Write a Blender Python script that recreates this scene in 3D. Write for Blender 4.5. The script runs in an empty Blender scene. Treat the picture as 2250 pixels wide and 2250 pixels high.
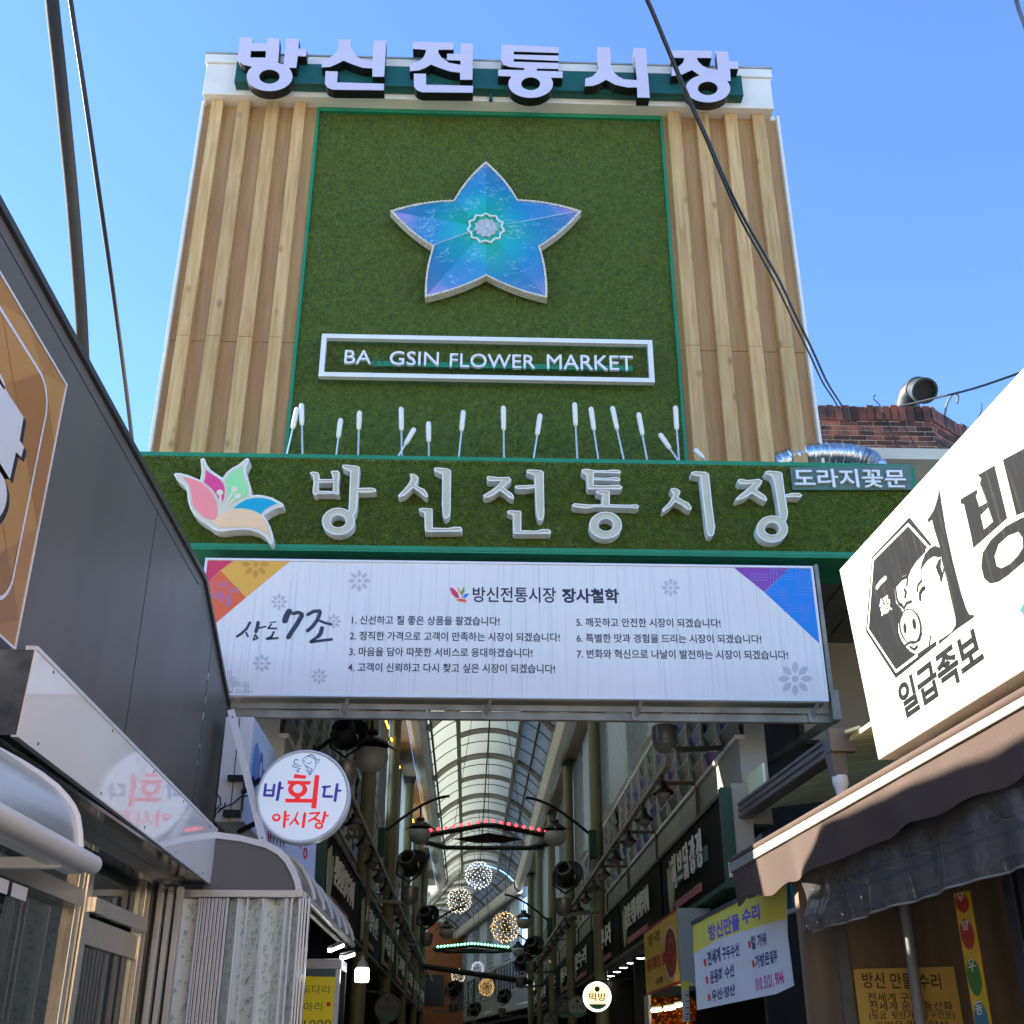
import bpy, math, random
import numpy as np
from mathutils import Vector, Matrix
from mathutils.geometry import tessellate_polygon
random.seed(7)
SC = bpy.context.scene
COL = SC.collection
R = math.radians

# ---------------------------------------------------------------- camera, sky, sun, exposure
FPX, PITCH, YAW = 2530.0, R(25.5), R(2.0)
CAM = Vector((0, 0, 1.6))
cam = bpy.data.cameras.new('camera')
cam.sensor_width = 36.0
cam.lens = 36.0 * FPX / 2250.0
cam.clip_start = 0.05
cam.clip_end = 3000
camo = bpy.data.objects.new('camera', cam)
COL.objects.link(camo)
camo.location = CAM
camo.rotation_euler = (R(90) + PITCH, 0, -YAW)
SC.camera = camo

SUN_DIR = Vector((-0.85, 0.28, 0.428)).normalized()      # towards the sun
SUN_EL = math.asin(SUN_DIR.z)
SUN_AZ = math.atan2(SUN_DIR.x, SUN_DIR.y)               # clockwise from +y
w = bpy.data.worlds.new('World')
SC.world = w
w.use_nodes = True
nt = w.node_tree
sky = nt.nodes.new('ShaderNodeTexSky')
sky.sky_type = 'NISHITA'
sky.sun_disc = False
sky.sun_elevation = SUN_EL
sky.sun_rotation = SUN_AZ
sky.altitude = 2500
sky.air_density = 1.0
sky.dust_density = 0.0
sky.ozone_density = 6.0
bg = nt.nodes['Background']
bg.inputs['Strength'].default_value = 0.15
nt.links.new(sky.outputs['Color'], bg.inputs['Color'])
sl = bpy.data.lights.new('sun', 'SUN')
sl.energy = 4.8
sl.angle = R(0.5)
sl.color = (1.0, 0.93, 0.82)
so = bpy.data.objects.new('sun', sl)
COL.objects.link(so)
so.rotation_euler = SUN_DIR.to_track_quat('Z', 'Y').to_euler()
SC.view_settings.view_transform = 'Standard'
SC.view_settings.look = 'None'
SC.view_settings.exposure = 1.85
SC.view_settings.gamma = 1.0
SC.render.engine = 'CYCLES'
SC.cycles.max_bounces = 8
SC.cycles.transparent_max_bounces = 12

# ---------------------------------------------------------------- pixel ray helpers (turn a photo pixel into a point on a real plane)
cp, sp, cy, sy = math.cos(PITCH), math.sin(PITCH), math.cos(YAW), math.sin(YAW)
AX = Vector((cy, -sy, 0))
AF = Vector((sy * cp, cy * cp, sp))
AU = Vector((-sy * sp, -cy * sp, cp))
def ray(u, v):
    return AF * FPX + AX * (u - 1125) - AU * (v - 1125)
def at(u, v, x=None, y=None, z=None):
    d = ray(u, v)
    t = x / d.x if x is not None else (y / d.y if y is not None else (z - 1.6) / d.z)
    return CAM + d * t
def crop(x0, y0, s):
    return lambda a, b: (x0 + a * s, y0 + b * s)

class Fr:
    """a plane with a 2D frame; n points at the viewer"""
    def __init__(s, o, ex, ey):
        s.o = Vector(o); s.ex = Vector(ex).normalized()
        ey = Vector(ey); s.ey = (ey - s.ex * ey.dot(s.ex)).normalized()
        s.n = s.ex.cross(s.ey)
    def pix(s, u, v):
        d = ray(u, v); t = (s.o - CAM).dot(s.n) / d.dot(s.n)
        p = CAM + d * t - s.o
        return (p.dot(s.ex), p.dot(s.ey))
    def P(s, a, b, h=0.0):
        return s.o + s.ex * a + s.ey * b + s.n * h
    def pp(s, u, v, h=0.0):
        return s.P(*s.pix(u, v), h)
    def off(s, h):
        return Fr(s.o + s.n * h, s.ex, s.ey)
def FY(y): return Fr((0, y, 0), (1, 0, 0), (0, 0, 1))
def FL(x): return Fr((x, 0, 0), (0, 1, 0), (0, 0, 1))
def FRX(x): return Fr((x, 0, 0), (0, -1, 0), (0, 0, 1))
RD = Vector((-math.sin(R(3.4)), math.cos(R(3.4)), 0))     # direction of the right-hand shop row
RN = Vector((RD.y, -RD.x, 0))
def FRR(c): return Fr(RN * c, -RD, (0, 0, 1))

# ---------------------------------------------------------------- materials
def lin(c):
    return tuple(((x / 255) / 12.92 if x / 255 <= 0.04045 else ((x / 255 + 0.055) / 1.055) ** 2.4) for x in c)
MATS = {}
def mat(name, rgb, rough=0.6, metal=0.0, var=0.0, scale=3.0, bump=0.0, bscale=40.0, stretch=(1, 1, 1), rgb2=None,
        spec=0.5, coat=0.0, emit=None, estr=0.0, trans=0.0, alpha=1.0, island=0.0, detail=4.0, rvar=0.0):
    if name in MATS: return MATS[name]
    m = bpy.data.materials.new(name); m.use_nodes = True
    t = m.node_tree; N = t.nodes; L = t.links
    b = N['Principled BSDF']
    c1 = lin(rgb) + (1,)
    b.inputs['Base Color'].default_value = c1
    b.inputs['Roughness'].default_value = rough
    b.inputs['Metallic'].default_value = metal
    b.inputs['Specular IOR Level'].default_value = spec
    b.inputs['Coat Weight'].default_value = coat
    b.inputs['Coat Roughness'].default_value = 0.08
    b.inputs['Transmission Weight'].default_value = trans
    b.inputs['Alpha'].default_value = alpha
    if emit:
        b.inputs['Emission Color'].default_value = lin(emit) + (1,)
        b.inputs['Emission Strength'].default_value = estr
    vec = None
    if var or bump or rgb2 or rvar:
        tc = N.new('ShaderNodeTexCoord'); mp = N.new('ShaderNodeMapping')
        mp.inputs['Scale'].default_value = stretch
        L.new(tc.outputs['Object'], mp.inputs['Vector']); vec = mp.outputs['Vector']
    col = None
    if var or rgb2:
        nz = N.new('ShaderNodeTexNoise'); nz.inputs['Scale'].default_value = scale; nz.inputs['Detail'].default_value = detail
        L.new(vec, nz.inputs['Vector'])
        mr = N.new('ShaderNodeMapRange'); mr.inputs[1].default_value = 0.3; mr.inputs[2].default_value = 0.7
        L.new(nz.outputs['Fac'], mr.inputs[0])
        mx = N.new('ShaderNodeMix'); mx.data_type = 'RGBA'
        if rgb2:
            mx.inputs[6].default_value = c1; mx.inputs[7].default_value = lin(rgb2) + (1,)
        else:
            mx.inputs[6].default_value = tuple(x * (1 - var) for x in c1[:3]) + (1,)
            mx.inputs[7].default_value = tuple(min(1, x * (1 + var)) for x in c1[:3]) + (1,)
        L.new(mr.outputs[0], mx.inputs[0]); col = mx.outputs[2]
    if island:
        g = N.new('ShaderNodeNewGeometry'); mr2 = N.new('ShaderNodeMapRange')
        mr2.inputs[3].default_value = 1 - island; mr2.inputs[4].default_value = 1 + island
        L.new(g.outputs['Random Per Island'], mr2.inputs[0])
        vm = N.new('ShaderNodeVectorMath'); vm.operation = 'SCALE'
        if col is None: vm.inputs[0].default_value = c1[:3]
        else: L.new(col, vm.inputs[0])
        L.new(mr2.outputs[0], vm.inputs['Scale']); col = vm.outputs[0]
    if col is not None: L.new(col, b.inputs['Base Color'])
    if rvar:
        n3 = N.new('ShaderNodeTexNoise'); n3.inputs['Scale'].default_value = scale * 1.7; L.new(vec, n3.inputs['Vector'])
        m3 = N.new('ShaderNodeMapRange'); m3.inputs[3].default_value = max(0, rough - rvar); m3.inputs[4].default_value = rough + rvar
        L.new(n3.outputs['Fac'], m3.inputs[0]); L.new(m3.outputs[0], b.inputs['Roughness'])
    if bump:
        n2 = N.new('ShaderNodeTexNoise'); n2.inputs['Scale'].default_value = bscale; n2.inputs['Detail'].default_value = 3
        L.new(vec, n2.inputs['Vector'])
        bp = N.new('ShaderNodeBump'); bp.inputs['Strength'].default_value = bump; bp.inputs['Distance'].default_value = 0.02
        L.new(n2.outputs['Fac'], bp.inputs['Height']); L.new(bp.outputs['Normal'], b.inputs['Normal'])
    MATS[name] = m
    return m
def sheet(name, rgb, rough=0.3, tr=0.6, var=0.15):
    """thin plastic sheet that lets light through"""
    if name in MATS: return MATS[name]
    m = bpy.data.materials.new(name); m.use_nodes = True
    t = m.node_tree; N = t.nodes; L = t.links
    for n in list(N):
        if n.type != 'OUTPUT_MATERIAL': N.remove(n)
    out = [n for n in N if n.type == 'OUTPUT_MATERIAL'][0]
    tc = N.new('ShaderNodeTexCoord'); nz = N.new('ShaderNodeTexNoise'); nz.inputs['Scale'].default_value = 0.9; nz.inputs['Detail'].default_value = 5
    L.new(tc.outputs['Object'], nz.inputs['Vector'])
    c = lin(rgb)
    mx = N.new('ShaderNodeMix'); mx.data_type = 'RGBA'
    mx.inputs[6].default_value = tuple(x * (1 - var) for x in c) + (1,); mx.inputs[7].default_value = tuple(min(1, x * (1 + var)) for x in c) + (1,)
    L.new(nz.outputs['Fac'], mx.inputs[0])
    d = N.new('ShaderNodeBsdfDiffuse'); tl = N.new('ShaderNodeBsdfTranslucent'); g = N.new('ShaderNodeBsdfGlossy'); g.inputs['Roughness'].default_value = rough
    L.new(mx.outputs[2], d.inputs[0]); L.new(mx.outputs[2], tl.inputs[0])
    a = N.new('ShaderNodeMixShader'); a.inputs[0].default_value = tr
    L.new(d.outputs[0], a.inputs[1]); L.new(tl.outputs[0], a.inputs[2])
    fr = N.new('ShaderNodeFresnel'); fr.inputs[0].default_value = 1.4
    a2 = N.new('ShaderNodeMixShader'); L.new(fr.outputs[0], a2.inputs[0]); L.new(a.outputs[0], a2.inputs[1]); L.new(g.outputs[0], a2.inputs[2])
    L.new(a2.outputs[0], out.inputs[0])
    MATS[name] = m
    return m
def clear(name, rgb, amount=0.8, rough=0.05, bump=0.0, bscale=3.0):
    """thin clear glass or vinyl: see-through plus a reflection"""
    if name in MATS: return MATS[name]
    m = bpy.data.materials.new(name); m.use_nodes = True
    t = m.node_tree; N = t.nodes; L = t.links
    for n in list(N):
        if n.type != 'OUTPUT_MATERIAL': N.remove(n)
    out = [n for n in N if n.type == 'OUTPUT_MATERIAL'][0]
    tp = N.new('ShaderNodeBsdfTransparent'); tp.inputs[0].default_value = lin(rgb) + (1,)
    d = N.new('ShaderNodeBsdfDiffuse'); d.inputs[0].default_value = lin(rgb) + (1,)
    g = N.new('ShaderNodeBsdfGlossy'); g.inputs['Roughness'].default_value = rough
    a = N.new('ShaderNodeMixShader'); a.inputs[0].default_value = amount
    L.new(d.outputs[0], a.inputs[1]); L.new(tp.outputs[0], a.inputs[2])
    fr = N.new('ShaderNodeFresnel'); fr.inputs[0].default_value = 1.45
    if bump:
        tc = N.new('ShaderNodeTexCoord'); nz = N.new('ShaderNodeTexNoise'); nz.inputs['Scale'].default_value = bscale
        L.new(tc.outputs['Object'], nz.inputs['Vector'])
        bp = N.new('ShaderNodeBump'); bp.inputs['Strength'].default_value = bump; bp.inputs['Distance'].default_value = 0.05
        L.new(nz.outputs['Fac'], bp.inputs['Height']); L.new(bp.outputs[0], g.inputs['Normal']); L.new(bp.outputs[0], fr.inputs['Normal'])
    a2 = N.new('ShaderNodeMixShader'); L.new(fr.outputs[0], a2.inputs[0]); L.new(a.outputs[0], a2.inputs[1]); L.new(g.outputs[0], a2.inputs[2])
    L.new(a2.outputs[0], out.inputs[0])
    MATS[name] = m
    return m

# ---------------------------------------------------------------- things, parts, mesh builder
def thing(name, label, cat, loc=(0, 0, 0), group=None):
    o = bpy.data.objects.new(name, None); COL.objects.link(o)
    o.location = loc; o.empty_display_size = 0.2
    o['label'] = label; o['category'] = cat
    if group: o['group'] = group
    return o
def tag(o, label, cat, group=None):
    o['label'] = label; o['category'] = cat
    if group: o['group'] = group
    return o
def struct(o, kind='structure'):
    o['kind'] = kind; return o
def wloc(p):
    v = Vector((0, 0, 0))
    while p is not None:
        v += Vector(p.location); p = p.parent
    return v
def dup(root, loc, label, rot=None, scale=None):
    r = root.copy(); COL.objects.link(r); r.location = loc; r['label'] = label
    if rot is not None: r.rotation_euler = rot
    if scale is not None: r.scale = (scale,) * 3
    for ch in root.children:
        c = ch.copy(); COL.objects.link(c); c.parent = r
        for g in ch.children:
            d = g.copy(); COL.objects.link(d); d.parent = c
    return r
ORD = ['first', 'second', 'third', 'fourth', 'fifth', 'sixth', 'seventh', 'eighth', 'ninth', 'tenth', 'eleventh', 'twelfth',
       'thirteenth', 'fourteenth', 'fifteenth', 'sixteenth', 'seventeenth', 'eighteenth', 'nineteenth', 'twentieth']

TEXTC = {}
def text_geo(s, wt=0.0):
    if (s, wt) in TEXTC: return TEXTC[(s, wt)]
    cu = bpy.data.curves.new('lettering_source', 'FONT'); cu.body = s; cu.offset = wt; cu.resolution_u = 3
    ob = bpy.data.objects.new('lettering_source', cu); COL.objects.link(ob)
    dg = bpy.context.evaluated_depsgraph_get(); dg.update()
    me = bpy.data.meshes.new_from_object(ob.evaluated_get(dg))
    V = [(v.co.x, v.co.y) for v in me.vertices]; F = [tuple(p.vertices) for p in me.polygons]
    bpy.data.objects.remove(ob); bpy.data.curves.remove(cu); bpy.data.meshes.remove(me)
    # weld coincident vertices so that boundary edges are true outlines
    key = {}; remap = []; NV = []
    for x, y in V:
        k = (round(x, 5), round(y, 5))
        if k not in key: key[k] = len(NV); NV.append((x, y))
        remap.append(key[k])
    NF = []
    for f in F:
        g = [remap[i] for i in f]
        g = [g[i] for i in range(len(g)) if g[i] != g[i - 1]]
        if len(set(g)) >= 3: NF.append(tuple(g))
    xs = [p[0] for p in NV] or [0, 1]; ys = [p[1] for p in NV] or [0, 1]
    TEXTC[(s, wt)] = (NV, NF, (min(xs), max(xs), min(ys), max(ys)))
    return TEXTC[(s, wt)]
def tess(polys):
    """polys: outer + holes, lists of 2D points -> verts, tris (CCW)"""
    vs = [p for q in polys for p in q]
    tr = tessellate_polygon([[Vector((p[0], p[1], 0)) for p in q] for q in polys])
    F = []
    for a, b, c in tr:
        A, B, C = vs[a], vs[b], vs[c]
        s = (B[0] - A[0]) * (C[1] - A[1]) - (C[0] - A[0]) * (B[1] - A[1])
        if abs(s) < 1e-12: continue
        F.append((a, b, c) if s > 0 else (a, c, b))
    return vs, F
def arc(cx, cy_, rx, ry, a0, a1, n=24):
    return [(cx + rx * math.cos(R(a0 + (a1 - a0) * i / n)), cy_ + ry * math.sin(R(a0 + (a1 - a0) * i / n))) for i in range(n + 1)]
def ring(cx, cy_, rx, ry, n=32):
    return arc(cx, cy_, rx, ry, 0, 360, n)[:-1]

class MB:
    def __init__(s):
        s.v = []; s.f = []; s.mi = []; s.m = 0
    def add(s, vs, fs):
        o = len(s.v)
        s.v += [tuple(p) for p in vs]
        s.f += [tuple(i + o for i in f) for f in fs]
        s.mi += [s.m] * len(fs)
    def hexa(s, b, t):
        """b, t: four points each, bottom and top rings in the same order"""
        s.add(list(b) + list(t), [(3, 2, 1, 0), (4, 5, 6, 7), (0, 1, 5, 4), (1, 2, 6, 5), (2, 3, 7, 6), (3, 0, 4, 7)])
    def box(s, x0, x1, y0, y1, z0, z1):
        s.hexa([(x0, y0, z0), (x1, y0, z0), (x1, y1, z0), (x0, y1, z0)], [(x0, y0, z1), (x1, y0, z1), (x1, y1, z1), (x0, y1, z1)])
    def fbox(s, fr, a0, a1, b0, b1, h0, h1):
        """box in a frame"""
        s.hexa([fr.P(a0, b0, h0), fr.P(a1, b0, h0), fr.P(a1, b1, h0), fr.P(a0, b1, h0)],
               [fr.P(a0, b0, h1), fr.P(a1, b0, h1), fr.P(a1, b1, h1), fr.P(a0, b1, h1)])
    def bar(s, p, q, wd, th, up=(0, 0, 1)):
        p = Vector(p); q = Vector(q); d = (q - p).normalized(); u = Vector(up)
        sd = d.cross(u)
        if sd.length < 1e-4: sd = d.cross(Vector((1, 0, 0)))
        sd.normalize(); u = sd.cross(d)
        a = sd * wd / 2; b = u * th / 2
        s.hexa([p - a - b, p + a - b, p + a + b, p - a + b], [q - a - b, q + a - b, q + a + b, q - a + b])
    def tube(s, pts, r, n=8, caps=True, radii=None):
        pts = [Vector(p) for p in pts]; rings = []
        prev = None
        for i, p in enumerate(pts):
            d = (pts[min(i + 1, len(pts) - 1)] - pts[max(i - 1, 0)]).normalized()
            if prev is None:
                a = d.cross(Vector((0, 0, 1)))
                if a.length < 1e-3: a = d.cross(Vector((1, 0, 0)))
            else:
                a = prev - d * prev.dot(d)
            a.normalize(); prev = a; b = d.cross(a)
            rr = radii[i] if radii else r
            rings.append([p + (a * math.cos(2 * math.pi * k / n) + b * math.sin(2 * math.pi * k / n)) * rr for k in range(n)])
        vs = [q for g in rings for q in g]; fs = []
        for i in range(len(pts) - 1):
            for k in range(n):
                k2 = (k + 1) % n
                fs.append((i * n + k, i * n + k2, (i + 1) * n + k2, (i + 1) * n + k))
        if caps:
            fs.append(tuple(range(n - 1, -1, -1))); fs.append(tuple((len(pts) - 1) * n + k for k in range(n)))
        s.add(vs, fs)
    def lathe(s, c, axis, prof, n=24):
        """prof: (radius, distance along axis) pairs"""
        c = Vector(c); d = Vector(axis).normalized()
        a = d.cross(Vector((0, 0, 1)))
        if a.length < 1e-3: a = Vector((1, 0, 0))
        a.normalize(); b = d.cross(a)
        vs = []
        for r, h in prof:
            for k in range(n):
                t = 2 * math.pi * k / n
                vs.append(c + d * h + (a * math.cos(t) + b * math.sin(t)) * max(r, 1e-4))
        fs = []
        for i in range(len(prof) - 1):
            for k in range(n):
                k2 = (k + 1) % n
                fs.append((i * n + k, i * n + k2, (i + 1) * n + k2, (i + 1) * n + k))
        s.add(vs, fs)
    def flat(s, fr, V, F, h0, h1=None, front=None):
        """2D faces at height h1, closed with sides down to h0"""
        if h1 is None:
            s.add([fr.P(a, b, h0) for a, b in V], F); return
        n = len(V)
        vs = [fr.P(a, b, h1) for a, b in V] + [fr.P(a, b, h0) for a, b in V]
        keep = s.m
        if front is not None: s.m = front
        s.add(vs, F)
        s.m = keep
        cnt = {}
        for f in F:
            for i in range(len(f)):
                e = (f[i], f[(i + 1) % len(f)])
                k = (min(e), max(e)); cnt.setdefault(k, []).append(e)
        o = len(s.v) - len(vs)
        for k, es in cnt.items():
            if len(es) == 1:
                a, b = es[0]
                s.f.append((o + a, o + n + a, o + n + b, o + b)); s.mi.append(s.m)
        s.f += [tuple(o + n + i for i in reversed(f)) for f in F]; s.mi += [s.m] * len(F)
    def poly(s, fr, polys, h0, h1=None, front=None):
        V, F = tess(polys); s.flat(fr, V, F, h0, h1, front)
    def ppoly(s, fr, T, polys, h0, h1=None, front=None):
        """polygons given in the pixels of a crop T of the photo, laid on the real plane fr"""
        s.poly(fr, [[fr.pix(*T(*p)) for p in q] for q in polys], h0, h1, front)
    def text(s, fr, st, bl, br, hpx, h0, h1=None, wt=0.0, front=None):
        """text between two bottom corners (photo pixels), hpx = its height in pixels"""
        V, F, (x0, x1, y0, y1) = text_geo(st, wt)
        A = Vector(fr.pix(*bl)); B = Vector(fr.pix(*br)); H = Vector(fr.pix(bl[0], bl[1] - hpx))
        ux = (B - A) / (x1 - x0); uy = Vector((0.0, (H - A).length)) / (y1 - y0)
        s.flat(fr, [tuple(A + ux * (x - x0) + uy * (y - y0)) for x, y in V], F, h0, h1, front)
    def text2(s, fr, st, a0, b0, wd, ht, h0, h1=None, wt=0.0):
        V, F, (x0, x1, y0, y1) = text_geo(st, wt)
        s.flat(fr, [(a0 + (x - x0) / (x1 - x0) * wd, b0 + (y - y0) / (y1 - y0) * ht) for x, y in V], F, h0, h1)
    def stroke(s, fr, T, pts, wpx, h):
        """brush stroke: overlapping pieces, each a hair above the last"""
        P = [fr.pix(*T(*p)) for p in pts]
        c0 = fr.pix(*T(*pts[0])); c1 = fr.pix(*T(pts[0][0] + wpx, pts[0][1]))
        r = math.hypot(c1[0] - c0[0], c1[1] - c0[1]) / 2
        k = 0
        for i, p in enumerate(P):
            s.add([fr.P(p[0] + r * math.cos(t * math.pi / 6), p[1] + r * math.sin(t * math.pi / 6), h + k * 0.0001) for t in range(12)], [tuple(range(12))])
            k += 1
            if i + 1 < len(P):
                q = P[i + 1]; d = Vector((q[0] - p[0], q[1] - p[1]))
                if d.length < 1e-6: continue
                nn = Vector((-d.y, d.x)).normalized() * r
                s.add([fr.P(p[0] - nn.x, p[1] - nn.y, h + k * 0.0001), fr.P(q[0] - nn.x, q[1] - nn.y, h + k * 0.0001),
                       fr.P(q[0] + nn.x, q[1] + nn.y, h + k * 0.0001), fr.P(p[0] + nn.x, p[1] + nn.y, h + k * 0.0001)], [(0, 1, 2, 3)])
                k += 1
    def build(s, name, mats, parent=None, smooth=0.0, bev=0.0):
        me = bpy.data.meshes.new(name)
        o = wloc(parent)
        me.from_pydata([(p[0] - o.x, p[1] - o.y, p[2] - o.z) for p in s.v], [], s.f)
        if not isinstance(mats, (list, tuple)): mats = [mats]
        for m in mats: me.materials.append(m)
        if len(mats) > 1: me.polygons.foreach_set('material_index', s.mi)
        if smooth:
            me.polygons.foreach_set('use_smooth', [True] * len(me.polygons))
            me.set_sharp_from_angle(angle=R(smooth))
        me.update()
        ob = bpy.data.objects.new(name, me); COL.objects.link(ob)
        if parent is not None: ob.parent = parent
        if bev:
            b = ob.modifiers.new('edge', 'BEVEL'); b.width = bev; b.segments = 2; b.limit_method = 'ANGLE'; b.angle_limit = R(40)
        return ob
def one(fn, name, mats, parent=None, **k):
    b = MB(); fn(b); return b.build(name, mats, parent, **k)

# ================================================================ ground and street
asphalt = mat('worn concrete street', (176, 166, 150), 0.9, var=0.25, scale=2.0, bump=0.4, bscale=120)
paving = mat('paving', (172, 164, 150), 0.85, var=0.2, scale=3.0, bump=0.3, bscale=60)
struct(one(lambda b: b.add([(-400, -400, 0), (400, -400, 0), (400, 800, 0), (-400, 800, 0)], [(0, 1, 2, 3)]), 'ground', asphalt))
struct(one(lambda b: b.add([(-1.9, -6, 0.004), (2.6, -6, 0.004), (2.6, 60, 0.004), (-1.9, 60, 0.004)], [(0, 1, 2, 3)]), 'pavement', paving))

# ================================================================ the market gate
white_paint = mat('white paint', (222, 220, 208), 0.5, var=0.10, scale=1.6, rvar=0.1, bump=0.05, bscale=12)
white_clean = mat('white metal', (226, 227, 228), 0.35, var=0.04, scale=2.5)
green_trim = mat('green trim', (22, 128, 88), 0.45, var=0.12, scale=4.0)
turf_base = mat('turf backing', (72, 90, 32), 0.95, var=0.35, scale=22, bump=0.8, bscale=70)
turf_blade = mat('turf blade', (116, 138, 54), 0.75, var=0.20, scale=6.0, island=0.5, detail=5.0, spec=0.15)

def wood_material():
    m = bpy.data.materials.new('wood film'); m.use_nodes = True
    t = m.node_tree; N = t.nodes; L = t.links; b = N['Principled BSDF']; b.inputs['Roughness'].default_value = 0.5
    b.inputs['Specular IOR Level'].default_value = 0.3
    tc = N.new('ShaderNodeTexCoord')
    mp = N.new('ShaderNodeMapping'); mp.inputs['Scale'].default_value = (16, 16, 0.9); L.new(tc.outputs['Object'], mp.inputs[0])
    n1 = N.new('ShaderNodeTexNoise'); n1.inputs['Scale'].default_value = 1.6; n1.inputs['Detail'].default_value = 6; n1.inputs['Distortion'].default_value = 0.5
    L.new(mp.outputs[0], n1.inputs['Vector'])
    cr = N.new('ShaderNodeValToRGB'); e = cr.color_ramp.elements
    e[0].position = 0.30; e[0].color = lin((178, 140, 84)) + (1,); e[1].position = 0.72; e[1].color = lin((206, 174, 120)) + (1,)
    L.new(n1.outputs['Fac'], cr.inputs[0])
    mp2 = N.new('ShaderNodeMapping'); mp2.inputs['Scale'].default_value = (4.0, 4.0, 2.2); L.new(tc.outputs['Object'], mp2.inputs[0])
    vo = N.new('ShaderNodeTexVoronoi'); vo.inputs['Scale'].default_value = 1.0; L.new(mp2.outputs[0], vo.inputs['Vector'])
    mr = N.new('ShaderNodeMapRange'); mr.inputs[1].default_value = 0.05; mr.inputs[2].default_value = 0.17; mr.inputs[3].default_value = 0.55; mr.inputs[4].default_value = 0.0
    L.new(vo.outputs['Distance'], mr.inputs[0])
    mx = N.new('ShaderNodeMix'); mx.data_type = 'RGBA'; mx.inputs[7].default_value = lin((104, 72, 40)) + (1,)
    L.new(mr.outputs[0], mx.inputs[0]); L.new(cr.outputs[0], mx.inputs[6])
    n4 = N.new('ShaderNodeTexNoise'); n4.inputs['Scale'].default_value = 1.1; L.new(tc.outputs['Object'], n4.inputs['Vector'])
    m4 = N.new('ShaderNodeMapRange'); m4.inputs[3].default_value = 0.86; m4.inputs[4].default_value = 1.12; L.new(n4.outputs['Fac'], m4.inputs[0])
    vm = N.new('ShaderNodeVectorMath'); vm.operation = 'SCALE'; L.new(mx.outputs[2], vm.inputs[0]); L.new(m4.outputs[0], vm.inputs['Scale'])
    oi = N.new('ShaderNodeObjectInfo'); m6 = N.new('ShaderNodeMapRange'); m6.inputs[3].default_value = 0.90; m6.inputs[4].default_value = 1.10; L.new(oi.outputs['Random'], m6.inputs[0])
    v6 = N.new('ShaderNodeVectorMath'); v6.operation = 'SCALE'; L.new(vm.outputs[0], v6.inputs[0]); L.new(m6.outputs[0], v6.inputs['Scale'])
    o6 = N.new('ShaderNodeVectorMath'); o6.operation = 'ADD'; s6 = N.new('ShaderNodeMath'); s6.operation = 'MULTIPLY'; s6.inputs[1].default_value = 40.0
    L.new(oi.outputs['Random'], s6.inputs[0]); L.new(tc.outputs['Object'], o6.inputs[0]); L.new(s6.outputs[0], o6.inputs[1]); L.new(o6.outputs[0], mp.inputs[0]); L.new(o6.outputs[0], mp2.inputs[0])
    L.new(v6.outputs[0], b.inputs['Base Color'])
    return m
wood = wood_material()
wood_back = mat('wood film dark', (164, 128, 82), 0.5, rgb2=(182, 148, 100), scale=1.5, stretch=(16, 16, 0.9), detail=6, spec=0.3)

def turf(b, fr, a0, a1, b0, b1, n, ln=0.022, wd=0.006, base=True, droop=0.5):
    if base:
        b.m = 0; b.add([fr.P(a0, b0), fr.P(a1, b0), fr.P(a1, b1), fr.P(a0, b1)], [(0, 1, 2, 3)])
    rng = np.random.default_rng(len(b.v) + 11)
    A = rng.uniform(a0, a1, n); B = rng.uniform(b0, b1, n)
    th = rng.uniform(0, 2 * np.pi, n); L_ = ln * rng.uniform(0.6, 1.3, n)
    ta = rng.normal(0, 0.55, n); tb = rng.normal(-droop * 0.3, 0.5, n)
    o = np.array(fr.o); ex = np.array(fr.ex); ey = np.array(fr.ey); nn = np.array(fr.n)
    P = o + A[:, None] * ex + B[:, None] * ey
    T = (np.cos(th) * wd / 2)[:, None] * ex + (np.sin(th) * wd / 2)[:, None] * ey
    D = nn + ta[:, None] * ex + tb[:, None] * ey
    D = D / np.linalg.norm(D, axis=1)[:, None] * L_[:, None]
    V = np.empty((n * 3, 3)); V[0::3] = P - T; V[1::3] = P + T; V[2::3] = P + D
    b.m = 1
    b.add(V.tolist(), [(3 * i, 3 * i + 1, 3 * i + 2) for i in range(n)])
    b.m = 0

C1 = crop(430, 60, .33126); C2 = crop(1070, 60, .33126); C3B = crop(660, 1010, .28986); C4B = crop(1220, 1010, .28986)
C5 = crop(370, 990, .14493); C6 = crop(840, 340, .2381); CB = crop(300, 680, .8075); CS = crop(430, 1210, .7402)
CSL = crop(430, 1210, .20704); C4 = crop(1680, 780, .4762); D_ = crop(0, 0, 2250 / 1932)
YT, YSL, YCAP, YBRD, YTOP = 10.95, 10.83, 10.74, 10.60, 10.46
fT, fS, fC, fB, fTop = FY(YT), FY(YSL), FY(YCAP), FY(YBRD), FY(YTOP)

gate = thing('gate_tower', 'tall market gate tower clad in artificial turf and wood look slats', 'gate', (0.1, 11.8, 0))
xL = fT.pix(*crop(0, 400, .5695)(660, 550))[0]; xR = fT.pix(*D_(1504, 530))[0]
capz0 = fC.pix(*C1(45, 440))[1]; capz1 = fC.pix(*C1(60, 187))[1]; caplip = fC.pix(*C1(60, 240))[1]
capx0 = fC.pix(*C1(45, 440))[0]; capx1 = fC.pix(*C2(1905, 545))[0]
def f(b):
    b.box(xL + .012, xR - .012, YT + .02, 12.9, 6.3, capz0 + .1)
    b.box(xL - .015, xL + .02, YSL + .03, YT + .3, 6.4, capz0)          # pale corner strips
    b.box(xR - .02, xR + .015, YSL + .03, YT + .3, 6.4, capz0)
one(f, 'wall', white_paint, gate, bev=.004)
def f(b):
    b.box(capx0, capx1, YCAP, 13.0, capz0, caplip)
    b.box(capx0 - .02, capx1 + .02, YCAP - .03, 13.02, caplip + .001, capz1)
one(f, 'cornice', white_paint, gate, bev=.006)
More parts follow.
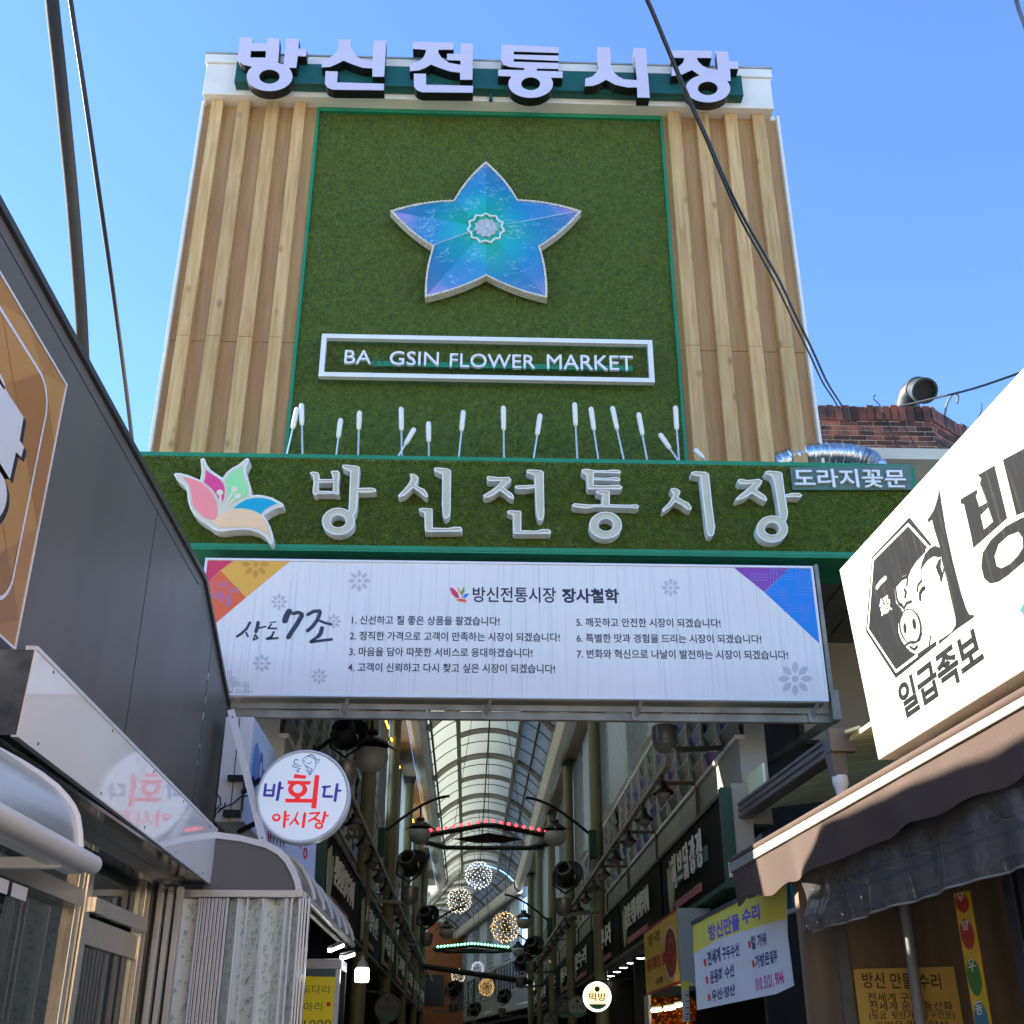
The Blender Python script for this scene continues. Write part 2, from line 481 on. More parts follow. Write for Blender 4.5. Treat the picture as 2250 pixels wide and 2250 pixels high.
def f(b):
    b.box(capx0 - .03, capx1 + .03, YCAP - .04, 13.03, capz1 + .001, capz1 + .025)
one(f, 'roof_flashing', mat('weathered flashing', (150, 150, 146), 0.6, metal=0.3, var=0.35, scale=3), gate)
tx0 = fT.pix(*D_(574, 530))[0]; tx1 = fT.pix(*D_(1266, 530))[0]
def f(b):
    turf(b, fT, tx0, tx1, 6.6, capz0, 62000, ln=.022, wd=.009)
one(f, 'turf_panel', [turf_base, turf_blade], gate)
sx = fT.pix(*D_(972, 400))[0]
def f(b):
    rng = random.Random(3)
    z = 7.0
    while z < capz0 - .1:
        b.fbox(fT, sx - .004, sx + .004, z, z + .05, .0, .019); z += rng.uniform(.07, .16)
one(f, 'turf_seam', mat('turf seam', (108, 130, 66), 0.9), gate)
def f(b):
    b.box(tx0 - .035, tx0, YT - .045, YT + .01, 6.6, capz0 - .002)
    b.box(tx1, tx1 + .035, YT - .045, YT + .01, 6.6, capz0 - .002)
    b.box(tx0 + .001, tx1 - .001, YT - .044, YT + .01, capz0 - .06, capz0 - .004)
one(f, 'green_border', green_trim, gate, bev=.003)
jz = fS.pix(*D_(330, 632))[1]
for x0, x1 in ((xL + .021, tx0 - .036), (tx1 + .036, xR - .021)):
    one(lambda b: (b.box(x0, x1, YT - .012, YT + .019, 6.4, jz - .003), b.box(x0, x1, YT - .014, YT + .019, jz + .003, capz0 - .003)), 'wood_backing', wood_back, gate)
for (a, q) in [(C1, x) for x in ((110, 188), (285, 368), (474, 559), (660, 736))] + [(C2, x) for x in ((1197, 1280), (1383, 1465), (1572, 1652), (1755, 1838))]:
    v = 460 if a is C1 else 545
    x0 = fS.pix(*a(q[0], v))[0]; x1 = fS.pix(*a(q[1], v))[0]
    def f(b):
        b.box(x0, x1, YSL - .004, YT - .015, 6.4, jz - .004)
        b.box(x0, x1, YSL, YT - .015, jz + .002, capz0 - .004)
    one(f, 'slat', wood, gate, bev=.004)

# ---- rooftop lettering on its dark green board
black_side = mat('black letter side', (14, 16, 20), 0.4)
lilac_face = mat('letter face acrylic', (196, 190, 208), 0.25, var=0.03, scale=2)
pine_board = mat('pine green board', (14, 84, 76), 0.45, var=0.12, scale=2.5)
top = thing('rooftop_sign', 'large lilac faced Korean letters with black sides on dark green roof board', 'sign', (0.1, YCAP, capz0))
bz0 = fB.pix(*C1(258, 360))[1]; bz1 = fB.pix(*C1(268, 228))[1]
def f(b):
    x0 = fB.pix(*C1(255, 360))[0]; x1 = fB.pix(*C2(1703, 455))[0]
    b.box(x0, x1, YBRD, YCAP - .004, bz0, bz1)
one(f, 'backing_board', pine_board, top, bev=.004)
one(lambda b: b.box(0.11 - .02, 0.11 + .02, YCAP - .06, YCAP - .003, bz0 - .09, bz0 - .002), 'bracket', pine_board, top)
def letter(parent, fr, T, shapes, depth, side, face, name='letter', rim=None):
    b = MB(); b2 = MB()
    for sh in shapes:
        P = [[fr.pix(*T(*p)) for p in q] for q in sh]
        b.poly(fr, P, -depth, -.004)
        V, F = tess(P); b2.flat(fr, V, F, -.004, 0.0)
    o = b.build(name, side, parent)
    b2.build('letter_face', face, o)
    return o
E1 = lambda: arc(490, 325, 152, 97, -28, 220, 40)
LET = [
 (C1, [[[(293,66),(377,70),(377,104),(472,107),(474,71),(557,74),(547,236),(582,247),(602,73),(686,76),(680,140),(737,143),(732,192),(677,190),(667,268),(622,268)] + arc(490,325,152,97,-28,221,40) + [(320,248),(292,230),(278,200)],
        [(367,156),(466,157),(463,201),(362,200)], ring(489,327,68,47)]]),
 (C1, [[[(948,80),(1031,82),(1033,130),(1045,165),(1070,195),(1110,215),(1173,222),(1181,88),(1264,89),(1250,327),(1172,327),(1172,272),(1110,268),(1040,245),(980,220),(930,245),(890,262),(835,265),(838,212),(880,205),(920,180),(940,150),(948,110)]],
       [[(861,290),(942,293),(938,365),(1250,374),(1248,417),(910,413),(875,400),(857,375)]]]),
 (C1, [[[(1440,95),(1712,102),(1710,148),(1610,148),(1608,165),(1630,200),(1680,235),(1756,248),(1757,220),(1667,217),(1667,175),(1756,176),(1758,106),(1840,108),(1835,347),(1754,347),(1754,300),(1690,293),(1620,270),(1561,246),(1520,270),(1480,285),(1420,290),(1423,238),(1475,228),(1510,200),(1527,165),(1527,148),(1440,143)]],
       [[(1447,307),(1528,308),(1528,380),(1840,388),(1838,433),(1500,430),(1465,415),(1447,390)]]]),
 (C2, [[[(97,113),(476,132),(476,170),(178,160),(178,180),(476,188),(476,222),(178,209),(178,228),(476,237),(476,276),(330,273),(330,288),(502,293),(502,335),(412,333)] + arc(290,375,148,92,-26,208,40) + [(160,325),(75,322),(75,280),(247,284),(247,270),(150,262),(110,248),(94,222)], ring(290,374,63,43)]]),
 (C2, [[[(737,131),(818,133),(822,255),(838,295),(870,325),(910,345),(995,350),(972,136),(1054,138),(1080,467),(998,465),(996,398),(930,398),(850,380),(790,347),(740,375),(700,388),(650,390),(652,340),(700,325),(730,295),(742,262)]]]),
 (C2, [[[(1222,152),(1492,156),(1490,203),(1392,202),(1400,225),(1430,255),(1470,275),(1532,282),(1520,158),(1598,161),(1606,226),(1666,228),(1668,275),(1612,274),(1617,355),(1590,357)] + arc(1466,405,148,92,-28,249,40) + [(1360,282),(1300,310),(1225,323),(1225,272),(1265,265),(1300,235),(1310,203),(1225,200)], ring(1465,405,66,45)]]),
]
for T, sh in LET:
    letter(top, fTop, T, sh, YBRD - YTOP - .003, black_side, lilac_face)

# ---- star emblem
def star_material(name, shift, val):
    m = bpy.data.materials.new(name); m.use_nodes = True
    t = m.node_tree; N = t.nodes; L = t.links; b = N['Principled BSDF']; b.inputs['Roughness'].default_value = 0.32
    b.inputs['Metallic'].default_value = 0.15
    tc = N.new('ShaderNodeTexCoord')
    ln = N.new('ShaderNodeVectorMath'); ln.operation = 'LENGTH'
    mp = N.new('ShaderNodeMapping'); mp.inputs['Scale'].default_value = (1, 0, 1); L.new(tc.outputs['Object'], mp.inputs[0]); L.new(mp.outputs[0], ln.inputs[0])
    nz = N.new('ShaderNodeTexNoise'); nz.inputs['Scale'].default_value = 3.0; L.new(tc.outputs['Object'], nz.inputs['Vector'])
    g = N.new('ShaderNodeNewGeometry')
    ad = N.new('ShaderNodeMath'); ad.operation = 'MULTIPLY_ADD'; ad.inputs[1].default_value = 0.28; L.new(nz.outputs['Fac'], ad.inputs[0]); L.new(ln.outputs['Value'], ad.inputs[2])
    a2 = N.new('ShaderNodeMath'); a2.operation = 'MULTIPLY_ADD'; a2.inputs[1].default_value = 0.16; L.new(g.outputs['Random Per Island'], a2.inputs[0]); L.new(ad.outputs[0], a2.inputs[2])
    cr = N.new('ShaderNodeValToRGB'); e = cr.color_ramp.elements
    e[0].position = 0.30; e[0].color = lin((44, 178, 150)) + (1,)
    e[1].position = 1.0; e[1].color = lin((150, 142, 190)) + (1,)
    for p, c in ((0.48, (48, 168, 172)), (0.66, (52, 140, 178)), (0.86, (82, 134, 180))):
        n = e.new(p); n.color = lin(c) + (1,)
    sc = N.new('ShaderNodeMath'); sc.operation = 'MULTIPLY'; sc.inputs[1].default_value = 0.72; L.new(a2.outputs[0], sc.inputs[0])
    sh = N.new('ShaderNodeMath'); sh.operation = 'ADD'; sh.inputs[1].default_value = shift; L.new(sc.outputs[0], sh.inputs[0]); L.new(sh.outputs[0], cr.inputs[0])
    hv = N.new('ShaderNodeHueSaturation'); hv.inputs['Value'].default_value = val; hv.inputs['Saturation'].default_value = 1.04; L.new(cr.outputs[0], hv.inputs['Color'])
    # fine white creases of the old film, near the middle
    m2 = N.new('ShaderNodeMapping'); m2.inputs['Scale'].default_value = (2.0, 1, 6.5); m2.inputs['Rotation'].default_value = (0, R(8), 0); L.new(tc.outputs['Object'], m2.inputs[0])
    n2 = N.new('ShaderNodeTexNoise'); n2.inputs['Scale'].default_value = 1.5; n2.inputs['Detail'].default_value = 6; n2.inputs['Roughness'].default_value = 0.55; L.new(m2.outputs[0], n2.inputs['Vector'])
    s1 = N.new('ShaderNodeMath'); s1.operation = 'SUBTRACT'; s1.inputs[1].default_value = 0.52; L.new(n2.outputs['Fac'], s1.inputs[0])
    s2 = N.new('ShaderNodeMath'); s2.operation = 'ABSOLUTE'; L.new(s1.outputs[0], s2.inputs[0])
    mr = N.new('ShaderNodeMapRange'); mr.inputs[1].default_value = 0.0; mr.inputs[2].default_value = 0.007; mr.inputs[3].default_value = 0.8; mr.inputs[4].default_value = 0; L.new(s2.outputs[0], mr.inputs[0])
    n5 = N.new('ShaderNodeTexNoise'); n5.inputs['Scale'].default_value = 4.0; L.new(tc.outputs['Object'], n5.inputs['Vector'])
    r5 = N.new('ShaderNodeMapRange'); r5.inputs[1].default_value = 0.42; r5.inputs[2].default_value = 0.55; L.new(n5.outputs['Fac'], r5.inputs[0])
    m5 = N.new('ShaderNodeMath'); m5.operation = 'MULTIPLY'; L.new(mr.outputs[0], m5.inputs[0]); L.new(r5.outputs[0], m5.inputs[1])
    mx = N.new('ShaderNodeMix'); mx.data_type = 'RGBA'; mx.inputs[7].default_value = lin((214, 236, 240)) + (1,)
    L.new(m5.outputs[0], mx.inputs[0]); L.new(hv.outputs[0], mx.inputs[6]); L.new(mx.outputs[2], b.inputs['Base Color'])
    return m
fStar = FY(YT - .16)
sc_ = fStar.pp(*C6(955, 730))
star = thing('star_emblem', 'faceted blue and teal five pointed star with creased film and pale rim', 'star', sc_)
TIPS = [(955,68),(1838,525),(1522,1328),(393,1322),(72,522)]; INN = [(1252,420),(1455,853),(960,1122),(466,853),(658,425)]
outl = []
for i in range(5):
    for (p, q) in ((TIPS[i], INN[i]), (INN[i], TIPS[(i + 1) % 5])):
        mxp = ((p[0] + q[0]) / 2, (p[1] + q[1]) / 2); d = (q[0] - p[0], q[1] - p[1]); l = math.hypot(*d)
        nrm = (d[1] / l, -d[0] / l)
        for k in range(8):
            t = k / 8; bul = 4 * t * (1 - t) * 22
            outl.append((p[0] + d[0] * t + nrm[0] * bul, p[1] + d[1] * t + nrm[1] * bul))
O2 = [fStar.pix(*C6(*p)) for p in outl]; c2 = fStar.pix(*C6(955, 730))
b = MB()
for i in range(10):
    # each facet its own little fan so that its film differs slightly from its neighbour's
    seg = [O2[(i * 8 + k) % 80] for k in range(9)]
    vs = [fStar.P(c2[0], c2[1], .11)] + [fStar.P(p[0] * .97 + c2[0] * .03, p[1] * .97 + c2[1] * .03, .004) for p in seg]
    b.m = i % 2; b.add(vs, [(0, k + 2, k + 1) for k in range(8)])
b.build('facets', [star_material('hologram film', -.02, .80), star_material('hologram film pale', .06, 1.0)], star)
b = MB()
inn = [(p[0] * .965 + c2[0] * .035, p[1] * .965 + c2[1] * .035) for p in O2]
b.poly(fStar, [O2], -.10, -.002)
for i in range(80):
    j = (i + 1) % 80
    b.hexa([fStar.P(*O2[j], -.001), fStar.P(*O2[i], -.001), fStar.P(*inn[i], -.001), fStar.P(*inn[j], -.001)],
           [fStar.P(*O2[j], .014), fStar.P(*O2[i], .014), fStar.P(*inn[i], .014), fStar.P(*inn[j], .014)])
b.build('rim', mat('beaded rim', (205, 198, 182), 0.5, var=0.25, scale=30), star)
b = MB()
for k in range(150):
    i = k * 80 / 150; j = int(i) % 80; t = i - int(i)
    p = (O2[j][0] * (1 - t) + O2[(j + 1) % 80][0] * t, O2[j][1] * (1 - t) + O2[(j + 1) % 80][1] * t)
    p = (p[0] * .983 + c2[0] * .017, p[1] * .983 + c2[1] * .017)
    b.fbox(fStar, p[0] - .008, p[0] + .008, p[1] - .006, p[1] + .006, .0145, .024)
b.build('light_beads', mat('bead', (225, 220, 205), 0.3), star)['kind'] = 'stuff'
def rosette(r0, r1, n=11):
    return [(c2[0] + (r0 if k % 2 == 0 else r1) * math.sin(math.pi * k / n), c2[1] + (r0 if k % 2 == 0 else r1) * math.cos(math.pi * k / n)) for k in range(2 * n)]
b = MB(); b.poly(fStar, [rosette(.225, .193), rosette(.205, .174)], .085, .112); b.build('rosette_ring', mat('rosette pale', (215, 222, 212), .5), star)
b = MB(); b.poly(fStar, [rosette(.142, .119)], .09, .1125); b.build('rosette_centre', mat('rosette worn', (170, 176, 176), .5, var=.25, scale=25), star)
b = MB()
p, q = fStar.pp(*C6(470, 838), .012), fStar.pp(*C6(1800, 528), .012); cmid = fStar.P(c2[0], c2[1], .118)
b.tube([p, fStar.pp(*C6(790, 762), .085), cmid, fStar.pp(*C6(1120, 690), .085), q], .004, 5); b.build('crease_wire', mat('crease', (190, 210, 215), .4), star)

# ---- flower market frame sign
fF = FY(YT - .13)
fm = thing('flower_market_sign', 'white rectangular frame with English flower market letters on turf wall', 'sign', fF.pp(*D_(922, 680)))
a0, b1 = fF.pix(*D_(608, 632)); a1, b0 = fF.pix(*D_(1235, 724))
th = .055
def f(b):
    b.fbox(fF, a0, a1, b1 - th, b1, -.04, .03); b.fbox(fF, a0, a1, b0, b0 + th, -.04, .03)
    b.fbox(fF, a0, a0 + th, b0 + th + .0005, b1 - th - .0005, -.04, .029); b.fbox(fF, a1 - th, a1, b0 + th + .0005, b1 - th - .0005, -.04, .029)
one(f, 'frame', white_clean, fm, bev=.003)
z0 = fF.pix(*CB(640, 137))[1]
x0, x1 = fF.pix(*CB(640, 130))[0], fF.pix(*CB(1350, 145))[0]
one(lambda b: b.fbox(fF, x0, x1, z0 - .07, z0 - .005, -.03, -.01), 'mounting_rail', green_trim, fm, bev=.003)
def f(b):
    b.fbox(fF, fF.pix(*CB(648, 130))[0], fF.pix(*CB(654, 130))[0], z0 - .09, z0 + .04, -.009, -.004)
    b.fbox(fF, fF.pix(*CB(668, 130))[0], fF.pix(*CB(672, 130))[0], z0 - .08, z0 + .03, -.009, -.004)
one(f, 'glue_trace', mat('old glue', (58, 92, 58), .8), fm)
fml = fF.off(.02)
for wd_, bl, br, h in (('BA', (565, 147), (638, 148), 36), ('GSIN', (688, 151), (822, 153), 37), ('FLOWER', (852, 157), (1085, 160), 37), ('MARKET', (1117, 162), (1352, 166), 39)):
    A = fml.pix(*CB(*bl)); B = fml.pix(*CB(*br)); H = fml.pix(*CB(bl[0], bl[1] - h))[1] - A[1]
    V, F_, bb = text_geo(wd_, .0); tot = bb[1] - bb[0]
    for i, ch in enumerate(wd_):
        pre = text_geo(wd_[:i + 1], .0)[2]; own = text_geo(ch, .0); ow = own[2]
        r1 = pre[1]; l1 = r1 - (ow[1] - ow[0]); k = (B[0] - A[0]) / tot
        ky = H / (bb[3] - bb[2])
        b = MB()
        b.flat(fml, [(A[0] + (l1 - bb[0] + x - ow[0]) * k, A[1] + (y - bb[2]) * ky) for x, y in own[0]], own[1], -.028, .01)
        b.build('letter', white_clean, fm)

# ---- turf covered beam across the alley
YB = 10.0
fBand = FY(YB)
band = thing('gate_beam', 'turf covered beam with green metal edging spanning the alley entrance', 'beam', (0.5, 10.3, 5.9))
zb0 = fBand.pix(*D_(960, 1043))[1]; zb1 = fBand.pix(*D_(960, 868))[1]; xb0 = -3.6; xb1 = fBand.pix(*C4(690, 560))[0]
def f(b):
    b.box(xb0, xb1 - .03, YB + .012, 10.62, zb0 + .005, zb1 - .02)
one(f, 'beam_box', white_paint, band)
def f(b):
    turf(b, fBand, xb0, xb1 - .05, zb0 + .05, zb1 - .02, 46000, ln=.026, wd=.0085)
one(f, 'turf_panel', [turf_base, turf_blade], band)
def f(b):
    fr = Fr((0, YB + .02, zb1 - .035), (1, 0, 0), (0, -1, .3))
    turf(b, fr, xb0, xb1 - .06, -.01, .03, 9000, ln=.04, wd=.007, base=False, droop=-.5)
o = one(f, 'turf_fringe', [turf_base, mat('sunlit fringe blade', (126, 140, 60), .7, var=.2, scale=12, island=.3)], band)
def f(b):
    b.box(xb0, xb1, YB - .0, YB + .60, zb1 - .016, zb1 + .03)
    b.box(xb0, xb1, YB - .03, YB + .011, zb0, zb0 + .045)
    b.box(xb0, xb1, YB - .03, YB + .62, zb0 - .02, zb0 - .001)
    b.box(xb1 - .045, xb1 + .001, YB - .028, YB + .6, zb0 + .047, zb1 - .018)
one(f, 'green_edging', green_trim, band, bev=.003)

# ---- light sticks behind the top of the beam
stick_head = mat('stick head', (232, 229, 216), .4)
stick_rod = mat('stick rod', (205, 208, 208), .35, metal=.6)
fSt = FY(10.34)
STK = [((437,267),(425,325),(408,398)),((449,256),(450,316),(452,400)),((556,297),(549,350),(543,400)),((607,276),(605,328),(603,402)),((720,266),(721,330),(722,405)),
 ((755,322),(731,368),(708,404)),((795,305),(795,362),(796,407)),((889,275),(884,332),(876,409)),((998,263),(999,330),(1000,411)),((1098,284),(1090,343),(1079,412)),
 ((1192,254),(1195,318),(1200,414)),((1237,266),(1245,330),(1258,416)),((1295,264),(1308,328),(1328,417)),((1366,281),(1377,343),(1391,417)),((1424,337),(1452,380),(1478,416)),
 ((1468,263),(1470,328),(1477,415)),((1517,380),(1543,406),(1552,416))]
for i, (t_, h_, g_) in enumerate(STK):
    pt, ph, pg = fSt.pp(*CB(*t_)), fSt.pp(*CB(*h_)), fSt.pp(*CB(*g_))
    d = (pt - pg).normalized(); base = pg - d * .14
    base = base + d * max(0, (zb1 + .03 - base.z) / max(d.z, .2))
    lean = 'upright' if abs(d.x) < .05 else ('left leaning' if d.x < 0 else 'right leaning')
    s = thing('light_stick', f'{lean} white paddle light stick, {ORD[i]} from the left above the turf beam', 'light stick', base, 'light sticks along the top of the turf beam')
    b = MB(); b.tube([base, ph + d * .01], .010, 7); b.build('rod', stick_rod, s)
    b = MB()
    L_ = (pt - ph).length
    b.lathe(ph, d, [(.0, -.004), (.012, 0), (.022, .012), (.026, .05), (.028, L_ - .03), (.022, L_ - .008), (.012, L_), (0, L_ + .002)], 12)
    b.build('paddle', stick_head, s, smooth=50)

# ---- channel letters on the beam
YL = YB - .135
fLt = FY(YL)
ch_side = mat('channel letter side', (228, 226, 218), 0.45, var=0.08, scale=6)
ch_face = mat('channel letter face', (196, 196, 170), 0.4, var=0.05, scale=5)
chl = thing('beam_lettering', 'white edged brush style Korean channel letters on the turf beam', 'lettering', fLt.pp(*D_(1050, 960)))
BL = [
 (C3B, [[[(72,95),(100,90),(135,97),(143,110),(143,147),(245,147),(240,110),(228,90),(240,83),(285,83),(298,95),(290,165),(290,240),(297,258),(275,264),(258,257),(130,258),(118,268),(100,265),(92,245),(100,160),(95,120),(75,110)], [(138,175),(248,172),(245,238),(135,235)]],
   [[(318,40),(345,37),(420,45),(450,55),(447,80),(438,215),(490,212),(545,212),(572,222),(575,240),(545,247),(490,250),(437,247),(430,350),(423,395),(402,430)] + arc(288,467,125,103,-14,306,44) + [(365,380),(372,220),(378,90),(345,78),(318,60)], ring(286,467,58,46)]]),
 (C3B, [[[(828,108),(850,105),(880,118),(897,135),(890,160),(875,190),(905,210),(940,222),(965,260),(968,282),(945,282),(905,245),(855,212),(830,235),(790,270),(750,285),(740,270),(780,230),(820,180),(840,140)]],
   [[(1012,62),(1040,58),(1120,68),(1143,85),(1140,270),(1138,400),(1125,435),(1100,450),(1080,430),(1072,340),(1075,110),(1045,98),(1015,85)]],
   [[(897,370),(930,365),(1000,370),(1003,385),(1003,515),(1120,518),(1170,508),(1215,510),(1230,530),(1215,545),(950,547),(942,520),(940,405),(900,385)]]]),
 (C3B, [[[(1413,130),(1430,123),(1500,133),(1580,130),(1600,148),(1590,165),(1540,210),(1570,232),(1605,255),(1620,280),(1615,298),(1590,292),(1550,260),(1510,235),(1470,265),(1430,285),(1395,290),(1385,270),(1440,235),(1490,200),(1525,160),(1470,162),(1425,162),(1415,150)]],
   [[(1715,78),(1740,73),(1825,80),(1847,95),(1845,120),(1850,400),(1848,430),(1835,455),(1818,462),(1800,450),(1785,380),(1778,212),(1720,222),(1650,222),(1625,212),(1628,198),(1650,195),(1775,190),(1775,120),(1745,108),(1718,100)]],
   [[(1567,388),(1590,382),(1670,388),(1675,400),(1675,535),(1790,538),(1835,525),(1885,527),(1902,545),(1890,562),(1625,562),(1613,550),(1610,420),(1570,405)]]]),
 (C4B, [[[(200,75),(240,68),(300,80),(400,80),(430,75),(485,78),(498,92),(490,105),(430,102),(295,98),(292,135),(400,138),(430,132),(485,135),(495,150),(485,162),(430,158),(292,155),(292,192),(400,195),(430,190),(490,192),(510,208),(500,225),(250,225),(242,205),(238,120),(205,98)]],
   [[(308,240),(340,230),(410,235),(415,250),(413,338),(560,342),(615,338),(638,352),(620,370),(560,365),(300,358),(240,370),(145,360),(125,345),(145,330),(200,335),(260,340),(352,338),(355,265),(315,255)]],
   [ring(382,497,125,103), ring(384,494,56,46)]]),
 (C4B, [[[(873,220),(900,213),(930,222),(950,240),(935,285),(975,310),(1010,325),(1035,360),(1030,382),(1005,380),(960,345),(910,320),(870,360),(820,395),(808,385),(815,370),(860,325),(895,270),(890,245),(875,235)]],
   [[(1030,95),(1060,87),(1140,92),(1165,105),(1168,130),(1190,340),(1212,510),(1205,560),(1190,580),(1165,580),(1148,540),(1125,350),(1100,130),(1060,120),(1035,115)]]]),
 (C4B, [[[(1385,150),(1410,145),(1460,155),(1545,145),(1572,160),(1565,180),(1525,225),(1560,250),(1590,270),(1608,300),(1600,315),(1565,300),(1490,255),(1440,290),(1380,310),(1365,298),(1400,265),(1450,225),(1500,180),(1450,185),(1405,185),(1385,170)]],
   [[(1590,90),(1620,82),(1700,90),(1722,102),(1725,130),(1743,265),(1790,252),(1850,252),(1873,268),(1860,285),(1800,282),(1745,285),(1765,400),(1760,440),(1746,470)] + arc(1645,525,120,102,-24,298,44) + [(1690,350),(1655,150),(1640,125),(1600,108)], ring(1645,523,56,46)]]),
]
def inset(P, d):
    """move a closed outline inward by d (both windings handled by the caller's sign)"""
    n = len(P); out = []
    A = sum(P[i][0] * P[(i + 1) % n][1] - P[(i + 1) % n][0] * P[i][1] for i in range(n))
    s = 1 if A > 0 else -1
    for i in range(n):
        p, c, q = Vector(P[i - 1]), Vector(P[i]), Vector(P[(i + 1) % n])
        e1 = (c - p); e2 = (q - c)
        if e1.length < 1e-6 or e2.length < 1e-6: out.append(tuple(c)); continue
        n1 = Vector((-e1.y, e1.x)).normalized() * s; n2 = Vector((-e2.y, e2.x)).normalized() * s
        m = n1 + n2
        if m.length < .3: m = n1
        m.normalize(); k = min(1.6, 1 / max(.4, m.dot(n1)))
        out.append(tuple(c + m * d * k))
    return out
def channel(parent, fr, T, shapes, depth):
    b = MB(); bf = MB()
    for sh in shapes:
        P = [[fr.pix(*T(*p)) for p in q] for q in sh]
        I = [inset(P[0], .012)] + [inset(q, -.010) for q in P[1:]]
        # walls outside and inside of the thin return, and the rim between them
        for q, r in zip(P, I):
            n = len(q)
            for i in range(n):
                j = (i + 1) % n
                o0, o1 = fr.P(*q[i], -depth), fr.P(*q[j], -depth); f0, f1 = fr.P(*q[i], 0), fr.P(*q[j], 0)
                g0, g1 = fr.P(*r[i], 0), fr.P(*r[j], 0); k0, k1 = fr.P(*r[i], -.016), fr.P(*r[j], -.016)
                b.add([o0, o1, f1, f0], [(0, 1, 2, 3)]); b.add([f0, f1, g1, g0], [(0, 1, 2, 3)]); b.add([g0, g1, k1, k0], [(0, 1, 2, 3)])
        V, F = tess(I); bf.flat(fr, V, F, -.014)
    o = b.build('letter', ch_side, parent); bf.build('letter_face', ch_face, o)
for T, sh in BL: channel(chl, fLt, T, sh, .12)

# ---- flower emblem
fE = FY(YB - .15)
fle = thing('flower_emblem', 'bellflower emblem with pink, green, blue and orange petals on white box', 'emblem', fE.pp(*C5(900, 850)))
OUT = [(80,360),(110,338),(180,340),(300,370),(400,410),(480,445),(500,330),(495,220),(485,130),(515,113),(545,120),(575,200),(640,290),(740,360),(820,412),(880,330),(960,265),(1070,205),(1170,122),(1200,113),(1225,135),(1215,170),(1170,260),(1180,350),(1215,450),(1245,540),(1260,680),(1340,668),(1450,680),(1580,715),(1690,775),(1745,810),(1735,850),(1640,870),(1540,920),(1440,985),(1500,1060),(1545,1150),(1575,1250),(1590,1340),(1585,1400),(1560,1425),(1530,1400),(1470,1310),(1380,1245),(1240,1200),(1100,1195),(960,1205),(820,1225),(730,1215),(660,1180),(600,1130),(500,1070),(400,985),(330,880),(295,760),(278,600),(240,530),(140,450)]
P = [fE.pix(*C5(*p)) for p in OUT]
b = MB(); b.poly(fE, [P], -.145, -.002); b.build('box', ch_side, fle)
b = MB(); b.poly(fE, [inset(P, .016)], 0.0); b.build('face', mat('emblem cream', (214, 208, 178), .4, var=.04, scale=5), fle)
PET = [('petal', (250,142,140), [(210,400),(300,420),(420,450),(500,490),(590,560),(670,660),(720,760),(745,860),(740,980),(720,1040),(660,1055),(570,1030),(470,950),(400,870),(360,780),(345,640),(330,560),(290,480)]),
 ('petal', (222,66,130), [(568,292),(620,335),(700,385),(780,440),(830,500),(850,560),(855,620),(840,740),(812,790),(770,740),(720,660),(660,580),(540,480),(565,380)]),
 ('petal', (150,222,150), [(1125,235),(1120,330),(1150,430),(1195,520),(1205,600),(1190,700),(1100,720),(1020,770),(970,810),(900,720),(890,620),(888,540),(865,450),(900,390),(960,330),(1040,280)]),
 ('petal', (0,160,190), [(980,880),(1080,800),(1180,745),(1300,720),(1440,720),(1560,752),(1650,805),(1560,840),(1460,900),(1400,962),(1310,915),(1200,885),(1090,872)]),
 ('petal', (240,200,150), [(660,1080),(740,1010),(850,940),(960,905),(1080,895),(1200,905),(1310,945),(1410,1000),(1470,1090),(1505,1180),(1522,1275),(1440,1215),(1330,1175),(1200,1158),(1050,1155),(900,1165),(770,1150),(690,1115)])]
for nm, col, pl in PET:
    b = MB(); b.ppoly(fE, C5, [pl], .003); b.build(nm, mat('petal %d %d' % (col[0], col[1]), col, .35, var=.05, scale=4), fle)
b = MB()
for (p, q) in (((783,640),(795,790)), ((1000,590),(880,800)), ((1055,690),(880,850))):
    b.stroke(fE, C5, [p, q], 34, .005)
    b.poly(fE, [[fE.pix(*C5(*z)) for z in ring(p[0], p[1], 52, 44, 20)]], .0065)
b.build('stamens', mat('stamen cream', (226, 218, 188), .4), fle)

# ---- small name plate at the beam's right end
fN = FY(YB - .045)
npz = thing('name_plate', 'translucent grey green plate with small white Korean letters at beam end', 'name plate', fN.pp(*C4(400, 570)))
one(lambda b: b.ppoly(fN, C4, [[(118,518),(672,505),(684,622),(128,622)]], -.02, 0), 'plate', mat('smoky plate', (84, 112, 96), .25, var=.06), npz)
b = MB(); fN2 = fN.off(.032); b.text(fN2, '도라지꽃문', C4(141, 608), C4(659, 612), 84 * .4762, -.028, 0, wt=.012); b.build('letters', white_clean, npz)

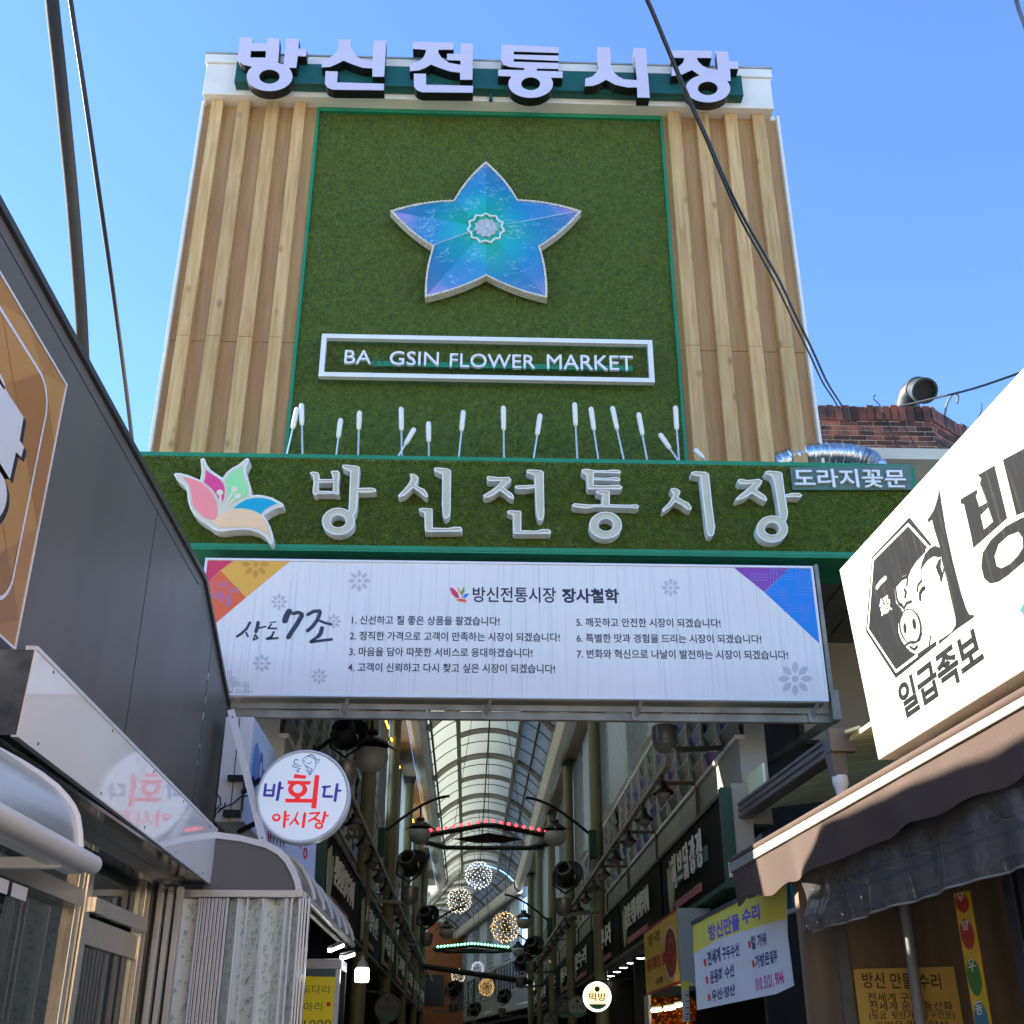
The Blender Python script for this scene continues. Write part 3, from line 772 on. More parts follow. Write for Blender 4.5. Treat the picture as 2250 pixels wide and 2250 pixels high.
# ---- creed banner light box
YS = 9.965
fS2 = FY(YS)
ban = thing('creed_light_box', 'wide white light box sign listing seven market promises in Korean', 'sign', (0.4, 10.1, 4.53))
A = fS2.pix(*D_(388, 1053)); Bq = fS2.pix(*D_(1534, 1067)); Cq = fS2.pix(*D_(1564, 1324)); zt, zbm = A[1], Cq[1]
xa, xb = A[0], Cq[0]
def banner_face():
    m = mat('printed light box film', (232, 227, 220), .3, var=.02, scale=1.2)
    t = m.node_tree; N = t.nodes; L = t.links; b = N['Principled BSDF']
    src = b.inputs['Base Color'].links[0].from_socket
    tc = N.new('ShaderNodeTexCoord'); mp = N.new('ShaderNodeMapping'); mp.inputs['Scale'].default_value = (26, 1, .5); L.new(tc.outputs['Object'], mp.inputs[0])
    nz = N.new('ShaderNodeTexNoise'); nz.inputs['Scale'].default_value = 1.6; nz.inputs['Detail'].default_value = 5; L.new(mp.outputs[0], nz.inputs['Vector'])
    mr = N.new('ShaderNodeMapRange'); mr.inputs[1].default_value = .52; mr.inputs[2].default_value = .70; mr.inputs[4].default_value = .42; L.new(nz.outputs['Fac'], mr.inputs[0])
    mx = N.new('ShaderNodeMix'); mx.data_type = 'RGBA'; mx.inputs[7].default_value = lin((182, 182, 190)) + (1,)
    L.new(mr.outputs[0], mx.inputs[0]); L.new(src, mx.inputs[6]); L.new(mx.outputs[2], b.inputs['Base Color'])
    return m
one(lambda b: b.box(xa + .01, xb - .01, YS + .012, 10.26, zbm + .01, zt - .01), 'box', mat('light box side', (176, 174, 160), .4, metal=.2, var=.15, scale=3), ban)
one(lambda b: b.add([fS2.P(xa + .015, zbm + .015), fS2.P(xb - .015, zbm + .015), fS2.P(xb - .015, zt - .015), fS2.P(xa + .015, zt - .015)], [(0, 1, 2, 3)]), 'face', banner_face(), ban)
def f(b):
    b.fbox(fS2, xa, xb, zt - .022, zt, -.05, .012); b.fbox(fS2, xa, xb, zbm, zbm + .022, -.05, .012)
    b.fbox(fS2, xa, xa + .022, zbm + .0225, zt - .0225, -.05, .0115); b.fbox(fS2, xb - .022, xb, zbm + .0225, zt - .0225, -.05, .0115)
one(f, 'frame', white_clean, ban, bev=.003)
def cl(poly):  # keep printed shapes inside the face
    return [(min(max(p[0], xa + .024), xb - .024), min(max(p[1], zbm + .024), zt - .024)) for p in poly]
PR = [mat('print red', (214, 52, 84), .35), mat('print amber', (232, 172, 58), .35), mat('print orange', (230, 100, 48), .35), mat('print violet', (134, 66, 160), .35),
      mat('print blue', (0, 128, 214), .35), mat('print lime', (120, 160, 60), .35)]
CSR = crop(1550, 1210, .20704)
for k, T, pl in ((0, CSL, [(90,80),(402,92),(265,208),(60,370)]), (1, CSL, [(402,92),(1000,102),(537,495),(265,210)]), (2, CSL, [(60,372),(265,212),(535,497),(120,850)]),
               (3, CSR, [(300,160),(880,165),(625,440)]), (4, CSR, [(880,165),(1140,165),(1230,985),(627,442)]), (5, CSL, [(300,1450),(395,1532),(250,1560)])):
    one(lambda b: b.poly(fS2, [cl([fS2.pix(*T(*p)) for p in pl])], .001), 'corner_colour', PR[k], ban)
b = MB()
def lattice(T, org, st, lst, h):
    for (x, y, hv) in lst:
        for k in range(3):
            if hv: b.stroke(fS2, T, [(org[0] + x, org[1] + y + k * st), (org[0] + x + st * 6, org[1] + y + k * st)], 5, h)
            else: b.stroke(fS2, T, [(org[0] + x + k * st, org[1] + y), (org[0] + x + k * st, org[1] + y + st * 6)], 5, h)
lattice(CSR, (640, 180), 32, [(-170,70,1),(50,0,0),(150,60,1),(330,10,0),(160,210,0),(330,220,1),(10,230,1),(60,-5,1),(430,40,0),(190,400,1),(390,380,0)], .0016)
lattice(CSL, (150, 330), 20, [(20,0,0),(90,10,1),(100,90,0),(20,130,1),(190,70,1),(180,140,0)], .0016)
b.build('lattice_print', mat('lattice tint', (120, 130, 210), .4), ban)
b = MB()
lattice(CSL, (330, 1270), 20, [(10,0,0),(10,120,1),(60,70,0),(120,130,1),(20,180,0),(100,200,0),(160,220,1),(60,240,1),(190,150,0)], .0012)
b.build('corner_tint', mat('lattice grey', (158, 166, 172), .4), ban)
petm = mat('flower print', (192, 189, 190), .4); petm2 = mat('amber flower print', (206, 146, 44), .4)
def fprint(b, T, cx, cy_, r):
    for k in range(8):
        a = math.pi * k / 4
        pts = []
        for t in (0, .25, .5, .75, 1, .75, .5, .25):
            pts.append(t)
        ca, sa = math.cos(a), math.sin(a)
        pet = [(.30, 0), (.5, .17), (.72, .19), (.9, .1), (1, 0), (.9, -.1), (.72, -.19), (.5, -.17)]
        b.poly(fS2, [cl([fS2.pix(*T(cx + r * (x * ca - y * sa), cy_ + r * (x * sa + y * ca))) for x, y in pet])], .0012)
    b.poly(fS2, [cl([fS2.pix(*T(cx + r * .2 * math.cos(q), cy_ + r * .2 * math.sin(q))) for q in [i * math.pi / 8 for i in range(16)]])], .0012)
for T, cx, cy_, r in ((CSL,885,543,90),(CSL,1735,320,120),(CSL,1465,750,80),(CSL,703,1195,100),(CSL,1310,1335,88),(CS,1410,110,28),(CSR,952,1360,185),(CSL,635,145,150)):
    one(lambda b: fprint(b, T, cx, cy_, r), 'flower_print', petm2 if cy_ == 145 else petm, ban)
navy = mat('navy ink', (34, 40, 66), .4); slate = mat('slate ink', (44, 54, 70), .4)
for st, x0, x1, y, yr, h in (('1. 신선하고 질 좋은 상품을 팔겠습니다!', 463, 902, 219, 223, 27), ('2. 정직한 가격으로 고객이 만족하는 시장이 되겠습니다!', 457, 1081, 266, 271, 27),
      ('3. 마음을 담아 따뜻한 서비스로 응대하겠습니다!', 455, 1000, 313, 317, 27), ('4. 고객이 신뢰하고 다시 찾고 싶은 시장이 되겠습니다!', 451, 1067, 360, 365, 28),
      ('5. 깨끗하고 안전한 시장이 되겠습니다!', 1130, 1559, 226, 229, 27), ('6. 특별한 맛과 경험을 드리는 시장이 되겠습니다!', 1131, 1680, 273, 276, 27),
      ('7. 변화와 혁신으로 나날이 발전하는 시장이 되겠습니다!', 1132, 1760, 320, 324, 28)):
    one(lambda b: b.text(fS2, st, CS(x0, y), CS(x1, yr), h * .7402, .0014, wt=.016), 'text_line', navy, ban)
b = MB()
b.text(fS2, '방신전통시장', CS(822, 153), CS(1070, 155), 46 * .7402, .0014, wt=.014)
b.text(fS2, '장사철학', CS(1087, 155), CS(1257, 157), 44 * .7402, .0014, wt=.034)
b.build('heading', navy, ban)
b = MB()
for w_, pts in ((30, [(575,765),(540,830),(480,885),(442,910)]), (20, [(535,872),(556,912)]), (40, [(662,765),(655,810),(640,858)]), (20, [(668,822),(742,806)]), (18, [(632,890),(660,930),(612,948),(632,892)]),
   (15, [(792,764),(850,755)]), (20, [(800,785),(768,825),(860,825)]), (24, [(828,865),(810,905)]), (22, [(752,935),(810,910)]), (24, [(760,938),(870,928)]),
   (66, [(992,645),(965,690),(948,742)]), (40, [(1035,668),(1090,655),(1128,672)]), (52, [(1125,690),(1075,780),(1020,860),(985,918)]), (40, [(1192,678),(1250,645),(1315,640)]), (42, [(1320,660),(1290,740),(1230,815),(1190,848)]),
   (28, [(1320,745),(1380,770),(1440,782)]), (46, [(1340,822),(1325,880),(1300,910)]), (34, [(1295,915),(1222,965)]), (32, [(1222,970),(1330,955),(1442,942)])):
    b.stroke(fS2, CSL, pts, w_, .0016)
b.build('brush_lettering', slate, ban)
b = MB()
for k, pl in ((0, [(753,108),(765,112),(778,125),(783,142),(772,140),(760,128)]), (1, [(775,105),(785,115),(788,130),(781,122)]), (5, [(797,105),(798,120),(790,137),(786,125)]), (4, [(790,140),(800,128),(812,128),(803,140)]), (2, [(770,146),(785,142),(800,144),(806,154),(788,152)])):
    b.m = k; b.ppoly(fS2, CS, [pl], .0014)
b.build('small_emblem', PR, ban)
# support frame under the light box
steel = mat('weathered steel', (140, 138, 126), .55, metal=.25, var=.3, scale=4, rvar=.15)
fr_ = thing('support_frame', 'weathered grey steel frame with clips carrying the creed light box', 'frame', (0.4, 10.3, 4.4))
def f(b):
    b.box(xa - .02, xb + .10, YS + .13, YS + .19, zbm - .155, zbm - .085)
    b.box(xa - .02, xb + .10, YS + .10, YS + .125, zbm - .082, zbm - .030)
    b.box(xb + .03, xb + .105, YS + .02, YS + .129, zbm - .156, zbm + .12)
    b.box(xb + .035, xb + .075, YS + .06, YS + .1, zbm + .121, zt + .05)
one(f, 'rail', steel, fr_, bev=.003)
for u in (748, 1063, 1396, 1785):
    p = fS2.pix(*D_(u / 1.1646, 1325))[0]
    one(lambda b: (b.box(p - .02, p + .02, YS + .095, YS + .13, zbm - .16, zbm - .03), b.bar((p, YS + .13, zbm - .15), (p + .06, YS + .02, zbm - .004), .03, .02)), 'clip', steel, fr_)
one(lambda b: [b.bar((xb + .06, YS + .19, zbm - .12), (xb - .2, 12.4, zbm - .12), .06, .06), b.bar((xb + .05, YS + .12, zt), (xb + .55, 11.6, zbm + .35), .035, .035)], 'strut', steel, fr_)

# ================================================================ left-hand shop building
CL = crop(0, 1400, .44004); CQ = crop(440, 1540, .2174); C5b = crop(0, 580, .4398); CW = crop(0, 400, .5695); CZ = crop(0, 1850, .21739)
XW = -2.12
fW = FL(XW)
acm = mat('dark grey composite panel', (98, 91, 83), .42, var=.10, scale=1.6, rvar=.08, bump=.03, bscale=.8, stretch=(1, 1, .2), detail=7)
acm2 = mat('panel edge trim', (62, 60, 58), .4)
steel_b = mat('brushed stainless', (206, 204, 198), .24, metal=1.0, var=.10, scale=2.2, stretch=(1, 1, .25), rvar=.08)
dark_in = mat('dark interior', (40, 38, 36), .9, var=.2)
lb = thing('shop_building', 'dark grey panel clad shop building with brown sign on the left', 'building', (-5, 5, 0))
WP = [(.6, 2.76), (9.80, 2.76), (9.80, 4.385), (8.446, 5.01), (.6, 4.985)]
one(lambda b: b.poly(fW, [WP], -.35, 0), 'cladding', acm, lb)
def f(b):
    b.box(-9, -2.48, .6, 9.7, 2.9, 4.9); b.box(-9, -4.6, .6, 9.7, 0, 2.9)
    b.box(-4.6, -2.47, 8.9, 9.7, 0, 2.9)
one(f, 'body', mat('rear block', (120, 116, 110), .8, var=.15), lb)
def f(b):
    pts = [fW.P(*WP[4]), fW.P(*WP[3]), fW.P(*WP[2]), fW.P(9.80, 2.77)]
    for i in range(3):
        p, q = pts[i], pts[i + 1]
        d = (q - p).normalized()
        b.bar(p + d * .006, q, .04, .05, up=(1, 0, 0))
one(f, 'parapet_trim', acm2, lb)
def f(b):
    for y in (3.02, 7.0, 8.95): b.fbox(fW, y - .0018, y + .0018, 2.77, 4.93 if y < 8.4 else 4.7, -.002, .0025)
    b.fbox(fW, .6, 8.3, 4.90, 4.906, -.002, .003)
one(f, 'panel_joint', mat('joint shadow gap', (52, 52, 52), .8), lb)
def f(b):
    rng = random.Random(5)
    y0 = 8.93
    for z in (4.35, 4.15, 4.02, 3.8, 3.66): b.fbox(fW, y0 + rng.uniform(-.01, .01), y0 + .012 + rng.uniform(0, .02), z, z + rng.uniform(.02, .06), .003, .004)
one(f, 'sealant_scrap', mat('sealant', (200, 200, 196), .7), lb)

# brown sign on the wall
fBs = FL(XW + .07)
bs = thing('brown_wall_sign', 'brown wall sign with white rounded outline and thick white letter', 'sign', fBs.pp(60, 1000))
co = fBs.pix(*C5b(327, 608)); cb = fBs.pix(*C5b(58, 1905)); ztop = co[1]; zbot = cb[1]; yr = co[0]
one(lambda b: b.fbox(fBs, .8, yr, zbot, ztop, -.069, 0), 'panel', mat('sign brown', (176, 124, 62), .4, var=.05, scale=2), bs, bev=.004)
def f(b):
    b.fbox(fBs, .8, yr + .01, ztop, ztop + .012, -.06, .006); b.fbox(fBs, .8, yr + .01, zbot - .012, zbot, -.06, .006); b.fbox(fBs, yr, yr + .01, zbot + .0005, ztop - .0005, -.06, .0055)
one(f, 'edge', white_clean, bs)
b = MB(); rng = random.Random(4)
dz = (ztop - zbot) / 3
for i in range(-4, 14):
    for j in range(4):
        cy0 = yr - .28 * i; cz0 = zbot + dz * (j + (.5 if i % 2 else 0)) - .1
        P = [(cy0 - .27, cz0), (cy0, cz0 - dz / 2), (cy0 + .27, cz0), (cy0, cz0 + dz / 2)]
        P = [(min(max(p[0], .81), yr - .003), min(max(p[1], zbot + .003), ztop - .003)) for p in P]
        if rng.random() < .75: b.m = rng.randrange(3); b.poly(fBs, [P], .001 + .0001 * (i % 4) + .0004 * (j % 2))
b.build('diamond_print', [mat('brown tint a', (158, 108, 52), .4), mat('brown tint b', (190, 140, 74), .4), mat('brown tint c', (168, 116, 58), .4)], bs)
def rrect(y0, y1, z0, z1, r):
    P = []
    for cx, cz, a in ((y1 - r, z1 - r, 0), (y0 + r, z1 - r, 90), (y0 + r, z0 + r, 180), (y1 - r, z0 + r, 270)):
        P += [(cx + r * math.cos(R(a + k * 11.25)), cz + r * math.sin(R(a + k * 11.25))) for k in range(9)]
    return P
m_ = .155
b = MB(); b.poly(fBs, [rrect(.9, yr - m_, zbot + m_ * .75, ztop - m_ * .75, .16), rrect(.9 + .018, yr - m_ - .018, zbot + m_ * .75 + .018, ztop - m_ * .75 - .018, .145)], .003)
b.build('outline', white_clean, bs)
AH = [(55,670),(118,765),(98,880),(120,915),(106,966),(80,940),(50,1075),(-60,900),(-40,800),(-30,520)]
HI = arc(-70, 1150, 105, 150, 0, 360, 30)[:-1]
TI = [(-80,480),(0,560),(22,630),(10,655),(-80,560)]
fB3 = fBs.off(.05)
def f(b):
    b.ppoly(fB3, C5b, [AH], -.048, 0, front=1); b.ppoly(fB3, C5b, [HI, arc(-85, 1150, 42, 62, 0, 360, 24)[:-1]], -.048, 0, front=1)
    ta, tz = fB3.pix(*C5b(22, 630)); t2 = fB3.pix(*C5b(0, 560))[1]; hh = (t2 - tz) * .9
    b.poly(fB3, [[(ta, tz + hh), (ta - .06, tz + hh * 1.5), (ta - .60, tz + hh * 1.5), (ta - .60, tz - hh * 5), (ta - .05, tz - hh * 5), (ta - .05, tz - hh * 3.5), (ta - .45, tz - hh * 3.5), (ta - .45, tz), (ta, tz)]], -.048, 0, front=1)
one(lambda b: (b.ppoly(fBs, C5b, [[(p[0] + 9, p[1] + 22) for p in AH]], .001, .004), b.ppoly(fBs, C5b, [[(p[0] + 9, p[1] + 26) for p in HI]], .001, .0035), b.ppoly(fBs, C5b, [[(p[0] + 8, p[1] + 20) for p in TI]], .001, .003)), 'letter_shadow', mat('letter shadow near black', (30, 26, 24), .6), bs)  # near-black offset plates stand for the shadow behind the raised letter
lo = one(f, 'letter', [mat('letter side dark', (60, 38, 22), .5), mat('white acrylic letter', (224, 226, 230), .3)], bs)

# white fascia light box
fFa = FL(-1.85)
fa = thing('white_fascia_box', 'glossy white fascia light box mirroring the round sign', 'sign', fFa.pp(*CL(560, 700)))
FQ = [(180, 62), (1085, 972), (1050, 1228), (88, 488)]
P = [fFa.pix(*CL(*p)) for p in FQ]
# reach back to the wall
glossw = mat('glossy white panel', (248, 246, 242), .035, spec=.6, coat=.3, var=.02, scale=1.1)
one(lambda b: b.poly(fFa, [P[::-1]], -.006, 0), 'face', glossw, fa)
darkm = mat('soot stained metal', (128, 136, 140), .5, metal=.1, rgb2=(60, 66, 72), scale=5.0)
one(lambda b: b.poly(fFa, [[(p[0], p[1] - .0) for p in P[::-1]]], -.268, -.008), 'box', darkm, fa)
def f(b):
    b.bar(fFa.P(P[0][0], P[0][1] + .008, -.02), fFa.P(P[1][0], P[1][1] + .008, -.02), .05, .018)
    b.bar(fFa.P(P[3][0], P[3][1] - .004, -.012), fFa.P(P[2][0], P[2][1] - .004, -.012), .03, .008)
one(f, 'edge_strip', white_clean, fa)
def f(b):
    for t in (.06, .3, .52, .72, .93):
        for k in (0, 1):
            p = Vector(P[0]).lerp(Vector(P[1]), t) if k == 0 else Vector(P[3]).lerp(Vector(P[2]), t)
            b.lathe(fFa.P(p.x, p.y - .02 + .045 * k, 0), fFa.n, [(0, .004), (.006, .003), (.008, 0)], 8)
one(f, 'rivet', mat('rivet', (90, 92, 94), .4, metal=.8), fa)
# stainless soffit and shopfront under the fascia
XS = -2.2
fSh = FL(XS)
sf = thing('glazed_shopfront', 'stainless steel shopfront with curtained glass below white fascia', 'shopfront', (XS, 6, 0))
zt_ = 2.70
def f(b):
    b.box(XS - .10, -1.86, 4.2, 8.6, 2.735, 2.752); b.box(-2.10, -2.05, 4.2, 8.58, 2.66, 2.734); b.box(XS - .1, -2.101, 4.2, 8.58, 2.70, 2.7345)
one(f, 'soffit', mat('dark stainless', (110, 110, 108), .14, metal=1.0, var=.15, scale=1.5), sf)
a_post = fSh.pix(*CZ(815, 420))[0]; a_post2 = fSh.pix(*CZ(1460, 600))[0]
zr1 = fSh.pix(*CZ(880, 640))[1]
def post(y, wd_, name, m=steel_b, x0=XS - .04, x1=XS + .03):
    one(lambda b: b.box(x0, x1, y - wd_ / 2, y + wd_ / 2, 0, zt_), name, m, sf, bev=.003)
post(a_post - .07, .10, 'post'); post(a_post + .045, .10, 'post', x1=XS + .045); post(a_post2 - .03, .13, 'post'); post(a_post2 + .14, .12, 'post', mat('dark jamb', (96, 92, 88), .35, metal=.7))
post(a_post - 1.6, .10, 'post')
def f(b):
    b.box(XS - .03, XS + .075, 2.0, a_post - .131, zr1 - .045, zr1 + .045)
    b.box(XS - .03, XS + .07, a_post + .10, a_post2 - .1, zr1 - .045, zr1 + .04)
one(f, 'transom', steel_b, sf, bev=.003)
one(lambda b: b.box(XS - .03, XS + .02, a_post + .10, a_post2 - .1, zr1 - .21, zr1 - .062), 'door_head', steel_b, sf, bev=.003)
glass = clear('window glass', (206, 226, 220), .92, .02)
def f(b):
    b.box(XS - .012, XS - .006, a_post + .10, a_post2 - .1, .1, zr1 - .211); b.box(XS - .012, XS - .006, 2.0, a_post - .12, .1, zr1 - .046)
    b.box(XS - .012, XS - .006, 2.0, a_post - .12, zr1 + .046, zt_ - .001); b.box(XS - .012, XS - .006, a_post + .10, a_post2 - .1, zr1 + .041, zt_ - .001)
one(f, 'glass', glass, sf)
def curtain(b, x, y0, y1, z0, z1, amp, wl):
    n = int((y1 - y0) / wl * 8); vs = []; fs = []
    for i in range(n + 1):
        y = y0 + (y1 - y0) * i / n; xx = x + amp * math.sin(2 * math.pi * (y - y0) / wl) + amp * .4 * math.sin(5 * y)
        vs += [(xx, y, z0), (xx, y, z1)]
    for i in range(n): fs.append((2 * i, 2 * i + 2, 2 * i + 3, 2 * i + 1))
    b.add(vs, fs)
leafy = mat('leaf print vinyl', (196, 214, 196), .45, rgb2=(214, 226, 212), scale=16, stretch=(1, 1, .35), detail=3)
one(lambda b: curtain(b, XS - .22, 2.0, a_post - .12, .1, zr1 - .02, .035, .22), 'curtain', leafy, sf, smooth=60)
one(lambda b: curtain(b, XS - .16, a_post + .1, a_post2 - .1, .1, zr1 - .24, .02, .4), 'curtain', mat('teal blind', (78, 140, 122), .5, var=.1, scale=5), sf, smooth=60)
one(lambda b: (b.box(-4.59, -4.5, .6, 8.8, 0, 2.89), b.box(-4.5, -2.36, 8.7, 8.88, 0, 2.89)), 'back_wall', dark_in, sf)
one(lambda b: [b.fbox(fSh, a_post - 1.46 + k * .25, a_post - 1.26 + k * .25, zr1 - .12, zr1 - .06, .076, .078) for k in (0, 1)], 'paper_strip', mat('torn paper', (220, 214, 208), .8), sf)
# jambs beside the folding door
def f(b):
    for k, (x, wd_) in enumerate(((0, .03), (.045, .05), (.105, .04), (.16, .05))):
        b.box(XS + .0 + x, XS + x + wd_ * .8, 8.36 + k * .03, 8.42 + k * .03, 0, zt_)
one(f, 'door_jamb', mat('white jamb', (196, 194, 188), .4, metal=.3), sf, bev=.003)

# near canopy
fG = FY(4.4)
arcp = [(395,1052),(392,980),(380,900),(358,850),(328,808),(280,755),(200,692),(100,630),(0,575),(-120,520)]
A3 = [fG.pp(*CL(*p)) for p in arcp]
nc = thing('curved_canopy', 'smoke grey curved plastic canopy with white tube edge at far left', 'canopy', A3[0])
def loft(b, pts, y0, y1, th=.006, n=1):
    k = len(pts); vs = []
    for j in range(n + 1):
        y = y0 + (y1 - y0) * j / n
        vs += [(p[0], y, p[2]) for p in pts] + [(p[0], y, p[2] - th) for p in pts]
    fs = []
    for j in range(n):
        o = j * 2 * k; o2 = o + 2 * k
        for i in range(k - 1):
            fs += [(o + i, o + i + 1, o2 + i + 1, o2 + i), (o + k + i, o2 + k + i, o2 + k + i + 1, o + k + i + 1)]
    b.add(vs, fs)
one(lambda b: loft(b, A3, 1.6, 4.38), 'roof_sheet', sheet('smoke sheet', (96, 104, 116), .25, .45), nc, smooth=40)
bb_ = fG.pix(*CL(395, 1060))[1]
one(lambda b: b.poly(fG, [[(p[0], p[2]) for p in A3] + [(A3[-1][0], bb_)]], -.006, 0), 'end_panel', sheet('smoke panel', (84, 92, 104), .2, .35), nc)
one(lambda b: b.tube(A3, .017, 8), 'end_rim', white_clean, nc, smooth=50)
lipx = A3[0][0]; lz = at(*CL(470, 1140), x=lipx).z
yend = at(*CL(470, 1140), x=lipx).y
one(lambda b: (b.tube([(lipx, 1.6, lz), (lipx, yend - .02, lz), (lipx, yend, lz)], .036, 14, radii=[.036, .036, .028]), b.box(lipx - .10, lipx - .03, 1.6, yend - .02, lz - .035, lz - .005)), 'lip_tube', white_clean, nc, smooth=50)
one(lambda b: b.box(-2.15, lipx - .04, 4.36, 4.40, lz - .045, lz - .006), 'end_bar', white_clean, nc, bev=.003)

# far canopy, folding door below it
YG = 8.62
fG2 = FY(YG)
arc2 = [(1075,972),(1200,990),(1340,1025),(1400,1055),(1445,1100),(1478,1160),(1500,1215),(1510,1270)]
arc2i = [(1075,1005),(1200,1020),(1325,1052),(1385,1085),(1425,1128),(1455,1185),(1472,1230),(1478,1270)]
A4 = [fG2.pp(*CL(*p)) for p in arc2]; A4i = [fG2.pp(*CL(*p)) for p in arc2i]
fc = thing('ribbed_canopy', 'grey curved canopy with white ribs above the folding door', 'canopy', A4[-1])
bz = fG2.pix(*CL(1490, 1262))[1]
one(lambda b: b.poly(fG2, [[(p[0], p[2]) for p in A4i] + [(A4i[-1][0], bz), (A4i[0][0] - .05, bz)]], -.012, -.004), 'end_panel', mat('canopy gable grey', (104, 102, 102), .5, var=.05, scale=2), fc)
one(lambda b: b.poly(fG2, [[(p[0], p[2]) for p in A4] + [(p[0], p[2]) for p in A4i[::-1]]], -.02, .012), 'end_rim', white_clean, fc)
one(lambda b: loft(b, A4, YG + .02, 12.6), 'roof_sheet', sheet('grey sheet', (120, 122, 124), .3, .3), fc, smooth=40)
one(lambda b: (b.box(-2.08, A4[-1][0] + .005, YG - .01, YG + .05, bz - .052, bz - .002), b.box(A4[-1][0] - .04, A4[-1][0] + .006, YG - .014, YG + .052, bz - .05, bz + .004)), 'track_bar', mat('aluminium', (186, 188, 190), .32, metal=.6, var=.06), fc, bev=.003)
lx, lz2 = A4[-1][0], A4[-1][2]
def f(b):
    b.tube([(lx, YG + .03, lz2 - .02), (lx, 12.6, lz2 - .02)], .028, 10); b.tube([(lx - .07, YG + .03, lz2 - .04), (lx - .07, 12.6, lz2 - .04)], .018, 8)
one(f, 'lip_tube', mat('ivory tube', (206, 204, 196), .35, var=.08), fc, smooth=50)
for k in range(6):
    y = 9.2 + k * .66
    one(lambda b: b.tube([(p[0] + .012, y, p[2] + .012) for p in A4], .02, 8), 'rib', mat('ivory tube', (206, 204, 196)), fc, smooth=50)
fd = thing('folding_door', 'pale green leaf patterned folding door with stacked panel edges', 'folding door', (-1.6, YG, 0))
ZD = bz - .056
def panel(b, x0, y0, x1, y1, th=.022):
    d = Vector((x1 - x0, y1 - y0, 0)); nn = Vector((-d.y, d.x, 0)).normalized() * th / 2
    q = [Vector((x0, y0, 0)) - nn, Vector((x1, y1, 0)) - nn, Vector((x1, y1, 0)) + nn, Vector((x0, y0, 0)) + nn]
    b.hexa([p + Vector((0, 0, .05)) for p in q], [p + Vector((0, 0, ZD)) for p in q])
gx = lambda X: fG2.pix(*CL(X, 1295))[0]
leaf_door = mat('folding door film', (232, 238, 230), .2, spec=.5, rgb2=(230, 236, 230), scale=3)
alu = mat('folding door edge', (214, 216, 220), .35, metal=.2)
SEG = [(902, 1000, 0), (1140, 1195, 1), (1195, 1240, 0), (1240, 1318, 1), (1318, 1372, 0), (1372, 1432, 1), (1432, 1460, 0), (1460, 1500, 1)]
for (X0, X1, k) in SEG:
    y0, y1 = (YG + .02, YG + .12) if k == 0 else (YG + .12, YG + .02)
    p = one(lambda b: panel(b, gx(X0), y0, gx(X1), y1), 'panel', leaf_door, fd)
for i in range(14):
    X = 1012 + i * 9.2
    one(lambda b: panel(b, gx(X), YG + .01 + .012 * (i % 2), gx(X) - .012, YG + .14, .0085), 'panel', mat('panel stack grey', (206, 208, 212), .4, metal=.2), fd)
for X in (1502, 1516, 1530, 1546):
    one(lambda b: panel(b, gx(X), YG - .0, gx(X) - .01, YG + .12, .012), 'panel', alu, fd)
def f(b):
    for X in (902, 1000, 1140, 1240, 1318, 1432, 1460):
        x = gx(X); b.box(x - .007, x + .007, YG + .0, YG + .014, .05, ZD)
one(f, 'hinge_strip', alu, fd)
# printed leaves on the nearer door panels, a few thousandths proud of each panel
b = MB(); rng = random.Random(9)
for (X0, X1, k) in SEG:
    x0, x1 = gx(X0), gx(X1); y0, y1 = (YG + .02, YG + .12) if k == 0 else (YG + .12, YG + .02)
    d = Vector((x1 - x0, y1 - y0, 0)); wd_ = d.length
    fr = Fr((x0, y0, 0), d, (0, 0, 1)); fr = fr.off(.0125)
    z = .5
    while z < ZD - .04:
        for q in range(2):
            c = Vector((rng.uniform(.02, max(.021, wd_ - .02)), z + rng.uniform(0, .08)))
            for _ in range(4):
                a = rng.uniform(-1.9, .3); L_ = rng.uniform(.02, .05)
                e = c + Vector((math.cos(a), math.sin(a))) * L_; nn = Vector((-(e - c).y, (e - c).x)).normalized() * .0035
                e.x = min(max(e.x, .004), wd_ - .004)
                m1 = (c + e) / 2
                b.add([fr.P(c.x, c.y), fr.P(m1.x + nn.x, m1.y + nn.y), fr.P(e.x, e.y), fr.P(m1.x - nn.x, m1.y - nn.y)], [(0, 1, 2, 3)])
        z += .055
b.build('leaf_print', mat('leaf ink', (166, 182, 166), .4), fd)

# projecting signs beyond the fascia
wp = thing('projecting_box_sign', 'tall white projecting box sign with blue bubble print on its side', 'sign', (-1.9, 9.3, 3.7))
fV = FY(9.3)
VQ = [fV.pix(*CQ(*p)) for p in ((285,160),(545,160),(415,1222),(132,1215))]
vx0, vx1, vz0, vz1 = VQ[0][0] - .02, VQ[1][0], VQ[2][1], VQ[0][1]
one(lambda b: b.box(vx0, vx1, 9.3, 10.45, vz0, vz1), 'box', mat('white box metal', (206, 212, 216), .35, var=.05, scale=2), wp, bev=.004)
one(lambda b: b.box((vx0 + vx1) / 2 - .004, (vx0 + vx1) / 2 + .004, 9.297, 9.301, vz0 + .005, vz1 - .005), 'seam', acm2, wp)
fV2 = FL(vx1 + .002)
one(lambda b: b.add([fV2.P(9.32, vz0 + .02), fV2.P(10.43, vz0 + .02), fV2.P(10.43, vz1 - .02), fV2.P(9.32, vz1 - .02)], [(0, 1, 2, 3)]), 'side_print', mat('pale blue print', (176, 190, 222), .3, rgb2=(206, 214, 236), scale=2), wp)
b = MB()
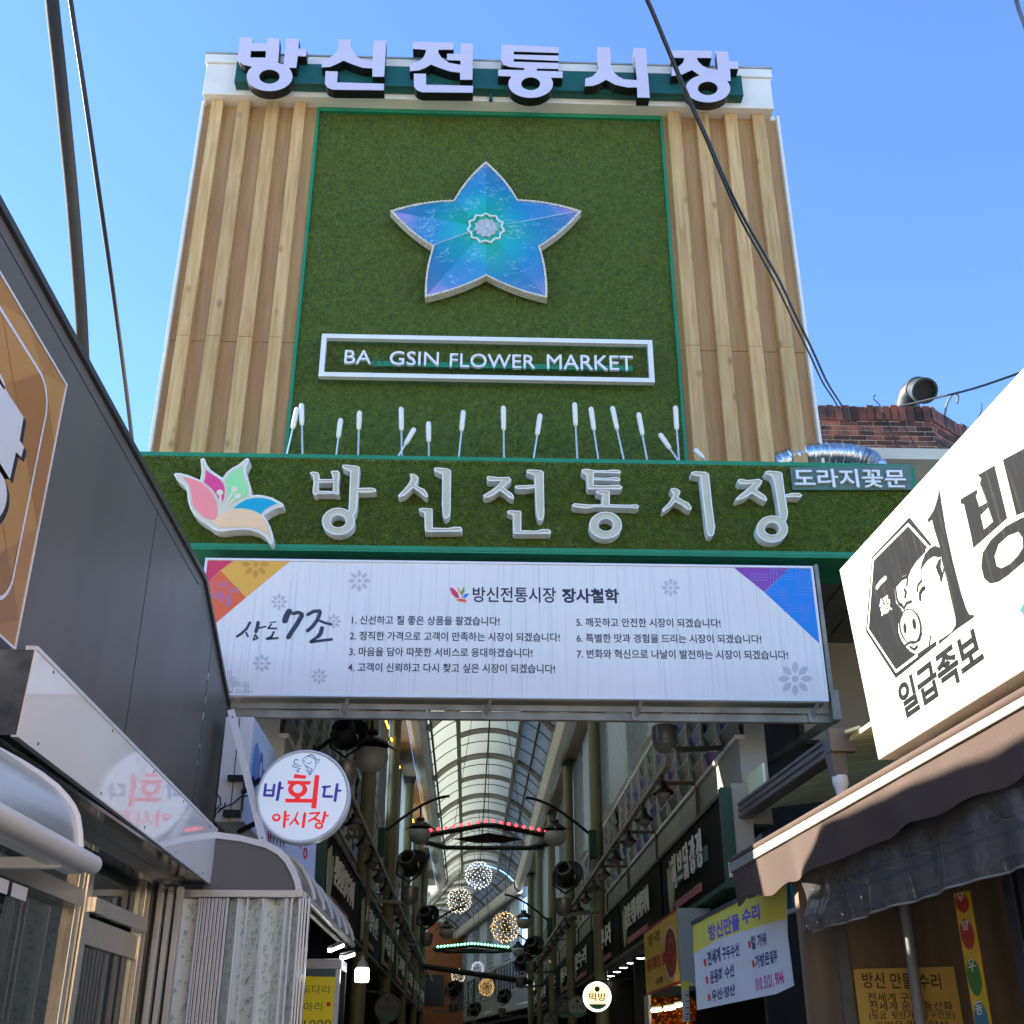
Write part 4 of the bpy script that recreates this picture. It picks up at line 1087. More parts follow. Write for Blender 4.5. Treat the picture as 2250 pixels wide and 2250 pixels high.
for (cy0, cz0, ry, rz, k) in ((9.55, .58, .16, .20, 0), (9.78, .62, .10, .15, 1), (9.95, .55, .07, .10, 0), (9.5, .36, .09, .10, 0)):
    zc = vz0 + (vz1 - vz0) * cz0; b.m = k
    b.poly(fV2, [ring(cy0, zc, ry, rz), ring(cy0 + .015, zc, ry * .55, rz * .5)] if k else [ring(cy0, zc, ry, rz)], .002 + .001 * k)
b.build('bubble_print', [mat('bubble blue', (92, 128, 196), .4), mat('bubble violet', (96, 92, 168), .4)], wp)
def f(b):
    for (u0, v0, u1, v1) in ((290,770,455,820), (245,1120,420,1185), (425,820,458,1120)):
        q0 = fV.pix(*CQ(u0, v1)); q1 = fV.pix(*CQ(u1, v0)); b.box(q0[0], q1[0], 9.22, 9.295, q0[1], q1[1])
    for pts in ([(190,960),(215,1000),(220,1060),(160,1130)],[(265,1040),(250,1090),(170,1150),(160,1190)],[(500,970),(430,975),(340,1050),(200,1110)]):
        b.tube([fV.pp(*CQ(*p)) + Vector((0, -.05, 0)) for p in pts], .006, 5)
one(f, 'bracket', mat('black steel', (28, 28, 32), .5, metal=.4), wp)
fV3 = FY(10.9)
vb = thing('vertical_print_board', 'pale blue vertical board with red marks below round sign', 'sign', fV3.pp(*CQ(1000, 1600)))
one(lambda b: b.ppoly(fV3, CQ, [[(600,1250),(1178,1250),(1140,2050),(700,2050)]], -.04, 0), 'board', mat('pale blue print', (176, 190, 222)), vb)
b = MB()
b.m = 0
for p in ((1062,1540,22,62),(1060,1760,16,70),(1012,1478,10,20)):
    b.poly(fV3, [[fV3.pix(*CQ(*q)) for q in ring(*p, 20)], [fV3.pix(*CQ(*q)) for q in ring(p[0], p[1], p[2] * .35, p[3] * .5, 20)]], .002)
b.stroke(fV3, CQ, [(660,1300),(660,1390)], 20, .002); b.stroke(fV3, CQ, [(690,1300),(690,1410)], 12, .002)
b.m = 1
for x in (715, 745, 780, 815, 848):
    b.stroke(fV3, CQ, [(x, 1330 + (x - 700) * .45), (x - 4, 1420 + (x - 700) * .4)], 9, .002); b.stroke(fV3, CQ, [(x - 14, 1370 + (x - 700) * .45), (x + 6, 1372 + (x - 700) * .45)], 9, .004)
b.build('print', [mat('print crimson', (190, 40, 60), .4), mat('print ink', (30, 34, 60), .4)], vb)

# flat brace and round lit sign
br_ = thing('flat_brace', 'slanting white flat steel brace left of the round sign', 'brace', fV.pp(*CQ(480, 760)))
p0, p1 = at(*CQ(308, 90), y=8.95), at(*CQ(640, 1435), y=8.70)
one(lambda b: b.bar(p0, p1, .055, .006, up=(0, -1, 0)), 'bar', white_clean, br_)
one(lambda b: [b.lathe(p0.lerp(p1, t) + Vector((0, -.003, 0)), (0, -1, 0), [(.008, 0), (.006, .006), (0, .007)], 8) for t in (.06, .965)], 'bolt', mat('rivet', (90, 92, 94)), br_)
YRS = 8.75
fR = FY(YRS)
rc = fR.pix(*CQ(1040, 960)); rr = fR.pix(*CQ(1510, 960))[0] - rc[0]
rs = thing('round_lit_sign', 'round white lit sign with blue and red Korean lettering and fish', 'sign', fR.P(*rc))
def f(b):
    c = fR.P(*rc, 0)
    b.lathe(c, (0, 1, 0), [(rr - .022, -.004), (rr - .010, -.012), (rr, -.006), (rr, .045), (rr - .008, .05), (rr - .008, .062), (rr, .066), (rr, .115), (rr - .01, .12), (0, .12)], 64)
one(f, 'rim', mat('white rim', (214, 222, 228), .3), rs, smooth=30)
lit = mat('lit sign acrylic', (216, 226, 238), .25, emit=(206, 226, 246), estr=.10)
one(lambda b: b.poly(fR, [[(rc[0] + (rr - .018) * math.cos(t * math.pi / 32), rc[1] + (rr - .018) * math.sin(t * math.pi / 32)) for t in range(64)]], 0), 'face', lit, rs)
RED = mat('sign red', (222, 34, 48), .35, emit=(222, 30, 44), estr=.16); NAV = mat('sign navy', (44, 46, 150), .35, emit=(44, 46, 150), estr=.12); FSH = mat('fish blue', (40, 112, 170), .35)
b = MB()
b.ppoly(fR, CQ, [[(955,740),(1076,755),(1062,790),(940,782)]], .002)
b.ppoly(fR, CQ, [[(886,806),(1119,812),(1108,848),(880,842)]], .002)
b.poly(fR, [[fR.pix(*CQ(*p)) for p in ring(985, 896, 98, 78, 32)], [fR.pix(*CQ(*p)) for p in ring(985, 888, 50, 44, 28)]], .0024)
b.ppoly(fR, CQ, [[(960,960),(1012,960),(1010,992),(957,992)]], .0028)
b.ppoly(fR, CQ, [[(862,988),(1132,990),(1130,1030),(858,1027)]], .002)
b.ppoly(fR, CQ, [[(1158,750),(1206,751),(1173,1089),(1121,1087),(1128,1030)]], .0026)
b.poly(fR, [[fR.pix(*CQ(*p)) for p in ring(770, 1180, 44, 40, 24)], [fR.pix(*CQ(*p)) for p in ring(770, 1178, 22, 19, 20)]], .002)
for w_, pts in ((28,[(860,1122),(848,1272)]),(18,[(855,1168),(898,1160)]),(18,[(852,1200),(892,1196)]),(18,[(985,1130),(960,1190),(908,1250)]),(24,[(958,1195),(990,1245)]),(30,[(1058,1140),(1040,1272)]),
   (20,[(1108,1138),(1205,1132),(1160,1180),(1100,1215)]),(22,[(1150,1190),(1208,1215)]),(28,[(1262,1128),(1240,1225)]),(18,[(1250,1165),(1292,1160)])):
    b.stroke(fR, CQ, pts, w_, .002)
b.poly(fR, [[fR.pix(*CQ(*p)) for p in ring(1200, 1262, 44, 36, 24)], [fR.pix(*CQ(*p)) for p in ring(1200, 1260, 22, 16, 20)]], .0034)
b.build('red_lettering', RED, rs)
b = MB()
for w_, pts in ((26,[(662,845),(648,955),(735,958),(748,850)]),(18,[(660,905),(738,905)]),(30,[(806,830),(780,998)]),(22,[(800,885),(835,880)]),
   (22,[(1238,872),(1310,865)]),(26,[(1262,870),(1246,965),(1330,968)]),(30,[(1385,846),(1362,1008)]),(22,[(1378,908),(1418,908)])):
    b.stroke(fR, CQ, pts, w_, .002)
b.build('blue_lettering', NAV, rs)
b = MB()
for w_, pts in ((6,[(1030,605),(1045,580),(1080,562),(1120,565),(1155,590),(1172,620),(1168,660),(1145,700),(1112,750)]),(6,[(1030,605),(1058,608),(1040,625),(1060,650),(1085,690),(1110,720)]),
   (9,[(1090,555),(1120,540),(1155,560),(1178,600)]),(6,[(1172,600),(1208,592),(1190,630),(1165,625)]),(7,[(1060,650),(1090,672),(1130,690),(1104,750),(1092,715),(1068,705)]),(6,[(1075,625),(1110,640),(1125,610)]),
   (9,[(1078,585),(1079,586)]),(9,[(990,600),(965,590),(948,612),(958,645),(985,645)]),(8,[(930,650),(950,672),(990,668),(1015,655)]),(8,[(1015,685),(985,690),(978,715),(995,720),(1000,705)]),
   (5,[(1100,562),(1108,548)]),(5,[(1125,570),(1135,552)]),(5,[(1145,585),(1160,570)])):
    b.stroke(fR, CQ, pts, w_, .002)
b.build('fish_drawing', FSH, rs)
def f(b):
    b.bar(fR.P(rc[0] - rr + .01, rc[1] + .13, -.05), Vector((vx1 - .02, 9.25, fR.P(*rc).z + .13)), .03, .03); b.bar(fR.P(rc[0] - rr + .03, rc[1] - .18, -.05), Vector((vx1 - .02, 9.25, fR.P(*rc).z - .18)), .03, .03)
one(f, 'arm', mat('black steel', (28, 28, 32)), rs)

# ================================================================ right-hand shop building
CR = crop(1400, 1550, .43996); CP = crop(1880, 1050, .3053); CRB = crop(1650, 1900, .31056); CBN = crop(1500, 1880, .19157)
fPt = FRR(2.95)
PTL = fPt.pp(*C4(345, 990)); s_t = PTL.dot(RD)
lo_, hi_ = 2.0, 4.5
for _ in range(40):
    m_ = (lo_ + hi_) / 2
    if FRR(m_).pp(*C4(525, 1870)).dot(RD) < s_t: lo_ = m_
    else: hi_ = m_
cB = m_
PBL = FRR(cB).pp(*C4(525, 1870))
fP = Fr(PTL, -RD, PTL - PBL)
rb = thing('shop_building', 'right hand shop building carrying the white pig sign over brown awning', 'building', (5.5, 5, 0))
def wallbox(b, c0, c1, s0, s1, z0, z1):
    q = [RN * c0 + RD * s0, RN * c1 + RD * s0, RN * c1 + RD * s1, RN * c0 + RD * s1]
    b.hexa([p + Vector((0, 0, z0)) for p in q], [p + Vector((0, 0, z1)) for p in q])
wall_r = mat('grimy render', (150, 142, 128), .85, var=.2, scale=1.5)
def f(b):
    wallbox(b, max(cB, 2.95) + .35, 8, .2, 7.2, 2.9, 4.9); wallbox(b, 5.2, 8, .2, 8.4, 0, 2.9); wallbox(b, 3.35, 5.19, .2, 1.2, 0, 2.9)
one(f, 'wall', wall_r, rb)
ob_ = thing('street_building', 'tan rendered shop building just outside the frame on the right', 'building', (4, -4, 0))
one(lambda b: (wallbox(b, 2.95, 8, -14, .15, 0, 6.5), wallbox(b, 2.80, 8.1, -14.1, .16, 3.0, 3.3), wallbox(b, 2.80, 8.1, -14.1, .16, 6.501, 6.7)), 'wall', mat('tan render', (206, 176, 140), .8, var=.1, scale=1), ob_)
one(lambda b: [wallbox(b, 2.93, 2.96, -12 + 3 * k, -10.4 + 3 * k, .1, 2.4) for k in range(4)], 'shop_window', mat('shop glass dark', (40, 46, 50), .1), ob_)
oc = thing('facing_building', 'unseen cream building added behind the viewer for warm bounce light', 'building', (0, -20, 0))  # never in view; added for the warm light it bounces onto the gate
one(lambda b: (b.box(-18, 9, -28, -19, 0, 11), b.box(-18.2, 9.2, -28.2, -18.8, 11.001, 11.4), b.box(-18, 9, -18.995, -18.6, 3.2, 3.5)), 'wall', mat('cream render', (226, 208, 178), .8, var=.08, scale=1), oc)
one(lambda b: [b.box(-16.5 + 4.4 * k, -14.2 + 4.4 * k, -19.0, -18.97, z, z + 1.6) for k in range(6) for z in (4.6, 7.8)], 'shop_window', mat('shop glass dark', (40, 46, 50)), oc)
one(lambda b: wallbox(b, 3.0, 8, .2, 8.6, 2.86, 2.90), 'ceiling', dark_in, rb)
pg = thing('pig_sign', 'white sunlit signboard with dark hexagon pig emblem and big Korean letters', 'sign', PTL)
HW = (PTL - PBL).length
def pig_face():
    m = mat('pig sign film', (186, 184, 175), .4, var=.02, scale=1.0)
    t = m.node_tree; N = t.nodes; L = t.links; b = N['Principled BSDF']; src = b.inputs['Base Color'].links[0].from_socket
    tc = N.new('ShaderNodeTexCoord'); mp = N.new('ShaderNodeMapping'); mp.inputs['Scale'].default_value = (14, 14, .25); L.new(tc.outputs['Object'], mp.inputs[0])
    nz = N.new('ShaderNodeTexNoise'); nz.inputs['Scale'].default_value = 1.3; nz.inputs['Detail'].default_value = 5; L.new(mp.outputs[0], nz.inputs['Vector'])
    mr = N.new('ShaderNodeMapRange'); mr.inputs[1].default_value = .55; mr.inputs[2].default_value = .78; mr.inputs[4].default_value = .5; L.new(nz.outputs['Fac'], mr.inputs[0])
    mx = N.new('ShaderNodeMix'); mx.data_type = 'RGBA'; mx.inputs[7].default_value = lin((190, 178, 156)) + (1,)
    L.new(mr.outputs[0], mx.inputs[0]); L.new(src, mx.inputs[6]); L.new(mx.outputs[2], b.inputs['Base Color'])
    return m
def pig_ink():
    m = mat('weathered black vinyl', (18, 19, 21), .6, rgb2=(23, 24, 26), scale=2, spec=.12)
    t = m.node_tree; N = t.nodes; L = t.links; b = N['Principled BSDF']; src = b.inputs['Base Color'].links[0].from_socket
    tc = N.new('ShaderNodeTexCoord'); mp = N.new('ShaderNodeMapping'); mp.inputs['Scale'].default_value = (30, 30, .4); L.new(tc.outputs['Object'], mp.inputs[0])
    nz = N.new('ShaderNodeTexNoise'); nz.inputs['Scale'].default_value = 1.3; nz.inputs['Detail'].default_value = 6; L.new(mp.outputs[0], nz.inputs['Vector'])
    mr = N.new('ShaderNodeMapRange'); mr.inputs[1].default_value = .53; mr.inputs[2].default_value = .74; mr.inputs[4].default_value = .16; L.new(nz.outputs['Fac'], mr.inputs[0])
    mx = N.new('ShaderNodeMix'); mx.data_type = 'RGBA'; mx.inputs[7].default_value = lin((110, 106, 100)) + (1,)
    L.new(mr.outputs[0], mx.inputs[0]); L.new(src, mx.inputs[6]); L.new(mx.outputs[2], b.inputs['Base Color'])
    return m
one(lambda b: b.fbox(fP, 0, 4.6, -HW, 0, -.16, -.002), 'panel', mat('sign box ivory', (196, 190, 172), .5, var=.1), pg, bev=.004)
one(lambda b: b.add([fP.P(.004, -HW + .004), fP.P(4.596, -HW + .004), fP.P(4.596, -.004), fP.P(.004, -.004)], [(0, 1, 2, 3)]), 'face', pig_face(), pg)
HEX = [(388,283),(548,480),(520,497),(478,535),(430,605),(378,690),(340,708),(278,782),(292,900),(330,942),(342,985),(308,1050),(308,1110),(330,1170),(362,1215),(395,1250),(440,1270),(583,1172),(583,1206),(290,1442),(75,1105),(118,570)]
b = MB()
b.ppoly(fP, CP, [HEX], .001)
b.ppoly(fP, CP, [[(604,80),(622,200),(650,370),(700,600),(760,830),(798,945),(820,985),(850,985),(853,1003),(720,1095),(602,1197),(600,1170),(690,1112),(722,1058),(718,1000),(690,880),(655,720),(622,600),(605,490),(570,380),(550,300),(525,322),(520,300),(565,230),(590,150)]], .0014)
b.ppoly(fP, CP, [[(466,672),(478,610),(500,550),(535,508),(572,488),(604,500),(622,560),(605,572),(560,565),(520,592),(490,630)]], .0018)
b.ppoly(fP, CP, [[(578,640),(598,590),(616,580),(612,640),(628,690),(634,640),(640,670),(615,760),(604,705),(590,680)]], .0018)
for w_, pts in ((9,[(370,775),(376,700),(400,645),(440,585),(498,525)]),(10,[(282,785),(330,730),(370,708)]),(10,[(288,790),(298,870),(312,905),(340,928)]),(10,[(318,905),(335,915)]),
   (7,[(358,1205),(400,1178),(432,1182),(462,1165),(470,1135)]),(9,[(392,1215),(425,1236),(444,1212)]),(15,[(466,872),(464,835),(480,802),(496,793)]),(8,[(446,815),(450,770),(476,740)]),
   (11,[(352,805),(364,822),(357,858)]),(9,[(348,940),(368,902),(402,888)]),(7,[(455,1170),(478,1120)]),(7,[(540,1140),(532,1200)])):
    b.stroke(fP, CP, pts, w_, .0022)
def rot_el(cx, cy_, rx, ry, a, n=36):
    ca, sa = math.cos(R(a)), math.sin(R(a))
    return [(cx + rx * math.cos(2 * math.pi * i / n) * ca - ry * math.sin(2 * math.pi * i / n) * sa, cy_ + rx * math.cos(2 * math.pi * i / n) * sa + ry * math.sin(2 * math.pi * i / n) * ca) for i in range(n)]
b.ppoly(fP, CP, [rot_el(396, 1068, 80, 128, -8), rot_el(394, 1068, 70, 121, -8)], .003)
b.ppoly(fP, CP, [rot_el(356, 1082, 10, 38, -4)], .003); b.ppoly(fP, CP, [rot_el(423, 1050, 12, 40, -6)], .003)
b.ppoly(fP, CP, [[(755,155),(872,84),(878,105),(866,130),(890,207),(947,176),(895,40),(905,5),(880,-20),(1000,-90),(1092,290),(848,506),(833,420),(780,190),(758,186)],[(900,270),(955,214),(990,315),(924,372)]], .001)
b.ppoly(fP, CP, [[(1060,-130),(1230,-220),(1330,200),(1158,270)]], .001)
b.ppoly(fP, CP, [[(905,640),(915,540),(975,445),(1080,350),(1200,285),(1330,250),(1420,330),(1330,540),(1210,606),(1100,700),(1030,748),(970,762),(925,722)],[(1000,565),(1028,480),(1100,415),(1172,388),(1202,430),(1206,500),(1168,562),(1110,620),(1050,650),(1015,635)]], .001)
b.text(fP, '일급족보', CP(350, 1750), CP(936, 1336), 262 * .3053, .001, wt=.032)
b.build('black_print', pig_ink(), pg)
b = MB()
for pts in ([(531,500),(381,335),(130,588),(93,1090),(295,1393),(447,1277)],):
    b.stroke(fP, CP, pts, 10, .0026)
b.stroke(fP, CP, [(155,790),(180,755),(218,720)], 13, .0026)
b.text(fP, '級', CP(192, 1000), CP(268, 948), 125 * .3053, .0026, wt=.01)
b.build('white_print', mat('pig sign white ink', (222, 222, 216), .4), pg)
one(lambda b: b.ppoly(fP, CP, [[(1182,955),(1212,900),(1300,850),(1300,1000),(1212,1025),(1205,975)]], .001), 'teal_print', mat('teal ink', (40, 104, 106), .4), pg)

# ---- brown awning
cA = 2.55
fA = FRR(cA)
aw = thing('shop_awning', 'dusty brown shop awning with grey white front bar and hanging valance', 'awning', fA.pp(*CR(1000, 560)))
brown = mat('awning brown fabric', (76, 60, 51), .85, rgb2=(92, 75, 64), scale=2.2, bump=.25, bscale=220, stretch=(1, 1, .6))
TLa, TRa = fA.pix(*CR(470, 790)), fA.pix(*CR(1932, -38)); BLa, BRa = fA.pix(*CR(490, 828)), fA.pix(*CR(1932, 14))
aL = TLa[0]; zb_t = (TLa[1] + TRa[1]) / 2
k1 = (TRa[1] - TLa[1]) / (TRa[0] - TLa[0]); k2 = (BRa[1] - BLa[1]) / (BRa[0] - BLa[0])
aE = TRa[0] + 1.6
def zt_at(a): return TLa[1] + k1 * (a - TLa[0])
def zb_at(a): return BLa[1] + k2 * (a - BLa[0])
def f(b):
    b.hexa([fA.P(aL, zb_at(aL), -.03), fA.P(aE, zb_at(aE), -.03), fA.P(aE, zb_at(aE), .02), fA.P(aL, zb_at(aL), .02)], [fA.P(aL, zt_at(aL), -.03), fA.P(aE, zt_at(aE), -.03), fA.P(aE, zt_at(aE), .02), fA.P(aL, zt_at(aL), .02)])
one(f, 'front_bar', mat('dusty white bar', (150, 146, 132), .6, var=.25, scale=14, stretch=(1, 1, 3)), aw, bev=.006)
one(lambda b: b.box(*sorted((fA.P(aL, 0, .0).x - .02, fA.P(aL, 0, 0).x + .03)), fA.P(aL, 0).y - .001, fA.P(aL, 0).y + .02, zb_at(aL) - .03, zt_at(aL) + .015), 'end_cap', mat('end cap ivory', (214, 208, 192), .5), aw, bev=.005)
one(lambda b: b.tube([fA.P(aL + (aE - aL) * t / 20, zt_at(aL + (aE - aL) * t / 20) + .022, -.005) for t in range(21)], .024, 10), 'fabric_roll', brown, aw, smooth=50)
def f(b):
    n = 90; vs = []; fs = []
    for i in range(n + 1):
        a = aL + .03 + (aE - aL - .03) * i / n
        for j in range(6):
            t = j / 5
            d = (.245 if a > TLa[0] + 1.2 else .245 + (.02) * math.sin(6 * a)) + .008 * math.sin(9 * a)
            h = .006 + t * (.022 * math.sin(4.2 * a) + .012 * math.sin(11 * a + 1)) - .03 * t
            vs.append(fA.P(a, zb_at(a) + .004 - d * t, h))
    for i in range(n):
        for j in range(5):
            o = i * 6 + j; fs.append((o, o + 1, o + 7, o + 6))
    b.add(vs, fs)
one(f, 'valance', brown, aw, smooth=60)
def f(b):
    n = 30
    q = [fA.P(aL + .02, zt_at(aL) + .02, -.02), fA.P(aE, zt_at(aE) + .02, -.02), fA.P(aE, zt_at(aE) + .34, -.62), fA.P(aL + .02, zt_at(aL) + .34, -.62)]
    b.add(q, [(0, 1, 2, 3)])
one(f, 'top_fabric', brown, aw)
arms = mat('awning steel', (96, 94, 92), .5, metal=.5)
for a in (aL + .5, aL + 2.2, aL + 3.9):
    one(lambda b: (b.bar(fA.P(a, zb_at(a) + .02, -.05), fA.P(a + .15, zb_at(a) + .24, -.6), .035, .035), b.bar(fA.P(a, zb_at(a) + .02, -.04), fA.P(a, zb_at(a) - .25, -.5), .03, .03)), 'arm', arms, aw)

# ---- shop front behind the vinyl
fC = FRR(3.0)
sh = thing('open_shopfront', 'dim repair shop front with grey beam, blue grey post and panes', 'shopfront', fC.pp(*CR(1300, 900)))
beam_m = mat('grey painted beam', (120, 118, 124), .45, var=.1, scale=2)
y0, y1 = fC.pix(*CR(880, 960))[0], fC.pix(*CR(880, 960))[0] + 6
zt1, zt2 = fC.pix(*CR(1500, 770))[1], fC.pix(*CR(1500, 870))[1]
one(lambda b: (b.fbox(fC, y0, y1, zt2, zt1, -.10, 0), b.fbox(fC, y0, y1, zt1 + .02, zt1 + .06, -.1, .03), b.fbox(fC, y0, y1, zt1 + .12, zt1 + .3, -.12, -.02)), 'beam', beam_m, sh, bev=.004)
fC2 = FRR(2.90)
p0 = fC2.pix(*CR(935, 1200)); p1 = fC2.pix(*CR(990, 1200))
one(lambda b: b.fbox(fC2, p0[0], p0[0] + .05, 0, zt2, -.10, 0), 'corner_post', mat('blue grey post', (128, 148, 158), .35, metal=.3, var=.1), sh, bev=.004)
one(lambda b: b.fbox(fC2, p0[0] - .018, p0[0] - .001, 0, zt2, -.10, .006), 'post_edge', white_clean, sh)
fC3 = FRR(3.3)
q0 = fC3.pix(*CR(1338, 1030))
one(lambda b: b.tube([fC3.P(q0[0], 0), fC3.P(q0[0], zt1 - .02)], .035, 14), 'pipe_post', mat('grey pipe post', (150, 148, 146), .4, var=.08), sh, smooth=50)
for X, wd_ in ((1820, .10), (1900, .12)):
    a = fC.pix(*CR(X, 900))[0]
    one(lambda b: b.fbox(fC, a, a + wd_, 0, zt2, -.12, .0), 'frame_post', mat('dark frame', (46, 46, 50), .5, var=.1), sh, bev=.004)
YF = 7.6
def f(b):
    b.box(2.2, 5.3, YF + .4, YF + .5, 0, 2.84)
one(f, 'far_wall', mat('brown far wall', (132, 112, 86), .75, rgb2=(100, 84, 64), scale=2.0, stretch=(3, 3, .5)), sh)
one(lambda b: wallbox(b, 5.0, 5.1, .2, 8.0, 0, 2.84), 'back_wall', dark_in, sh)
fNt = FY(YF + .38)
def f(b):
    b.ppoly(fNt, CRB, [[(640,470),(690,460),(760,1300),(690,1300)]], 0)
one(lambda b: b.ppoly(fNt, CRB, [[(590,470),(660,455),(770,1300),(680,1300)]], -.03, 0.02), 'conduit', mat('dusty post', (104, 100, 92), .6, var=.2, scale=6), sh)
# handwritten yellow notice
no = thing('yellow_notice', 'yellow paper notice with black handwritten Korean in the dim shop', 'notice', fNt.pp(*CRB(1050, 900)))
one(lambda b: b.ppoly(fNt, CRB, [[(722,740),(1430,722),(1520,1250),(785,1270)]], .004, .012), 'paper', mat('notice yellow', (214, 178, 84), .7, var=.08, scale=3), no)
b = MB(); fNo = fNt.off(.013)
for st, x0, x1, y, yr, h in (('방신 만물 수리', 795, 1350, 872, 885, 112), ('전세계 구두', 830, 1190, 972, 972, 66), ('전세계 운동 등산화', 842, 1430, 1035, 1030, 66), ('(뒷굽. 뒷안가 · 방구전문)', 840, 1445, 1105, 1098, 66), ('가방은 일부 양산', 880, 1400, 1165, 1160, 60)):
    b.text(fNo, st, CRB(x0, y), CRB(x1, yr), h * .31056, .001, wt=.006)
b.build('handwriting', mat('marker ink', (30, 26, 22), .5), no)
# ribbon sign
fRi = FRR(3.05)
ri = thing('ribbon_sign', 'narrow yellow vertical ribbon sign with red and green patches', 'sign', fRi.pp(*CRB(1560, 650)))
RQ = [(1432,205),(1535,185),(1720,1300),(1610,1300)]
one(lambda b: b.ppoly(fRi, CRB, [RQ], -.012, 0), 'strip', mat('ribbon yellow', (216, 176, 36), .5, var=.1, scale=5), ri)
def pr(y, t):
    k = (y - 200) / 1100
    return (1432 + (1610 - 1432) * k) * (1 - t) + (1535 + (1720 - 1535) * k) * t
b = MB()
for k, (ya, yb_) in enumerate(((200,340),(380,600),(660,930),(960,1290))):
    b.m = (0, 0, 1, 2)[k]
    ym = (ya + yb_) / 2
    b.ppoly(fRi, CRB, [[(pr(ym + (yb_ - ya) / 2 * math.sin(q), .5 + .46 * math.cos(q)), ym + (yb_ - ya) / 2 * math.sin(q)) for q in [i * math.pi / 12 for i in range(24)]]], .001)
b.build('patches', [mat('patch red', (176, 52, 32), .5), mat('patch green', (64, 118, 44), .5), mat('patch teal', (60, 120, 130), .5)], ri)
b = MB()
for ch, y, h in (('무', 270, 60), ('우', 765, 90), ('동', 1070, 90), ('양', 470, 70)):
    b.text(fRi, ch, CRB(pr(y, .22), y), CRB(pr(y - 14, .72), y - 14), h * .31056, .002, wt=.015)
b.build('letters', mat('ribbon ivory', (226, 222, 200), .5), ri)

# ---- clear vinyl sheet hanging under the awning
fVy = FRR(2.64)
vy = thing('vinyl_sheet', 'clear creased vinyl weather sheet hanging beneath the brown awning', 'vinyl sheet', fVy.pp(*CR(1300, 900)))
vin = clear('clear vinyl', (216, 210, 206), .88, .07, bump=.35, bscale=5.0)
g0 = fVy.pix(*CR(845, 1000))[0]
zB0 = fVy.pix(*CR(860, 1138))[1]; zB1 = fVy.pix(*CR(1932, 800)); zT0 = fVy.pix(*CR(1000, 730))[1]
def f(b):
    n = 70; m = 12; vs = []; fs = []
    for i in range(n + 1):
        t = i / n; a = g0 + (zB1[0] + .8 - g0) * t
        zb2 = zB0 + (zB1[1] - zB0) * (a - g0) / (zB1[0] - g0)
        for j in range(m + 1):
            s_ = j / m; z = zT0 + .06 + (zb2 - zT0 - .06) * s_
            h = .02 * math.sin(7 * a + 2 * s_) * s_ + .012 * math.sin(19 * a) * s_ + .05 * math.exp(-((t - .02) / .03) ** 2) * s_ + .03 * math.sin(9 * s_) * math.exp(-((t - .06) / .08) ** 2)
            vs.append(fVy.P(a - .03 * math.sin(5 * s_) * (1 if i == 0 else 0), z, h))
    for i in range(n):
        for j in range(m):
            o = i * (m + 1) + j; fs.append((o, o + 1, o + m + 2, o + m + 1))
    b.add(vs, fs)
one(f, 'sheet', vin, vy, smooth=60)
def f(b):
    n = 70
    P = []
    for i in range(n + 1):
        t = i / n; a = g0 + (zB1[0] + .8 - g0) * t
        P.append(fVy.P(a, zB0 + (zB1[1] - zB0) * (a - g0) / (zB1[0] - g0), .02 * math.sin(7 * a + 2) + .012 * math.sin(19 * a)))
    b.tube(P, .006, 5)
one(f, 'hem', clear('vinyl hem', (190, 186, 176), .45, .2), vy)
ropes = thing('rope_line', 'thin looped white rope strung under the brown awning', 'rope', fVy.pp(*CR(1300, 760)))
def f(b):
    fq = FRR(2.8)
    for (x, y) in ((1030, 840), (1180, 765), (1345, 690), (1540, 610), (1750, 520)):
        b.tube([fq.pp(*CR(x - 2, y + 50)), fq.pp(*CR(x, y - 5)), fq.pp(*CR(x + 35, y + 30)), fq.pp(*CR(x + 75, y + 50)), fq.pp(*CR(x + 125, y + 46))], .004, 5)
one(f, 'rope', mat('dusty rope', (176, 168, 150), .8), ropes)

# ---- hanging banner
P1 = at(*CR(745, 880), y=8.75); P2 = at(*CR(280, 1090), y=10.3)
dd = P1 - P2; dd.z = 0
fBn = Fr(P1, dd, (0, 0, 1))
bn = thing('repair_banner', 'pale blue and yellow cloth banner with repair services in Korean', 'banner', P1)
one(lambda b: b.ppoly(fBn, CBN, [[(120,800),(875,395),(1185,250),(1200,900),(1275,1490),(1075,1585),(165,1772),(130,1130)]], -.004, 0), 'cloth', mat('banner pale cloth', (206, 214, 220), .8, var=.05, scale=4, bump=.08, bscale=14), bn)
one(lambda b: b.ppoly(fBn, CBN, [[(120,800),(875,400),(1185,262),(1193,720),(960,785),(680,870),(400,960),(126,1130)]], .001), 'yellow_stripe', mat('banner yellow', (212, 208, 92), .8, var=.04, scale=5), bn)
b = MB(); fb2 = fBn
for st, x0, y0_, x1, y1_, h in (('방신만물', 305, 985, 662, 850, 190), ('수리', 690, 805, 895, 735, 190), ):
    b.text(fb2, st, CBN(x0, y0_), CBN(x1, y1_), h * .19157, .002, wt=.04)
b.build('violet_lettering', mat('banner violet', (104, 96, 190), .7), bn)
b = MB()
for st, x0, y0_, x1, y1_, h in (('전세계', 292, 1270, 440, 1212, 165), ('구두수선', 462, 1205, 655, 1150, 150), ('운동화', 322, 1478, 470, 1428, 150), ('수선', 492, 1420, 597, 1385, 150), ('우산·양산', 340, 1678, 610, 1600, 130),
      ('칼 가위', 795, 1082, 968, 1030, 155), ('가방은', 838, 1300, 1005, 1245, 150), ('일부', 1010, 1245, 1095, 1215, 150)):
    b.text(fb2, st, CBN(x0, y0_), CBN(x1, y1_), h * .19157, .002, wt=.035)
b.build('navy_lettering', mat('banner navy', (66, 70, 120), .7), bn)
